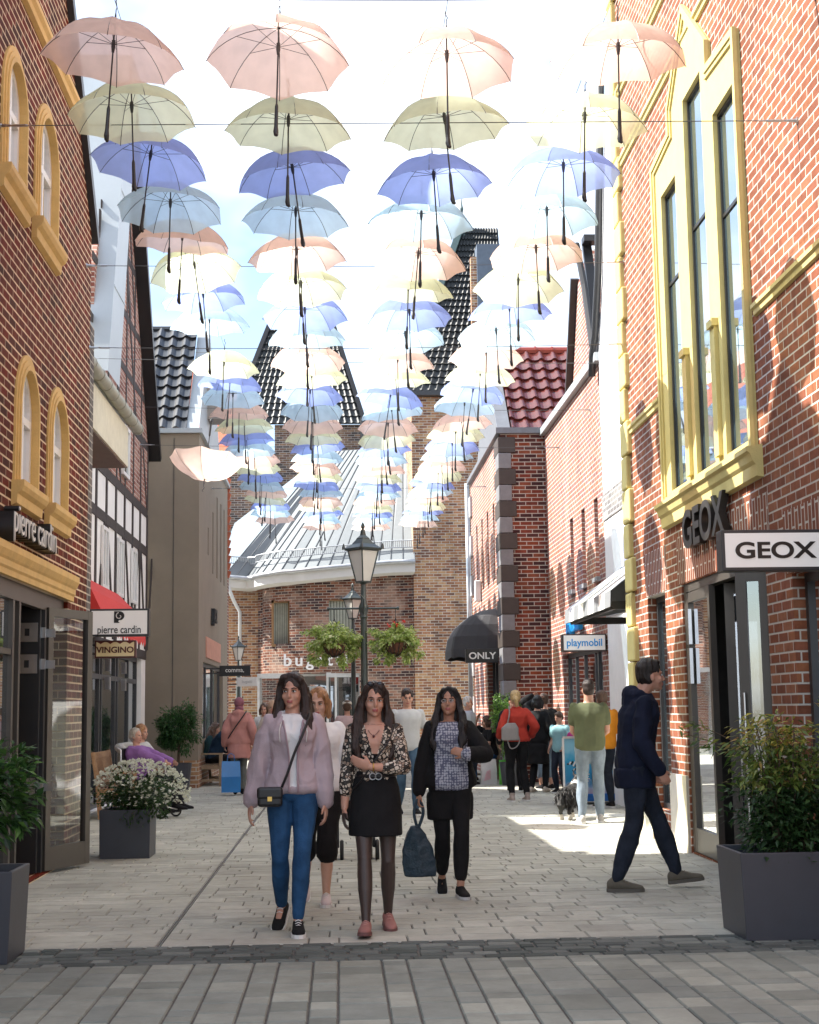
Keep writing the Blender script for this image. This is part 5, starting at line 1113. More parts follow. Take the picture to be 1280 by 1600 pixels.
# ------------------------------------------------------------------ people
from mathutils import noise
def local_obj(name, me, parent): o = bpy.data.objects.new(name, me); COL.objects.link(o); o.parent = parent; return o
def blend(mb, name, mats, parent, vox=.01, sm=4, wr=0, wf=9, wz=1.0, cfn=None, seed=0.0, keep=None):
    """voxel-joins overlapping forms into one continuous skin, relaxes it and presses folds in"""
    me = bpy.data.meshes.new('t'); me.from_pydata(mb.v, [], mb.f); bm = bmesh.new(); bm.from_mesh(me); bmesh.ops.recalc_face_normals(bm, faces=bm.faces); bm.to_mesh(me); bm.free()
    to = bpy.data.objects.new('t', me); COL.objects.link(to)
    r = to.modifiers.new('r', 'REMESH'); r.mode = 'VOXEL'; r.voxel_size = vox; s = to.modifiers.new('s', 'SMOOTH'); s.factor = .5; s.iterations = sm
    out = bpy.data.meshes.new_from_object(to.evaluated_get(bpy.context.evaluated_depsgraph_get())); bpy.data.objects.remove(to); out.name = name
    if wr:
        n = len(out.vertices); nr = [0.0]*(3*n); out.vertices.foreach_get('normal', nr) if False else None
        cs = [v.co.copy() for v in out.vertices]; ns = [v.normal.copy() for v in out.vertices]
        for v, c, nn in zip(out.vertices, cs, ns):
            a = noise.noise(Vector((c.x*wf+seed, c.y*wf, c.z*wf*wz))); b = noise.noise(Vector((c.x*wf*2.3, c.y*wf*2.3+seed, c.z*wf*2.3*wz)))
            v.co = c+nn*wr*((1-abs(a)*3.2)*.8+(.5-abs(b))*.5)
    out.materials.clear()
    if not isinstance(mats, (list, tuple)): mats = [mats]
    for m in mats: out.materials.append(m)
    for p in out.polygons: p.use_smooth = True
    if cfn:
        for p in out.polygons: p.material_index = cfn(p.center, p.normal)
    return local_obj(name, out, parent)
def plain(mb, name, mats, parent, smooth=True):
    me = bpy.data.meshes.new(name); me.from_pydata(mb.v, [], mb.f)
    for m in (mats if isinstance(mats, (list, tuple)) else [mats]): me.materials.append(m)
    me.polygons.foreach_set('material_index', mb.m); me.polygons.foreach_set('use_smooth', [smooth]*len(me.polygons))
    bm = bmesh.new(); bm.from_mesh(me); bmesh.ops.recalc_face_normals(bm, faces=bm.faces); bm.to_mesh(me); bm.free(); return local_obj(name, me, parent)
def skin(name, col):
    if name in MATS: return MATS[name]
    m = mat(name, col, .5, var=.05, scale=20); b = m.node_tree.nodes['Principled BSDF']; b.inputs['Subsurface Weight'].default_value = .12; b.inputs['Subsurface Radius'].default_value = (.02, .008, .004); b.inputs['Subsurface Scale'].default_value = .5; return m
SK = skin('fair_skin', (.50, .27, .19)); SK2 = skin('tan_skin', (.42, .22, .145)); SKP = skin('pale_leg_skin', (.55, .33, .24)); LIP = mat('lips', (.34, .09, .085), .4, var=0)
EYEW = mat('eye_white', (.6, .58, .55), .2, var=0); IRIS = mat('iris', (.02, .014, .01), .15, var=0)
def hairmat(name, c): return mat(name, c, .42, var=.45, scale=14, stretch=(6, 6, .6), bump=.5, bscale=30)
H_DB = hairmat('dark_brown_hair', (.028, .014, .010)); H_BK = hairmat('black_hair', (.009, .007, .007)); H_BL = hairmat('blond_hair', (.55, .38, .17)); H_GY = hairmat('grey_hair', (.42, .37, .31)); H_BR = hairmat('brown_hair', (.09, .045, .025)); H_GI = hairmat('ginger_blond_hair', (.38, .18, .07)); H_WH = hairmat('white_hair', (.65, .63, .60))
def fabric(name, c, var=.1, sc=8, rough=.85): return mat(name, c, rough, var=var, scale=sc, bump=.25, bscale=160, spec=.2)
def bez(a, b, t): return a*(1-t)+b*t
def ik(a, b, l1, l2, pole):
    a = Vector(a); b = Vector(b); d_ = b-a; L = d_.length
    if L > (l1+l2)*.999: k = (l1+l2)*.999/L; b = a+d_*k; d_ = b-a; L = d_.length
    x = (l1*l1-l2*l2+L*L)/(2*L); h = math.sqrt(max(0, l1*l1-x*x)); u_ = d_.normalized(); p = Vector(pole); p = p-u_*p.dot(u_)
    if p.length < 1e-4: p = Vector((0, -1, 0))
    p.normalize(); return a+u_*x+p*h, b
PF = [(-.17, .105, .085), (-.06, .158, .112), (.06, .160, .115), (.22, .136, .102), (.40, .118, .090), (.58, .134, .108), (.72, .143, .122), (.86, .150, .092), (.945, .100, .068), (1.0, .060, .056)]
PM = [(-.17, .12, .09), (-.06, .155, .11), (.06, .155, .115), (.22, .148, .112), (.40, .148, .110), (.58, .162, .118), (.72, .175, .122), (.86, .176, .10), (.945, .118, .075), (1.0, .068, .062)]
def prof_at(P, t):
    if t <= P[0][0]: return P[0][1], P[0][2]
    for a, b in zip(P, P[1:]):
        if a[0] <= t <= b[0]: q = (t-a[0])/(b[0]-a[0]); q = q*q*(3-2*q); return a[1]+(b[1]-a[1])*q, a[2]+(b[2]-a[2])*q
    return P[-1][1], P[-1][2]
class Fig:
    def __init__(s, label, loc, rz=0, H=1.70, sex='f', pel=(0, 0, .93), lean=(0, 0), twist=0, feet=None, wrists=None, arm_pole=None, leg_pole=None, head=(0, 0, 0), skn=None, vox=.012, build=1.0, name='person', palm=None, handdir=None, curl=(.5, .5), headoff=(0, -.015)):
        s.k = H/1.70; k = s.k; s.sex = sex; s.vox = vox; s.bd = build; s.P = PF if sex == 'f' else PM; s.H = H
        s.root = bpy.data.objects.new(name, None); s.root.empty_display_size = .3; COL.objects.link(s.root); s.root.location = loc; s.root.rotation_euler = (0, 0, rz); tag(s.root, label, 'person')
        s.pel = Vector(pel)*k; s.neck = s.pel+Vector((lean[0], lean[1], math.sqrt(max(.01, .505**2-lean[0]**2-lean[1]**2))))*k
        sp = (s.neck-s.pel).normalized(); s.sp = sp; c_, s_ = math.cos(twist), math.sin(twist)
        s.side_h = Vector((1, 0, 0)); s.side_s = Vector((c_, s_, 0)); s.side_s = (s.side_s-sp*s.side_s.dot(sp)).normalized(); s.fw = s.side_s.cross(sp)*-1
        if s.fw.y > 0: s.fw = -s.fw
        sw = (.150 if sex == 'f' else .178)*(.9+.1*build)
        s.sh = [s.spine(.868)-s.side_s*sw*k, s.spine(.868)+s.side_s*sw*k]
        s.hip = [s.pel+Vector((-.085*k, 0, -.02*k)), s.pel+Vector((.085*k, 0, -.02*k))]
        feet = feet or [(-.10, 0, 0, 0), (.10, 0, 0, 0)]; s.feet = feet; s.an = []; s.kn = []
        for i in (0, 1):
            a = Vector((feet[i][0], feet[i][1], feet[i][2]+.085))*k; lp = (leg_pole or [(0, -1, .05)]*2)[i]
            kn, an = ik(s.hip[i], a, .43*k, .42*k, lp); s.kn.append(kn); s.an.append(an)
        wrists = wrists or [(-.26, -.05, .86), (.26, -.05, .86)]; s.el = []; s.wr = []
        for i in (0, 1):
            w_ = Vector(wrists[i])*k; pl_ = (arm_pole or [(-.3, 1, 0), (.3, 1, 0)])[i]; e, w2 = ik(s.sh[i], w_, .285*k, .25*k, pl_); s.el.append(e); s.wr.append(w2)
        s.palm = palm or [(1, .2, 0), (-1, .2, 0)]; s.hd = handdir or [None, None]; s.curl = curl; s.head = head; s.skin = skn or SK
        s.hc = s.neck+sp*.135*k+Vector((0, headoff[1]-.01, 0))*k+Vector((headoff[0], 0, 0))*k
        s.HR = Matrix.Rotation(head[0], 3, 'Z') @ Matrix.Rotation(head[1], 3, 'X') @ Matrix.Rotation(head[2], 3, 'Y')
    def spine(s, t): return s.pel.lerp(s.neck, t) if t >= 0 else s.pel+Vector((0, 0, 1))*t*(s.neck-s.pel).length
    def ring(s, t, ox=0, oy=None, n=20, rx=None, ry=None, cy=0):
        oy = ox if oy is None else oy; a, b = prof_at(s.P, t); k = s.k
        a = (rx if rx else a*s.bd)*k+ox; b = (ry if ry else b*(.5+.5*s.bd))*k+oy; q = max(0, min(1, t)); sd = (s.side_h*(1-q)+s.side_s*q).normalized(); fw = Vector((sd.y, -sd.x, 0)); c = s.spine(t)+fw*cy
        if t > .75 and not rx: q2 = min(1, (t-.75)/.18); a -= ox*.55*q2; b -= oy*.35*q2
        return [c+sd*a*math.copysign(abs(math.cos(2*math.pi*i/n))**.85, math.cos(2*math.pi*i/n))+fw*b*math.copysign(abs(math.sin(2*math.pi*i/n))**.85, math.sin(2*math.pi*i/n)) for i in range(n)]
    def torso(s, mb, t0, t1, ox=0, oy=None, extra=None):
        ts = [t0+(t1-t0)*i/12 for i in range(13)]; rs_ = [s.ring(t, ox, oy) for t in ts]
        if extra: rs_ = [s.ring(t, 0, 0, rx=rx, ry=ry, cy=cy) for t, rx, ry, cy in extra]+rs_
        mb.rings(rs_, 0, True)
        if s.sex == 'f' and t1 > .7 and s.bd > .5:
            for sg in (-1, 1): mb.ell(s.spine(.70)+s.side_s*sg*.062*s.k+s.fw*(.082*s.k), (.055*s.k+ox, .048*s.k+ox, .058*s.k+ox), 10)
    def limb(s, mb, a, b, r, o=0, n=12, t0=0, t1=1, ramp=False):
        m_ = len(r)-1; pts = []; rr = []
        for i in range(9):
            t = t0+(t1-t0)*i/8; pts.append(a.lerp(b, t)); x = t*m_; j = min(int(x), m_-1); rr.append((r[j]+(r[j+1]-r[j])*(x-j))*s.k+o*(1 if not ramp else .35+.65*min(1, t/.5)))
        mb.tube(pts, rr, n)
        mb.ell(pts[0], (rr[0],)*3, 10); mb.ell(pts[-1], (rr[-1],)*3, 10)
    TH = [.090, .086, .075, .062, .054]; CA = [.053, .057, .054, .042, .034]; UA = [.050, .046, .041, .038]; FA = [.038, .039, .032, .025]
    def hand(s, mb, i):
        k = s.k; W_ = s.wr[i]; dr = Vector(s.hd[i]).normalized() if s.hd[i] else (s.wr[i]-s.el[i]).normalized(); n = Vector(s.palm[i]); n = (n-dr*n.dot(dr)).normalized(); sd = dr.cross(n); 
        if sd.y > 0: sd = -sd               # thumb side towards the front
        M = Matrix((sd, n, dr)).transposed(); mb.ell(W_+dr*.048*k, (.038*k, .016*k, .052*k), 12, M); cu = s.curl[i]
        for j, (off, L, z0) in enumerate(((.028, .070, .086), (.010, .078, .092), (-.009, .072, .090), (-.026, .058, .082))):
            b = W_+dr*z0*k+sd*off*k; c = cu*(1+.12*j); d1 = (dr*math.cos(c*.6)+n*math.sin(c*.6)).normalized(); d2 = (dr*math.cos(c*1.6)+n*math.sin(c*1.6)).normalized(); d3 = (dr*math.cos(c*2.3)+n*math.sin(c*2.3)).normalized()
            p1 = b+d1*L*.45*k; p2 = p1+d2*L*.32*k; p3 = p2+d3*L*.25*k; mb.tube([b-dr*.02*k, b, p1, p2, p3], [.0095*k, .0092*k, .0086*k, .0080*k, .0062*k], 7)
        b = W_+dr*.022*k+sd*.026*k; p1 = b+(dr*.75+sd*.6+n*.25).normalized()*.040*k; p2 = p1+(dr*.95+sd*.15+n*.4*cu).normalized()*.030*k; mb.tube([b-sd*.01, b, p1, p2], [.013*k, .012*k, .0098*k, .0075*k], 7)
    def hp(s, p): return s.hc+s.HR @ (Vector(p)*s.k)
    def body(s, mats=None, cfn=None, legs=True, arms=True, hands=True):
        mb = MB(); k = s.k; s.torso(mb, -.15, .97, -.012); HR = s.HR
        mb.tube([s.spine(.90), s.neck, s.hp((0, .02, -.04))], [.070*k, .052*k if s.sex == 'f' else .060*k, .050*k if s.sex == 'f' else .058*k], 12)
        for c, r in (((0, .014, .036), (.073, .090, .084)), ((0, -.016, -.028), (.061, .066, .078)), ((0, -.030, -.072), (.044, .047, .035)), ((0, -.062, -.094), (.021, .018, .016)), ((.034, -.052, -.028), (.026, .024, .026)), ((-.034, -.052, -.028), (.026, .024, .026)), ((0, -.071, .024), (.044, .014, .010)), ((0, -.079, -.060), (.023, .010, .006)), ((0, -.078, -.070), (.019, .010, .006)), ((.072, .010, -.012), (.010, .018, .030)), ((-.072, .010, -.012), (.010, .018, .030)), ((0, -.094, -.034), (.014, .012, .010))):
            mb.ell(s.hp(c), tuple(x*k for x in r), 14, HR)
        mb.tube([s.hp((0, -.076, .016)), s.hp((0, -.090, -.010)), s.hp((0, -.102, -.030))], [.008*k, .009*k, .010*k], 8)
        if arms:
            for i in (0, 1):
                s.limb(mb, s.sh[i], s.el[i], s.UA); s.limb(mb, s.el[i], s.wr[i], s.FA)
                if hands: s.hand(mb, i)
        if legs:
            for i in (0, 1): s.limb(mb, s.hip[i], s.kn[i], s.TH, -.006); s.limb(mb, s.kn[i], s.an[i], s.CA, -.004); mb.ell(s.kn[i], (.052*k,)*3, 10)
            for i in (0, 1):
                fd = s.footdir(i); mb.tube([s.an[i]+Vector((0, 0, -.02)), s.an[i]+fd*.08*k+Vector((0, 0, -.045))*k], [.033*k, .026*k], 8)
        lipc = s.hp((0, -.087, -.065)); sk = s.skin
        def f(c, n):
            if (c-lipc).length < .023*k and abs((HR.transposed() @ (c-lipc)).z) < .0095*k: return 1
            return cfn(c) if cfn else 0
        o = blend(mb, 'body', [sk, LIP]+list(mats or []), s.root, min(s.vox, .0065 if s.vox < .011 else .011), 3, cfn=f)
        for sg in (-1, 1):
            e = MB(); e.ell(s.hp((sg*.0305, -.0765, .003)), (.0145*k, .008*k, .0072*k), 10, HR, 0); e.ell(s.hp((sg*.0300+(-.002 if sg < 0 else -.002), -.0826, .003)), (.0063*k, .004*k, .0068*k), 8, HR, 1)
            e.tube([s.hp((sg*(.0305-.015), -.081, .0045)), s.hp((sg*.0305, -.0865, .0115)), s.hp((sg*(.0305+.016), -.076, .005))], .0024*k, 5, 1); plain(e, 'eye', [EYEW, IRIS], o)
        return o
    def footdir(s, i):
        ya = s.feet[i][3] if len(s.feet[i]) > 3 else 0; pt = s.feet[i][4] if len(s.feet[i]) > 4 else 0
        return Vector((math.sin(ya)*math.cos(pt), -math.cos(ya)*math.cos(pt), -math.sin(pt)))
    def brows(s, m):
        for sg in (-1, 1): e = MB(); e.tube([s.hp((sg*.014, -.086, .021)), s.hp((sg*.032, -.084, .0265)), s.hp((sg*.050, -.069, .020))], [.0032*s.k, .0036*s.k, .002*s.k], 5); plain(e, 'eyebrow', m, s.root)
    def top(s, m, sleeve=1.0, hem=-.10, loose=.016, wr=.006, wf=9, name='top', t1=.965, hemr=None, hood=None, cuff=0, mats=None, cfn=None, vox=None, collar=0, sl_loose=None):
        mb = MB(); k = s.k; ex = None
        if hemr: ex = hemr
        s.torso(mb, hem if not ex else max(hem, -.15), t1, loose, None, ex); sl = sl_loose if sl_loose is not None else loose
        for i in (0, 1):
            if sleeve > 0:
                mb.ell(s.sh[i]-Vector((0, 0, .010*k)), ((.050*k+loose*.4),)*3, 12); t = min(1, sleeve*2); s.limb(mb, s.sh[i], s.el[i], s.UA, sl, t1=t, ramp=True)
                if sleeve > .5: s.limb(mb, s.el[i], s.wr[i], s.FA, sl*(1.0), t1=(sleeve-.5)*2*.96)
                if cuff and sleeve > .9: c = s.el[i].lerp(s.wr[i], .93); mb.ell(c, (.042*k+cuff,)*3, 10)
        if hood:
            c = s.spine(.97)-s.fw*.075*k; mb.ell(c, (.125*k, .06*k, .07*k), 12); mb.ell(c+Vector((0, 0, -.07*k))-s.fw*.02*k, (.11*k, .045*k, .09*k), 12)
            for sg in (-1, 1): mb.tube([s.spine(.99)+s.side_s*sg*.075*k-s.fw*.04*k, s.spine(.955)+s.side_s*sg*.085*k+s.fw*.03*k, s.spine(.86)+s.side_s*sg*.05*k+s.fw*.10*k], [.035*k, .028*k, .012*k], 8)
        if collar: mb.tube([s.spine(.93), s.spine(1.03)], [.085*k, .068*k], 14)
        return blend(mb, name, mats or m, s.root, vox or s.vox, 3, wr, wf, .6, cfn, seed=s.root.location.x*7)
    def legs(s, m, end=.97, loose=.010, wr=.004, name='trousers', knee=None, vox=None, waist=.16, wf=11):
        mb = MB(); s.torso(mb, -.15, waist, loose*.7)
        for i in (0, 1):
            s.limb(mb, s.hip[i], s.kn[i], s.TH, loose*.8, t1=min(1, end*2)); 
            if end > .5: mb.ell(s.kn[i], (.053*s.k+loose,)*3, 10); s.limb(mb, s.kn[i], s.an[i], s.CA, loose, t1=(end-.5)*2)
        return blend(mb, name, m, s.root, vox or s.vox, 3, wr, wf, .5, seed=s.root.location.y)
    def skirt(s, m, t0, flare=1.0, name='skirt', wr=.004):
        mb = MB(); mb.rings([s.ring(t, 0, 0, rx=rx*flare, ry=ry*flare) for t, rx, ry in ((t0, .185, .155), (t0*.6, .185, .150), (-.2, .182, .142), (-.06, .176, .132), (.08, .168, .124), (.26, .140, .108), (.33, .132, .102))], 0, True)
        return blend(mb, name, m, s.root, s.vox, 3, wr, 7, .4)
    def shoes(s, m, sole=None, high=0, laces=None):
        for i in (0, 1):
            fd = s.footdir(i); k = s.k; up = Vector((0, 0, 1)); sd = fd.cross(up).normalized(); up = sd.cross(fd).normalized(); a = s.an[i]-up*.085*k; mb = MB()
            def rg(y, w_, h, z0=0, n=12): return [a+fd*y*k+sd*w_*k*math.cos(2*math.pi*j/n)+up*(z0+h*(.5+.5*math.sin(2*math.pi*j/n)))*k for j in range(n)]
            mb.rings([rg(-.075, .012, .05, .015), rg(-.068, .030, .075, .006), rg(-.035, .037, .105, .004), rg(.01, .038, .10, .004), rg(.06, .041, .078, .004), rg(.11, .046, .060, .004), rg(.155, .043, .048, .006), rg(.185, .028, .036, .008), rg(.195, .010, .02, .012)], 0, True)
            if high: mb.tube([a+up*.07*k, a+up*(.11+high)*k], .044*k, 10)
            o = blend(mb, 'shoe', m, s.root, min(s.vox, .009), 2)
            if sole:
                q = MB(); n = 14; ol = [(-.078, .0), (-.070, .028), (-.03, .036), (.03, .037), (.10, .047), (.155, .044), (.188, .026), (.200, 0)]; out_ = [(y, w_) for y, w_ in ol]+[(y, -w_) for y, w_ in reversed(ol[1:-1])]
                q.rings([[a+fd*y*k+sd*w_*k*1.04+up*z*k for y, w_ in out_] for z in (0, .024)], 0, True); plain(q, 'sole', sole, o, False)
            if laces:
                q = MB()
                for j in range(4): y = .035+.025*j; q.tube([a+fd*y*k-sd*.02*k+up*(.088-.012*j)*k, a+fd*y*k+up*(.098-.013*j)*k, a+fd*y*k+sd*.02*k+up*(.088-.012*j)*k], .004*k, 5)
                plain(q, 'laces', laces, o)
    def hair(s, m, style, wr=.009):
        mb = MB(); k = s.k; HR = s.HR; E = lambda c, r: mb.ell(s.hp(c), tuple(x*k for x in r), 14, HR); T = lambda pts, r: mb.tube([s.hp(p) for p in pts], [x*k for x in r], 10)
        E((0, .022, .053), (.0805, .091, .085))
        if style in ('long', 'long2'):
            E((0, .045, -.01), (.078, .07, .09)); L = .36 if style == 'long' else .40; dx = .0 if style == 'long' else .01
            for sg in (-1, 1):
                T([(0, -.044, .116), (sg*.048, -.050, .098), (sg*.078, -.018, .055), (sg*.087, -.002, -.02), (sg*(.095+dx), .004, -.10), (sg*(.105+dx), -.012, -.19), (sg*(.112+dx), -.045, -L*.82), (sg*(.10+dx), -.065, -L)], [.014, .020, .020, .024, .034, .040, .034, .010])
                T([(sg*.05, .06, .03), (sg*.07, .07, -.08), (sg*.085, .075, -.2), (sg*.09, .07, -.33)], [.05, .055, .055, .02])
            T([(0, .08, .02), (0, .09, -.1), (0, .10, -.22), (0, .09, -.34)], [.06, .07, .065, .02])
        elif style == 'bun': E((0, .035, .02), (.079, .082, .085)); E((0, .125, -.02), (.04, .045, .05)); T([(0, .10, -.02), (0, .135, -.07), (0, .125, -.13)], [.035, .03, .008])
        elif style == 'pony': E((0, .04, .01), (.078, .078, .09)); T([(0, .10, .03), (0, .14, -.03), (0, .13, -.14)], [.03, .032, .01])
        elif style == 'short': E((0, .038, .005), (.077, .074, .085)); E((0, -.025, .098), (.052, .048, .022))
        elif style == 'buzz': E((0, .040, .0), (.076, .070, .082)); wr = .001
        elif style == 'curly': E((0, .035, .01), (.086, .082, .095)); E((.05, .02, .06), (.045, .05, .045)); E((-.05, .02, .06), (.045, .05, .045)); E((0, -.01, .1), (.05, .05, .03))
        elif style == 'bob': E((0, .045, -.02), (.086, .07, .10)); T([(-.06, -.04, .07), (-.083, -.005, 0), (-.085, .0, -.11)], [.02, .028, .02]); T([(.06, -.04, .07), (.083, -.005, 0), (.085, .0, -.11)], [.02, .028, .02])
        return blend(mb, 'hair', m, s.root, .007 if s.vox < .011 else .011, 2, wr, 20, .3)
def strap(s, pts, r, m, name='strap'): q = MB(); q.tube([Vector(p)*s.k for p in pts], r, 6); return plain(q, name, m, s.root)
def curve_pts(pts, n=6):
    P = [Vector(p) for p in pts]; P = [P[0]*2-P[1]]+P+[P[-1]*2-P[-2]]; out = []
    for i in range(1, len(P)-2):
        for j in range(n): t = j/n; out.append(.5*((2*P[i])+(-P[i-1]+P[i+1])*t+(2*P[i-1]-5*P[i]+4*P[i+1]-P[i+2])*t*t+(-P[i-1]+3*P[i]-3*P[i+1]+P[i+2])*t**3))
    out.append(P[-2]); return out
SOLEW = mat('white_rubber', (.68, .68, .66), .5, var=.05); BLK = fabric('black_cloth', (.012, .012, .013), .2); LEA = mat('black_leather', (.012, .012, .013), .4, var=.2); DEN = fabric('blue_denim', (.022, .075, .17), .35, 5); DKD = fabric('dark_denim', (.02, .026, .04), .3, 6)
NAVY = fabric('navy_jacket_cloth', (.010, .014, .032), .15); GOLD = mat('gold_metal', (.6, .4, .12), .3, metal=1, var=0)
# P1 woman in the lilac jacket
LIL = fabric('lilac_jacket_nylon', (.43, .345, .37), .08, 5, .55)
f = Fig('woman in a pale lilac jacket and blue jeans walking with a black crossbody bag', (-.33, 10.45, 0), 0, 1.77, 'f', pel=(0, 0, .925), lean=(.0, .0), twist=.05, vox=.0085,
        feet=[(-.085, .18, .055, -.25, .55), (.035, -.16, .0, .05, 0)], wrists=[(-.275, -.02, .84), (.215, -.04, .82)], arm_pole=[(-1, .35, 0), (1, .35, 0)], head=(-.22, -.04, 0), curl=(.45, .5), headoff=(.0, -.005))
f.body(); f.hair(H_DB, 'long'); f.brows(H_DB)
f.legs(DEN, .96, .003, .0035, 'jeans')
f.top(LIL, 1.0, -.02, .028, .012, 9, 'jacket', .97, mats=[LIL, fabric('white_tee', (.70, .70, .70), .05)], cfn=lambda c, n: 1 if n.y < -.25 and c.z > .985 and abs(c.x-.004) < (.030+.05*max(0, (c.z-1.25))/.25 if c.z < 1.52 else .08) else 0, hood=True, cuff=.0, hemr=[(-.05, .158, .128, 0), (-.01, .185, .15, 0), (.05, .19, .155, 0)])
k = f.k
for sg, x in ((-1, -.10), (1, .10)):
    pts = curve_pts([f.spine(.90)+f.side_s*sg*.070+f.fw*.122, f.spine(.70)+f.side_s*sg*.050+f.fw*.172, f.spine(.4)+f.side_s*sg*.030+f.fw*.142, f.spine(.08)+f.side_s*sg*.030+f.fw*.165, f.spine(-.03)+f.side_s*sg*.032+f.fw*.155]); e = MB(); e.tube(pts, .007, 6); plain(e, 'zip_edge', mat('lilac_trim', (.36, .26, .29), .6), f.root)
    e = MB(); e.tube(curve_pts([f.spine(.88)+f.side_s*sg*.08+f.fw*.13, f.spine(.76)+f.side_s*sg*.095+f.fw*.178, f.spine(.62)+f.side_s*sg*.09+f.fw*.165]), .0035, 5); plain(e, 'drawstring', SOLEW, f.root)
# black crossbody bag and strap
bg = thing('crossbody_bag', 'small black bag worn on a long strap by the woman in the lilac jacket', 'bag', (-.33, 10.45, 0))
q = MB(); q.box(-.235, -.065, -.235, -.165, .855, .985); o = plain(q, 'bag_body', LEA, bg, False); bevel(o, .022, 3); q = MB(); q.box(-.238, -.062, -.242, -.20, .905, .99); o = plain(q, 'flap', LEA, bg, False); bevel(o, .02, 3)
q = MB(); q.box(-.165, -.135, -.247, -.24, .895, .925); plain(q, 'clasp', GOLD, bg, False)
q = MB(); q.tube(curve_pts([(-.07, -.18, .985), (-.03, -.20, 1.08), (.02, -.205, 1.22), (.07, -.20, 1.33), (.115, -.12, 1.45), (.12, -.02, 1.505), (.10, .08, 1.44)]), .0095, 6); plain(q, 'strap', LEA, bg)
f.shoes(BLK, SOLEW, laces=SOLEW)
q = MB(); q.ell(f.hp((.074, -.004, -.052)), (.004, .012, .016), 10); plain(q, 'earring', GOLD, f.root)
# P2 woman in snakeskin blouse
def snake():
    m, nt, b = newmat('snakeskin_print'); tc = N(nt, 'ShaderNodeTexCoord'); n = N(nt, 'ShaderNodeTexNoise'); n.inputs['Scale'].default_value = 9; ln(nt, tc.outputs['Object'], n.inputs['Vector'])
    ad = N(nt, 'ShaderNodeMix', data_type='VECTOR') ; mxv = N(nt, 'ShaderNodeVectorMath', operation='MULTIPLY_ADD'); mxv.inputs[1].default_value = (.05, .05, .05); ln(nt, n.outputs['Color'], mxv.inputs[0]); ln(nt, tc.outputs['Object'], mxv.inputs[2]); nt.nodes.remove(ad)
    v = N(nt, 'ShaderNodeTexVoronoi'); v.feature = 'DISTANCE_TO_EDGE'; v.inputs['Scale'].default_value = 44; ln(nt, mxv.outputs[0], v.inputs['Vector']); v2 = N(nt, 'ShaderNodeTexVoronoi'); v2.inputs['Scale'].default_value = 44; ln(nt, mxv.outputs[0], v2.inputs['Vector'])
    c1 = N(nt, 'ShaderNodeValToRGB'); c1.color_ramp.interpolation = 'CONSTANT'; e = c1.color_ramp.elements; e[0].position = 0; e[0].color = (.012, .01, .01, 1); e[1].position = .10; e[1].color = (1, 1, 1, 1); ln(nt, v.outputs['Distance'], c1.inputs[0])
    c2 = N(nt, 'ShaderNodeValToRGB'); c2.color_ramp.interpolation = 'CONSTANT'; e = c2.color_ramp.elements; e.new(.35); e.new(.72)
    for i, (p_, c) in enumerate(((0, (.03, .025, .02)), (.28, (.50, .42, .33)), (.62, (.26, .18, .13)), (.82, (.60, .54, .46)))): e[i].position = p_; e[i].color = c4(c)
    sp = N(nt, 'ShaderNodeSeparateColor'); ln(nt, v2.outputs['Color'], sp.inputs[0]); ln(nt, sp.outputs[0], c2.inputs[0]); mu = N(nt, 'ShaderNodeMix', data_type='RGBA'); mu.blend_type = 'MULTIPLY'; mu.inputs['Factor'].default_value = 1; ln(nt, c1.outputs[0], mu.inputs['A']); ln(nt, c2.outputs[0], mu.inputs['B']); ln(nt, mu.outputs['Result'], b.inputs['Base Color']); b.inputs['Roughness'].default_value = .7; return m
TIGHT = mat('sheer_black_tights', (.055, .036, .03), .45, var=.1)
f = Fig('woman in a snakeskin print blouse and black mini skirt, one arm across her waist', (.24, 10.38, 0), .0, 1.69, 'f', pel=(.0, 0, .93), twist=-.06, vox=.0085,
        feet=[(-.075, -.20, .0, -.1, -.12), (.085, .14, .01, .1, .1)], wrists=[(-.215, -.05, .83), (-.03, -.20, 1.12)], arm_pole=[(-1, .3, 0), (1, .2, -.4)], head=(.10, 0, .03), palm=[(1, .2, 0), (0, .9, .3)], handdir=[None, (-1, .02, .35)], curl=(.45, .35), skn=SK)
f.body(mats=[TIGHT], cfn=lambda c: 2 if c.z < .80 else 0); f.hair(H_DB, 'long2'); f.brows(H_BK)
f.skirt(BLK, -.56, 1.0, 'skirt', .004)
sn = snake(); skin_i = SK
def bl(c, n):
    # the deep neckline shows skin and a black camisole
    q = c-f.spine(.93); zz = c.z/f.k
    if n.y < -.2 and zz > 1.16 and abs(c.x-.0) < (zz-1.14)*.27: return 1 if zz > 1.205 else 2
    return 0
f.top(sn, .80, .18, .010, .0035, 12, 'blouse', .945, mats=[sn, SK, BLK], cfn=bl, vox=.007)
f.shoes(mat('dusty_pink_suede', (.34, .15, .13), .8, var=.1), mat('dark_rose_sole', (.16, .07, .065), .7), laces=mat('pink_laces', (.45, .24, .21), .8, var=0))
q = MB(); q.tube([f.spine(.245)+f.side_s*.135*f.k*math.cos(a)+f.fw*.106*f.k*math.sin(a) for a in [i*math.pi/12 for i in range(25)]], .018, 6); plain(q, 'belt', LEA, f.root)
q = MB(); 
for x in (-.018, .022): q.tube([f.spine(.245)+Vector((x+.022*math.cos(a), -.128*f.k, .022*math.sin(a))) for a in [i*math.pi/6 for i in range(13)]], .004, 5)
plain(q, 'buckle', STEEL, f.root)
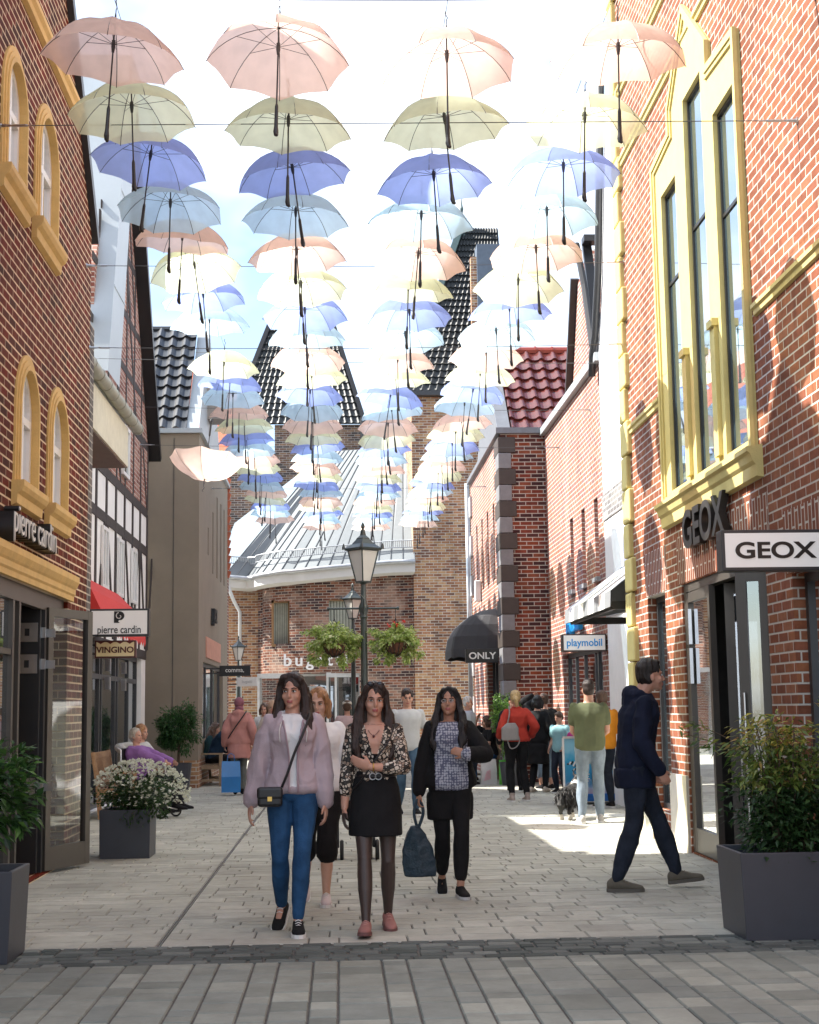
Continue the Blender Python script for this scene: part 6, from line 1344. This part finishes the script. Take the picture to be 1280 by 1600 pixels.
q = MB(); q.tube(curve_pts([f.spine(.97)-f.side_s*.06, f.spine(.86)-f.side_s*.035+f.fw*.105, f.spine(.80)+f.fw*.128, f.spine(.86)+f.side_s*.035+f.fw*.105, f.spine(.97)+f.side_s*.06]), .0022, 4); q.ell(f.spine(.79)+f.fw*.132, (.009, .005, .012), 8); plain(q, 'necklace', mat('dark_pendant', (.08, .02, .02), .3, var=0), f.root)
q = MB(); q.tube(curve_pts([(.13, -.10, 1.40), (.10, -.165, 1.30), (.0, -.185, 1.16), (-.10, -.15, 1.02), (-.16, -.04, .95)]), .006, 5); plain(q, 'strap', LEA, f.root)
q = MB(); q.tube([f.el[1].lerp(f.wr[1], .93)+Vector((0, .03*math.cos(a), .03*math.sin(a))) for a in [i*math.pi/6 for i in range(13)]], .005, 5); plain(q, 'watch', GOLD, f.root)
q = MB()
for sg in (-1, 1): q.ell(f.hp((sg*.034, -.058, .118)), (.028, .012, .02), 10, f.HR)
q.tube([f.hp((-.075, -.0, .10)), f.hp((-.05, -.06, .115)), f.hp((.05, -.06, .115)), f.hp((.075, 0, .10))], .003, 4); plain(q, 'sunglasses', mat('dark_lenses', (.015, .018, .025), .1, var=0), f.root)
# P3 woman in black cardigan with dotted top
def dots():
    m, nt, b = newmat('small_dot_print'); tc = N(nt, 'ShaderNodeTexCoord'); v = N(nt, 'ShaderNodeTexVoronoi'); v.inputs['Scale'].default_value = 48; v.inputs['Randomness'].default_value = .35; ln(nt, tc.outputs['Object'], v.inputs['Vector'])
    c = N(nt, 'ShaderNodeValToRGB'); e = c.color_ramp.elements; e[0].position = .42; e[0].color = (.38, .40, .46, 1); e[1].position = .55; e[1].color = (.09, .10, .16, 1); ln(nt, v.outputs['Distance'], c.inputs[0]); ln(nt, c.outputs[0], b.inputs['Base Color']); b.inputs['Roughness'].default_value = .7; return m
f = Fig('woman in an open black cardigan over a dotted blue grey top, looking up', (.90, 12.25, 0), .05, 1.68, 'f', pel=(0, 0, .925), build=1.22, vox=.0085,
        feet=[(-.055, .22, .03, -.1, .35), (.05, -.18, .0, .12, 0)], wrists=[(-.27, -.02, .80), (.10, -.27, 1.15)], arm_pole=[(-1, .3, 0), (1, .5, -.4)], head=(-.25, -.20, 0), palm=[(1, .2, 0), (-.3, 1, 0)], handdir=[None, (-.9, .05, .3)], curl=(.9, 1.0), skn=SK2)
f.body(); f.hair(H_BK, 'long2'); f.brows(H_BK); f.legs(BLK, .90, .010, .003, 'leggings')
f.top(BLK, 1.0, -.35, .028, .006, 8, 'cardigan', .955, mats=[BLK, dots()], cfn=lambda c, n: 1 if n.y < -.12 and .845 < c.z and abs(c.x) < (.135 if c.z < 1.25 else .135-(c.z-1.25)*.25) else 0, hemr=[(-.62, .185, .13, -.035), (-.40, .195, .135, -.03), (-.2, .19, .125, -.015)])
f.shoes(BLK, mat('grey_white_sole', (.5, .5, .5), .6), .0)
q = MB(); q.tube([f.hp((.0+.033*sg, -.088, .0)) for sg in (-1, 1)], .0015, 4)
for sg in (-1, 1): q.tube([f.hp((sg*.033+.02*math.cos(a), -.091, .0+.013*math.sin(a))) for a in [i*math.pi/6 for i in range(13)]], .0014, 4)
plain(q, 'glasses', STEEL, f.root)
w0 = Vector((.90, 12.25, 0))+Matrix.Rotation(.05, 3, 'Z') @ f.wr[0]; dx, dy, dz = w0.x, w0.y-.02, w0.z-.07
bg = thing('tote_bag', 'dark blue slouchy leather bag hanging from the hand of the woman in the black cardigan', 'bag', (dx, dy, dz)); TL = mat('petrol_leather', (.012, .035, .055), .5, var=.2, bump=.3)
q = MB(); q.rings([[Vector((x*w_-.01*i, y*.06, z)) for x, y in ((-1, -.6), (0, -1), (1, -.6), (1, .6), (0, 1), (-1, .6))] for i, (w_, z) in enumerate(((.125, -.60), (.135, -.50), (.12, -.38), (.075, -.27), (.03, -.20)))], 0, True); blend(q, 'bag_body', TL, bg, .009, 3, .006, 10)
q = MB(); q.tube(curve_pts([(-.02, -.01, -.22), (-.045, -.01, -.1), (-.02, 0, .0), (.01, 0, -.01), (.03, .01, -.1), (-.01, .01, -.22)]), .014, 6); plain(q, 'handle', TL, bg)
# P4 person in white shirt behind
f = Fig('woman in a white shirt and knee length black shorts walking behind the lilac jacket', (-.17, 11.9, 0), -.05, 1.68, 'f', build=1.12, vox=.0095, feet=[(-.13, .22, .03, 0, .3), (.06, -.12, 0, .05, 0)], wrists=[(-.28, -.02, .85), (.28, -.02, .85)], head=(-.1, .05, 0), skn=SKP)
f.body(); f.hair(H_GI, 'bob'); f.brows(H_BR); f.legs(BLK, .62, .030, .004, 'shorts'); f.top(fabric('white_shirt', (.80, .80, .79), .04), 1.0, -.2, .035, .008, 7, 'shirt', .965, hemr=[(-.28, .19, .145, 0), (-.15, .195, .15, 0)]); f.shoes(mat('pale_pink_trainer', (.55, .47, .47), .7), SOLEW, laces=SOLEW)
# P5 man in navy jacket
f = Fig('man in a long navy jacket and dark jeans leaning to look into the shop', (2.50, 12.32, 0), R(88), 1.90, 'm', pel=(0, .05, .93), lean=(0, -.07), vox=.0095,
        feet=[(-.09, .22, 0, -.08, 0), (.10, -.27, .0, .05, -.10)], wrists=[(-.21, -.10, .875), (.21, -.13, .865)], arm_pole=[(-.3, 1, 0), (.3, 1, 0)], leg_pole=[(0, -1, 0), (0, -1, 0)], head=(.12, -.05, 0), curl=(.9, .9), headoff=(0, -.05))
f.body(); f.hair(hairmat('very_dark_brown_hair', (.014, .009, .007)), 'short'); f.brows(H_BK); f.legs(DKD, .98, .014, .008, 'jeans'); f.top(NAVY, 1.0, -.25, .026, .013, 8, 'jacket', .985, hood=True, collar=1, hemr=[(-.36, .18, .14, 0), (-.25, .185, .145, 0), (-.1, .18, .145, 0)])
f.shoes(mat('olive_grey_suede', (.11, .095, .07), .8, var=.15), mat('grey_sole', (.10, .09, .075), .7), laces=mat('grey_laces', (.3, .28, .22), .8, var=0))
# P6 man in the green tee, seen from behind
f = Fig('man in an olive green t-shirt and pale jeans, back turned, beside the dog', (3.28, 19.45, 0), R(172), 1.86, 'm', vox=.013, build=1.08, feet=[(-.10, -.05, 0, 0), (.12, .10, 0, .2)], wrists=[(-.10, -.22, 1.0), (.10, -.24, .98)], arm_pole=[(-.5, .6, -1), (.5, .6, -1)], head=(.1, .12, 0))
f.body(); f.hair(H_DB, 'buzz'); f.legs(fabric('pale_jeans', (.22, .27, .32), .2, 6), .98, .014, .007, 'jeans'); f.top(fabric('olive_tee', (.12, .135, .075), .08), .30, -.15, .022, .007, 7, 't_shirt', .965); f.shoes(mat('light_grey_trainer', (.42, .40, .37), .7), SOLEW)
# P7 woman in red jacket from behind
f = Fig('blond woman in a red jacket seen from behind with a grey shoulder bag', (2.87, 24.1, 0), R(190), 1.78, 'f', vox=.013, build=1.1, feet=[(-.15, .0, 0, 0), (.12, .08, 0, 0)], wrists=[(-.26, -.08, 1.0), (.24, -.14, 1.0)], head=(-.2, .05, 0))
f.body(); f.hair(H_BL, 'bun'); f.legs(BLK, .97, .010, .005, 'trousers'); f.top(fabric('brick_red_jacket', (.42, .045, .03), .08), 1.0, -.02, .030, .010, 7, 'jacket', .98, collar=1); f.shoes(mat('taupe_trainer', (.35, .28, .24), .7), SOLEW, high=.03)
bg = thing('shoulder_bag', 'grey leather bag on the shoulder of the woman in the red jacket', 'bag', (2.87, 24.1, 0)); GL2 = mat('grey_bag_leather', (.24, .22, .21), .45)
q = MB(); q.rings([[Vector((-.13+x*.14, -.20+y*.05, z)) for x, y in ((-1, -.6), (0, -1), (1, -.6), (1, .6), (0, 1), (-1, .6))] for z in (.98, 1.05, 1.18)]+[[Vector((-.11+x*.07, -.20+y*.03, 1.26)) for x, y in ((-1, -.6), (0, -1), (1, -.6), (1, .6), (0, 1), (-1, .6))]], 0, True); blend(q, 'bag_body', GL2, bg, .012, 3)
q = MB(); q.tube(curve_pts([(-.17, -.19, 1.24), (-.13, -.17, 1.40), (-.12, -.05, 1.53)]), .012, 6); q.tube(curve_pts([(-.07, -.2, 1.2), (.02, -.2, 1.0), (-.03, -.2, .88), (-.13, -.21, .86), (-.18, -.21, 1.0)]), .010, 6); plain(q, 'strap', GL2, bg)
# P8 dark dressed pair behind
f = Fig('person in a long black coat with dark bobbed hair beside the red jacket', (3.55, 26.6, 0), R(150), 1.72, 'f', vox=.014, feet=[(-.12, 0, 0, 0), (.1, .1, 0, 0)], wrists=[(-.2, -.2, 1.0), (.12, -.28, 1.62)], arm_pole=[(-.3, 1, 0), (1, .2, -.6)], head=(.5, 0, 0))
f.body(); f.hair(H_BK, 'bob'); f.legs(BLK, .97, .012, .004, 'trousers'); f.top(BLK, 1.0, -.2, .032, .008, 7, 'coat', .97, hemr=[(-.85, .19, .16, 0), (-.5, .19, .155, 0), (-.2, .185, .15, 0)]); f.shoes(mat('beige_shoe', (.5, .42, .34), .7), None)
f = Fig('person in black with a raised hand shading the eyes, behind the black coat', (3.78, 27.3, 0), R(200), 1.76, 'm', vox=.014, wrists=[(-.2, -.15, 1.0), (.16, -.18, 1.66)], arm_pole=[(-.3, 1, 0), (1, .2, -.2)], head=(-.3, 0, 0))
f.body(); f.hair(H_BR, 'short'); f.legs(fabric('faded_jeans', (.18, .24, .30), .2, 6), .80, .012, .005, 'jeans'); f.top(BLK, 1.0, -.15, .030, .008, 7, 'jacket', .97); f.shoes(BLK, SOLEW)
f = Fig('person with a black cap mostly hidden behind the blond woman', (3.15, 26.9, 0), R(170), 1.74, 'm', vox=.014); f.body(); f.legs(BLK, .97, .012, .004, 'trousers'); f.top(BLK, 1.0, -.1, .030, .008, 7, 'jacket', .97); f.shoes(BLK, SOLEW)
q = MB(); q.ell(f.hp((0, .02, .06)), (.085, .10, .075), 14, f.HR); q.ell(f.hp((0, -.10, .055)), (.06, .06, .008), 12, f.HR); blend(q, 'cap', BLK, f.root, .011, 2)
# P9 children
AQ = fabric('aqua_tee', (.26, .47, .50), .08)
f = Fig('boy in a pale aqua t-shirt looking down beside the poster board', (3.90, 26.3, 0), R(-40), 1.42, 'm', vox=.013, build=.88, head=(-.3, .25, 0), wrists=[(-.22, -.08, .92), (.2, -.15, .95)]); f.body(); f.hair(H_BR, 'short'); f.brows(H_BR); f.legs(DKD, .97, .012, .004, 'trousers'); f.top(AQ, .30, -.15, .022, .006, 8, 't_shirt', .965); f.shoes(BLK, SOLEW)
f = Fig('child in a magenta t-shirt half hidden by the poster board', (4.02, 25.2, 0), R(150), 1.28, 'f', vox=.013, build=.85); f.body(); f.hair(H_BR, 'pony'); f.legs(DKD, .97, .012, .004, 'trousers'); f.top(fabric('magenta_tee', (.42, .04, .20), .08), .30, -.15, .022, .006, 8, 't_shirt', .965); f.shoes(BLK, SOLEW)
f = Fig('person in an orange top behind the man in the olive green t-shirt', (3.95, 22.2, 0), R(190), 1.74, 'm', vox=.014, build=1.1); f.body(); f.hair(H_BR, 'short'); f.legs(DKD, .97, .012, .004, 'trousers'); f.top(fabric('orange_top', (.62, .24, .02), .08), .45, -.15, .024, .006, 8, 'top', .965); f.shoes(BLK, SOLEW)
# P12 pink coat person walking away
PK = fabric('salmon_pink_coat', (.50, .23, .20), .08, 5); MV = fabric('mauve_headscarf', (.28, .11, .14), .08)
f = Fig('person in a salmon pink coat and mauve headscarf walking away with a dark crossbody strap', (-1.86, 27.6, 0), R(183), 1.76, 'f', vox=.013, build=1.12, feet=[(-.06, .02, 0, 0), (.06, .30, .12, 0, .9)], wrists=[(-.25, .0, .90), (.25, -.05, .88)], head=(0, .1, 0))
f.body(); f.legs(fabric('grey_trousers', (.13, .14, .13), .15), .97, .014, .006, 'trousers'); f.top(PK, 1.0, -.2, .040, .010, 6, 'coat', .97, hood=True, hemr=[(-.58, .205, .17, 0), (-.3, .20, .16, 0), (-.1, .19, .15, 0)]); f.shoes(BLK, None)
q = MB(); q.ell(f.hp((0, .02, .04)), (.092, .11, .105), 16, f.HR); q.ell(f.hp((0, .02, -.07)), (.085, .095, .075), 14, f.HR); blend(q, 'headscarf', MV, f.root, .011, 3, .004, 12); q = MB(); q.tube(curve_pts([Vector(p)*f.k for p in ((-.13, .06, 1.46), (-.08, .17, 1.38), (.05, .185, 1.2), (.17, .13, 1.02), (.2, 0, .95))]), .012, 6); plain(q, 'strap', LEA, f.root)
# P17 man in grey t-shirt further back
f = Fig('man in a light grey t-shirt walking behind the woman in the black cardigan', (.98, 21.6, 0), .15, 1.80, 'm', vox=.013, wrists=[(-.30, .02, .90), (.28, -.05, .86)], feet=[(-.1, .2, .03, 0, .3), (.08, -.15, 0, 0)], head=(-.1, .1, 0)); f.body(); f.hair(H_DB, 'short'); f.brows(H_DB); f.legs(fabric('mid_blue_jeans', (.06, .11, .17), .2, 6), .97, .012, .006, 'jeans'); f.top(fabric('light_grey_tee', (.48, .49, .50), .06), .30, -.15, .022, .006, 8, 't_shirt', .965); f.shoes(BLK, SOLEW)
f = Fig('white haired man in a pale shirt, seen small to the right of the cardigan', (2.55, 29.6, 0), R(60), 1.74, 'm', vox=.014); f.body(); f.hair(H_WH, 'short'); f.legs(DKD, .97, .012, .004, 'trousers'); f.top(fabric('pale_blue_shirt', (.42, .48, .55), .06), .6, -.12, .024, .006, 8, 'shirt', .97); f.shoes(BLK, None)
f = Fig('person in a pale pink top and cream cap with a dark diagonal strap', (.13, 26.3, 0), R(180), 1.68, 'f', vox=.013, build=1.15); f.body(); f.hair(H_BR, 'buzz'); f.legs(fabric('stone_trousers', (.35, .31, .27), .1), .97, .014, .006, 'trousers'); f.top(fabric('pale_pink_top', (.52, .38, .38), .06), .6, -.15, .028, .007, 8, 'top', .965); f.shoes(BLK, SOLEW)
q = MB(); q.tube([Vector(p)*f.k for p in ((-.12, .08, 1.42), (0, .145, 1.25), (.15, .10, 1.05))], .01, 6); plain(q, 'strap', LEA, f.root); q = MB(); q.ell(f.hp((0, .01, .07)), (.09, .10, .055), 14, f.HR); blend(q, 'cap', fabric('cream_cap', (.6, .57, .5)), f.root, .011, 2)
f = Fig('woman with dark hair whose face shows beside the pink coat', (-1.55, 30.5, 0), 0, 1.66, 'f', vox=.014); f.body(); f.hair(H_BR, 'bob'); f.legs(DKD, .97, .012, .004, 'trousers'); f.top(fabric('white_blouse', (.6, .6, .6), .06), .8, -.12, .024, .006, 8, 'blouse', .965); f.shoes(BLK, None)
f = Fig('person in a tan scarf half hidden behind the shoulder of the lilac jacket', (-1.10, 24.5, 0), 0, 1.68, 'f', vox=.014); f.body(); f.legs(DKD, .97, .012, .004, 'trousers'); f.top(fabric('beige_top', (.45, .38, .33), .06), 1, -.12, .03, .006, 8, 'top', .965); f.shoes(BLK, None); q = MB(); q.ell(f.hp((0, .02, .04)), (.092, .105, .10), 16, f.HR); q.ell(f.hp((0, .03, -.08)), (.085, .085, .07), 14, f.HR); blend(q, 'headscarf', fabric('tan_scarf', (.42, .28, .20)), f.root, .011, 3, .004, 12)
# seated people
SEAT = [(-.10, -.40, 0, 0), (.10, -.40, 0, 0)]
def seated(label, loc, rz, H, sex, skn=None, **kw):
    return Fig(label, loc, rz, H, sex, pel=kw.pop('pel', (0, 0, .56)), feet=kw.pop('feet', SEAT), leg_pole=[(0, -.6, 1)]*2, vox=.013, skn=skn or SK, **kw)
f = seated('woman with long brown hair and dark teal top sitting on the bench', (-2.80, 31.75, 0), R(75), 1.66, 'f', lean=(0, -.12), wrists=[(-.12, -.35, .75), (.12, -.38, .75)], head=(.3, .25, 0)); f.body(); f.hair(H_BR, 'long'); f.legs(DKD, .97, .012, .004, 'trousers'); f.top(fabric('dark_teal', (.02, .06, .07)), 1, -.05, .026, .006, 8, 'top', .965); f.shoes(BLK, None)
f = seated('bald man in a navy jacket sitting on the bench, hand at his face', (-2.62, 31.1, 0), R(78), 1.78, 'm', SK2, lean=(0, -.20), wrists=[(-.06, -.34, 1.16), (.12, -.42, .72)], arm_pole=[(-.4, .2, -1), (.3, .6, -.5)], head=(.1, .2, 0)); f.body(); f.hair(H_BR, 'buzz'); f.legs(BLK, .97, .012, .004, 'trousers'); f.top(fabric('blue_black_jacket', (.012, .03, .06)), 1, -.08, .036, .009, 7, 'jacket', .98, collar=1); f.shoes(BLK, None)
f = seated('man in sunglasses and black jacket sitting under the dark domed awning', (2.72, 31.5, 0), R(-20), 1.78, 'm', lean=(-.06, .04), wrists=[(-.1, -.3, .8), (.12, -.3, .8)], head=(-.4, 0, 0)); f.body(); f.hair(H_DB, 'short'); f.legs(DKD, .97, .012, .004, 'jeans'); f.top(BLK, 1, -.08, .034, .008, 7, 'jacket', .97); f.shoes(BLK, SOLEW)
q = MB(); [q.ell(f.hp((sg*.03, -.09, .005)), (.022, .006, .014), 10, f.HR) for sg in (-1, 1)]; plain(q, 'sunglasses', BLACKM, f.root)
f = seated('person in a black t-shirt sitting by the leafy bush, hand raised to head', (3.15, 31.0, 0), R(-75), 1.72, 'f', lean=(0, -.06), wrists=[(-.14, -.22, 1.30), (.12, -.36, .78)], arm_pole=[(-1, -.4, -.6), (.5, .5, -.5)], head=(-.2, .1, 0)); f.body(); f.hair(H_BR, 'bob'); f.legs(DEN, .97, .012, .004, 'jeans'); f.top(BLK, .30, -.08, .024, .006, 8, 't_shirt', .965); f.shoes(BLK, SOLEW)
# woman in purple in a wheelchair, companion behind
PU = fabric('violet_knit', (.25, .12, .32), .1, 14)
WL = (-2.88, 21.95, 0)
f = seated('elderly woman with curly grey hair and violet cardigan leaning back in the wheelchair', WL, R(70), 1.62, 'f', pel=(0, .0, .60), lean=(.02, .12), build=1.35, wrists=[(-.14, -.50, .80), (.16, -.52, .78)], arm_pole=[(-.3, .3, -1), (.3, .3, -1)], head=(-.15, -.1, 0), feet=[(-.1, -.62, .12, 0), (.1, -.62, .12, 0)]); f.body(); f.hair(H_GY, 'curly'); f.legs(BLK, .97, .016, .004, 'trousers'); f.top(PU, 1, -.05, .036, .010, 7, 'cardigan', .97); f.shoes(BLK, None)
t = thing('wheelchair', 'black wheelchair with small front castors, mostly hidden by the flower planter', 'wheelchair', WL); t.rotation_euler = (0, 0, R(70)); RUB = mat('tyre_rubber', (.015, .015, .015), .7)
q = MB(); q.box(-.23, .23, -.25, .22, .44, .50); q.box(-.23, .23, .20, .25, .48, 1.0); o = plain(q, 'seat', LEA, t, False); bevel(o, .02)
for sg in (-1, 1):
    q = MB(); q.tube([(sg*.29, .12+.30*math.cos(a), .30+.30*math.sin(a)) for a in [i*math.pi/14 for i in range(29)]], .018, 8)
    wl = plain(q, 'wheel', RUB, t); q = MB()
    for j in range(10): q.tube([(sg*.29, .12, .30), (sg*.29, .12+.29*math.cos(j*.628), .30+.29*math.sin(j*.628))], .003, 4)
    plain(q, 'spokes', STEEL, wl)
    q = MB(); q.tube([(sg*.24, -.42+.08*math.cos(a), .09+.08*math.sin(a)) for a in [i*math.pi/8 for i in range(17)]], .014, 6); q.tube([(sg*.24, -.42, .09), (sg*.24, -.38, .25)], .01, 6); plain(q, 'castor', RUB, t)
    q = MB(); q.tube([(sg*.26, .3, 1.02), (sg*.26, .22, .98), (sg*.25, .20, .30), (sg*.25, -.30, .30), (sg*.25, -.32, .50), (sg*.22, -.52, .16), (sg*.12, -.62, .13)], .012, 8); q.tube([(sg*.27, .2, .72), (sg*.27, -.22, .72), (sg*.26, -.26, .5)], .014, 8); plain(q, 'frame', STEEL, t)
f = seated('person with reddish hair and a pale top sitting behind the woman in violet', (-3.00, 23.0, 0), R(70), 1.66, 'f', pel=(0, 0, .60), lean=(0, .05), wrists=[(-.45, .1, .95), (.12, -.36, .75)], head=(0, 0, 0)); f.body(); f.hair(H_GI, 'bob'); f.legs(DKD, .97, .012, .004, 'trousers'); f.top(fabric('off_white_cloth', (.5, .49, .47)), 1, -.05, .026, .006, 8, 'top', .965); f.shoes(BLK, None)
q = MB(); q.tube([(-.0, 0, .0)]*2, .01) if False else None
# pram behind the walkers
t = thing('pushchair', 'dark pushchair with small twin wheels, seen between the walking women', 'pushchair', (.14, 15.3, 0))
for x in (-.20, -.13, .16, .23):
    q = MB(); q.tube([(x, .085*math.cos(a), .09+.085*math.sin(a)) for a in [i*math.pi/8 for i in range(17)]], .022, 6); q.lathe([(.03, -.01), (.03, .01)], (0, 0, 0), 8) if False else None; plain(q, 'wheel', RUB, t)
    q = MB(); q.tube([(x-.01, 0, .09), (x+.01, 0, .09)], .05, 10); plain(q, 'hub', mat('grey_hub', (.2, .2, .2), .5), t)
q = MB(); q.tube([(-.17, 0, .12), (-.17, .4, .6), (-.2, .62, 1.0)], .014, 6); q.tube([(.2, 0, .12), (.2, .4, .6), (.2, .62, 1.0)], .014, 6); q.tube([(-.2, .62, 1.0), (.2, .62, 1.0)], .018, 8); q.tube([(-.17, .45, .09), (-.17, .1, .5)], .012, 6); q.tube([(.2, .45, .09), (.2, .1, .5)], .012, 6); plain(q, 'frame', DARK, t)
q = MB(); q.ell((.01, .15, .55), (.18, .26, .2), 14); q.ell((.01, .35, .8), (.18, .18, .2), 14); blend(q, 'seat_pod', BLK, t, .012, 3)
# dog
t = thing('dog', 'long haired black and white dog standing beside the man in the green t-shirt', 'dog', (3.13, 20.2, 0)); t.rotation_euler = (0, 0, R(152)); t.scale = (.82, .82, .82)
q = MB(); q.tube([(0, .30, .40), (0, .15, .40), (0, -.05, .40), (0, -.18, .42), (0, -.26, .47)], [.11, .13, .14, .15, .11], 14); q.tube([(0, -.22, .46), (0, -.30, .55), (0, -.34, .60)], [.12, .10, .08], 12); q.ell((0, -.37, .64), (.075, .09, .075), 12); q.tube([(0, -.42, .62), (0, -.52, .59)], [.045, .028], 8)
for sg in (-1, 1):
    q.tube([(sg*.05, -.33, .69), (sg*.065, -.33, .77)], [.03, .008], 6)
    q.tube([(sg*.07, -.20, .40), (sg*.07, -.20, .22), (sg*.07, -.21, .05), (sg*.07, -.25, .02)], [.07, .04, .03, .035], 8); q.tube([(sg*.07, .28, .38), (sg*.075, .22, .24), (sg*.075, .33, .14), (sg*.075, .30, .03), (sg*.075, .26, .02)], [.085, .05, .03, .028, .034], 8)
q.tube([(0, .36, .42), (0, .48, .38), (0, .52, .24), (0, .50, .14)], [.04, .06, .06, .015], 8)
DB, DW = mat('black_fur', (.012, .011, .010), .6, var=.4, scale=20, bump=.5), mat('white_fur', (.55, .50, .43), .7, var=.2)
blend(q, 'body', [DB, DW], t, .010, 3, .012, 20, .4, cfn=lambda c, n: 1 if c.z < .09 or (abs(c.y+.2) < .03 and c.z > .45) else 0)
fp = []
for k in range(2600):
    yy = rl.uniform(-.34, .5); a = rl.uniform(0, 6.28); r_ = .135 if yy < .3 else .08; zz = .40+(.08 if yy < -.2 else 0); fp.append((Vector(t.location)+Vector((r_*math.cos(a), yy, zz+r_*math.sin(a))), (math.cos(a)*.5, .6, -1.0)))
fo_ = leaves('fur', fp, leafmat('black_fur_tufts', [(.008, .008, .008), (.02, .018, .016), (.03, .022, .018)], .6, .05), t, (.06, .13), .14, .5, rl)
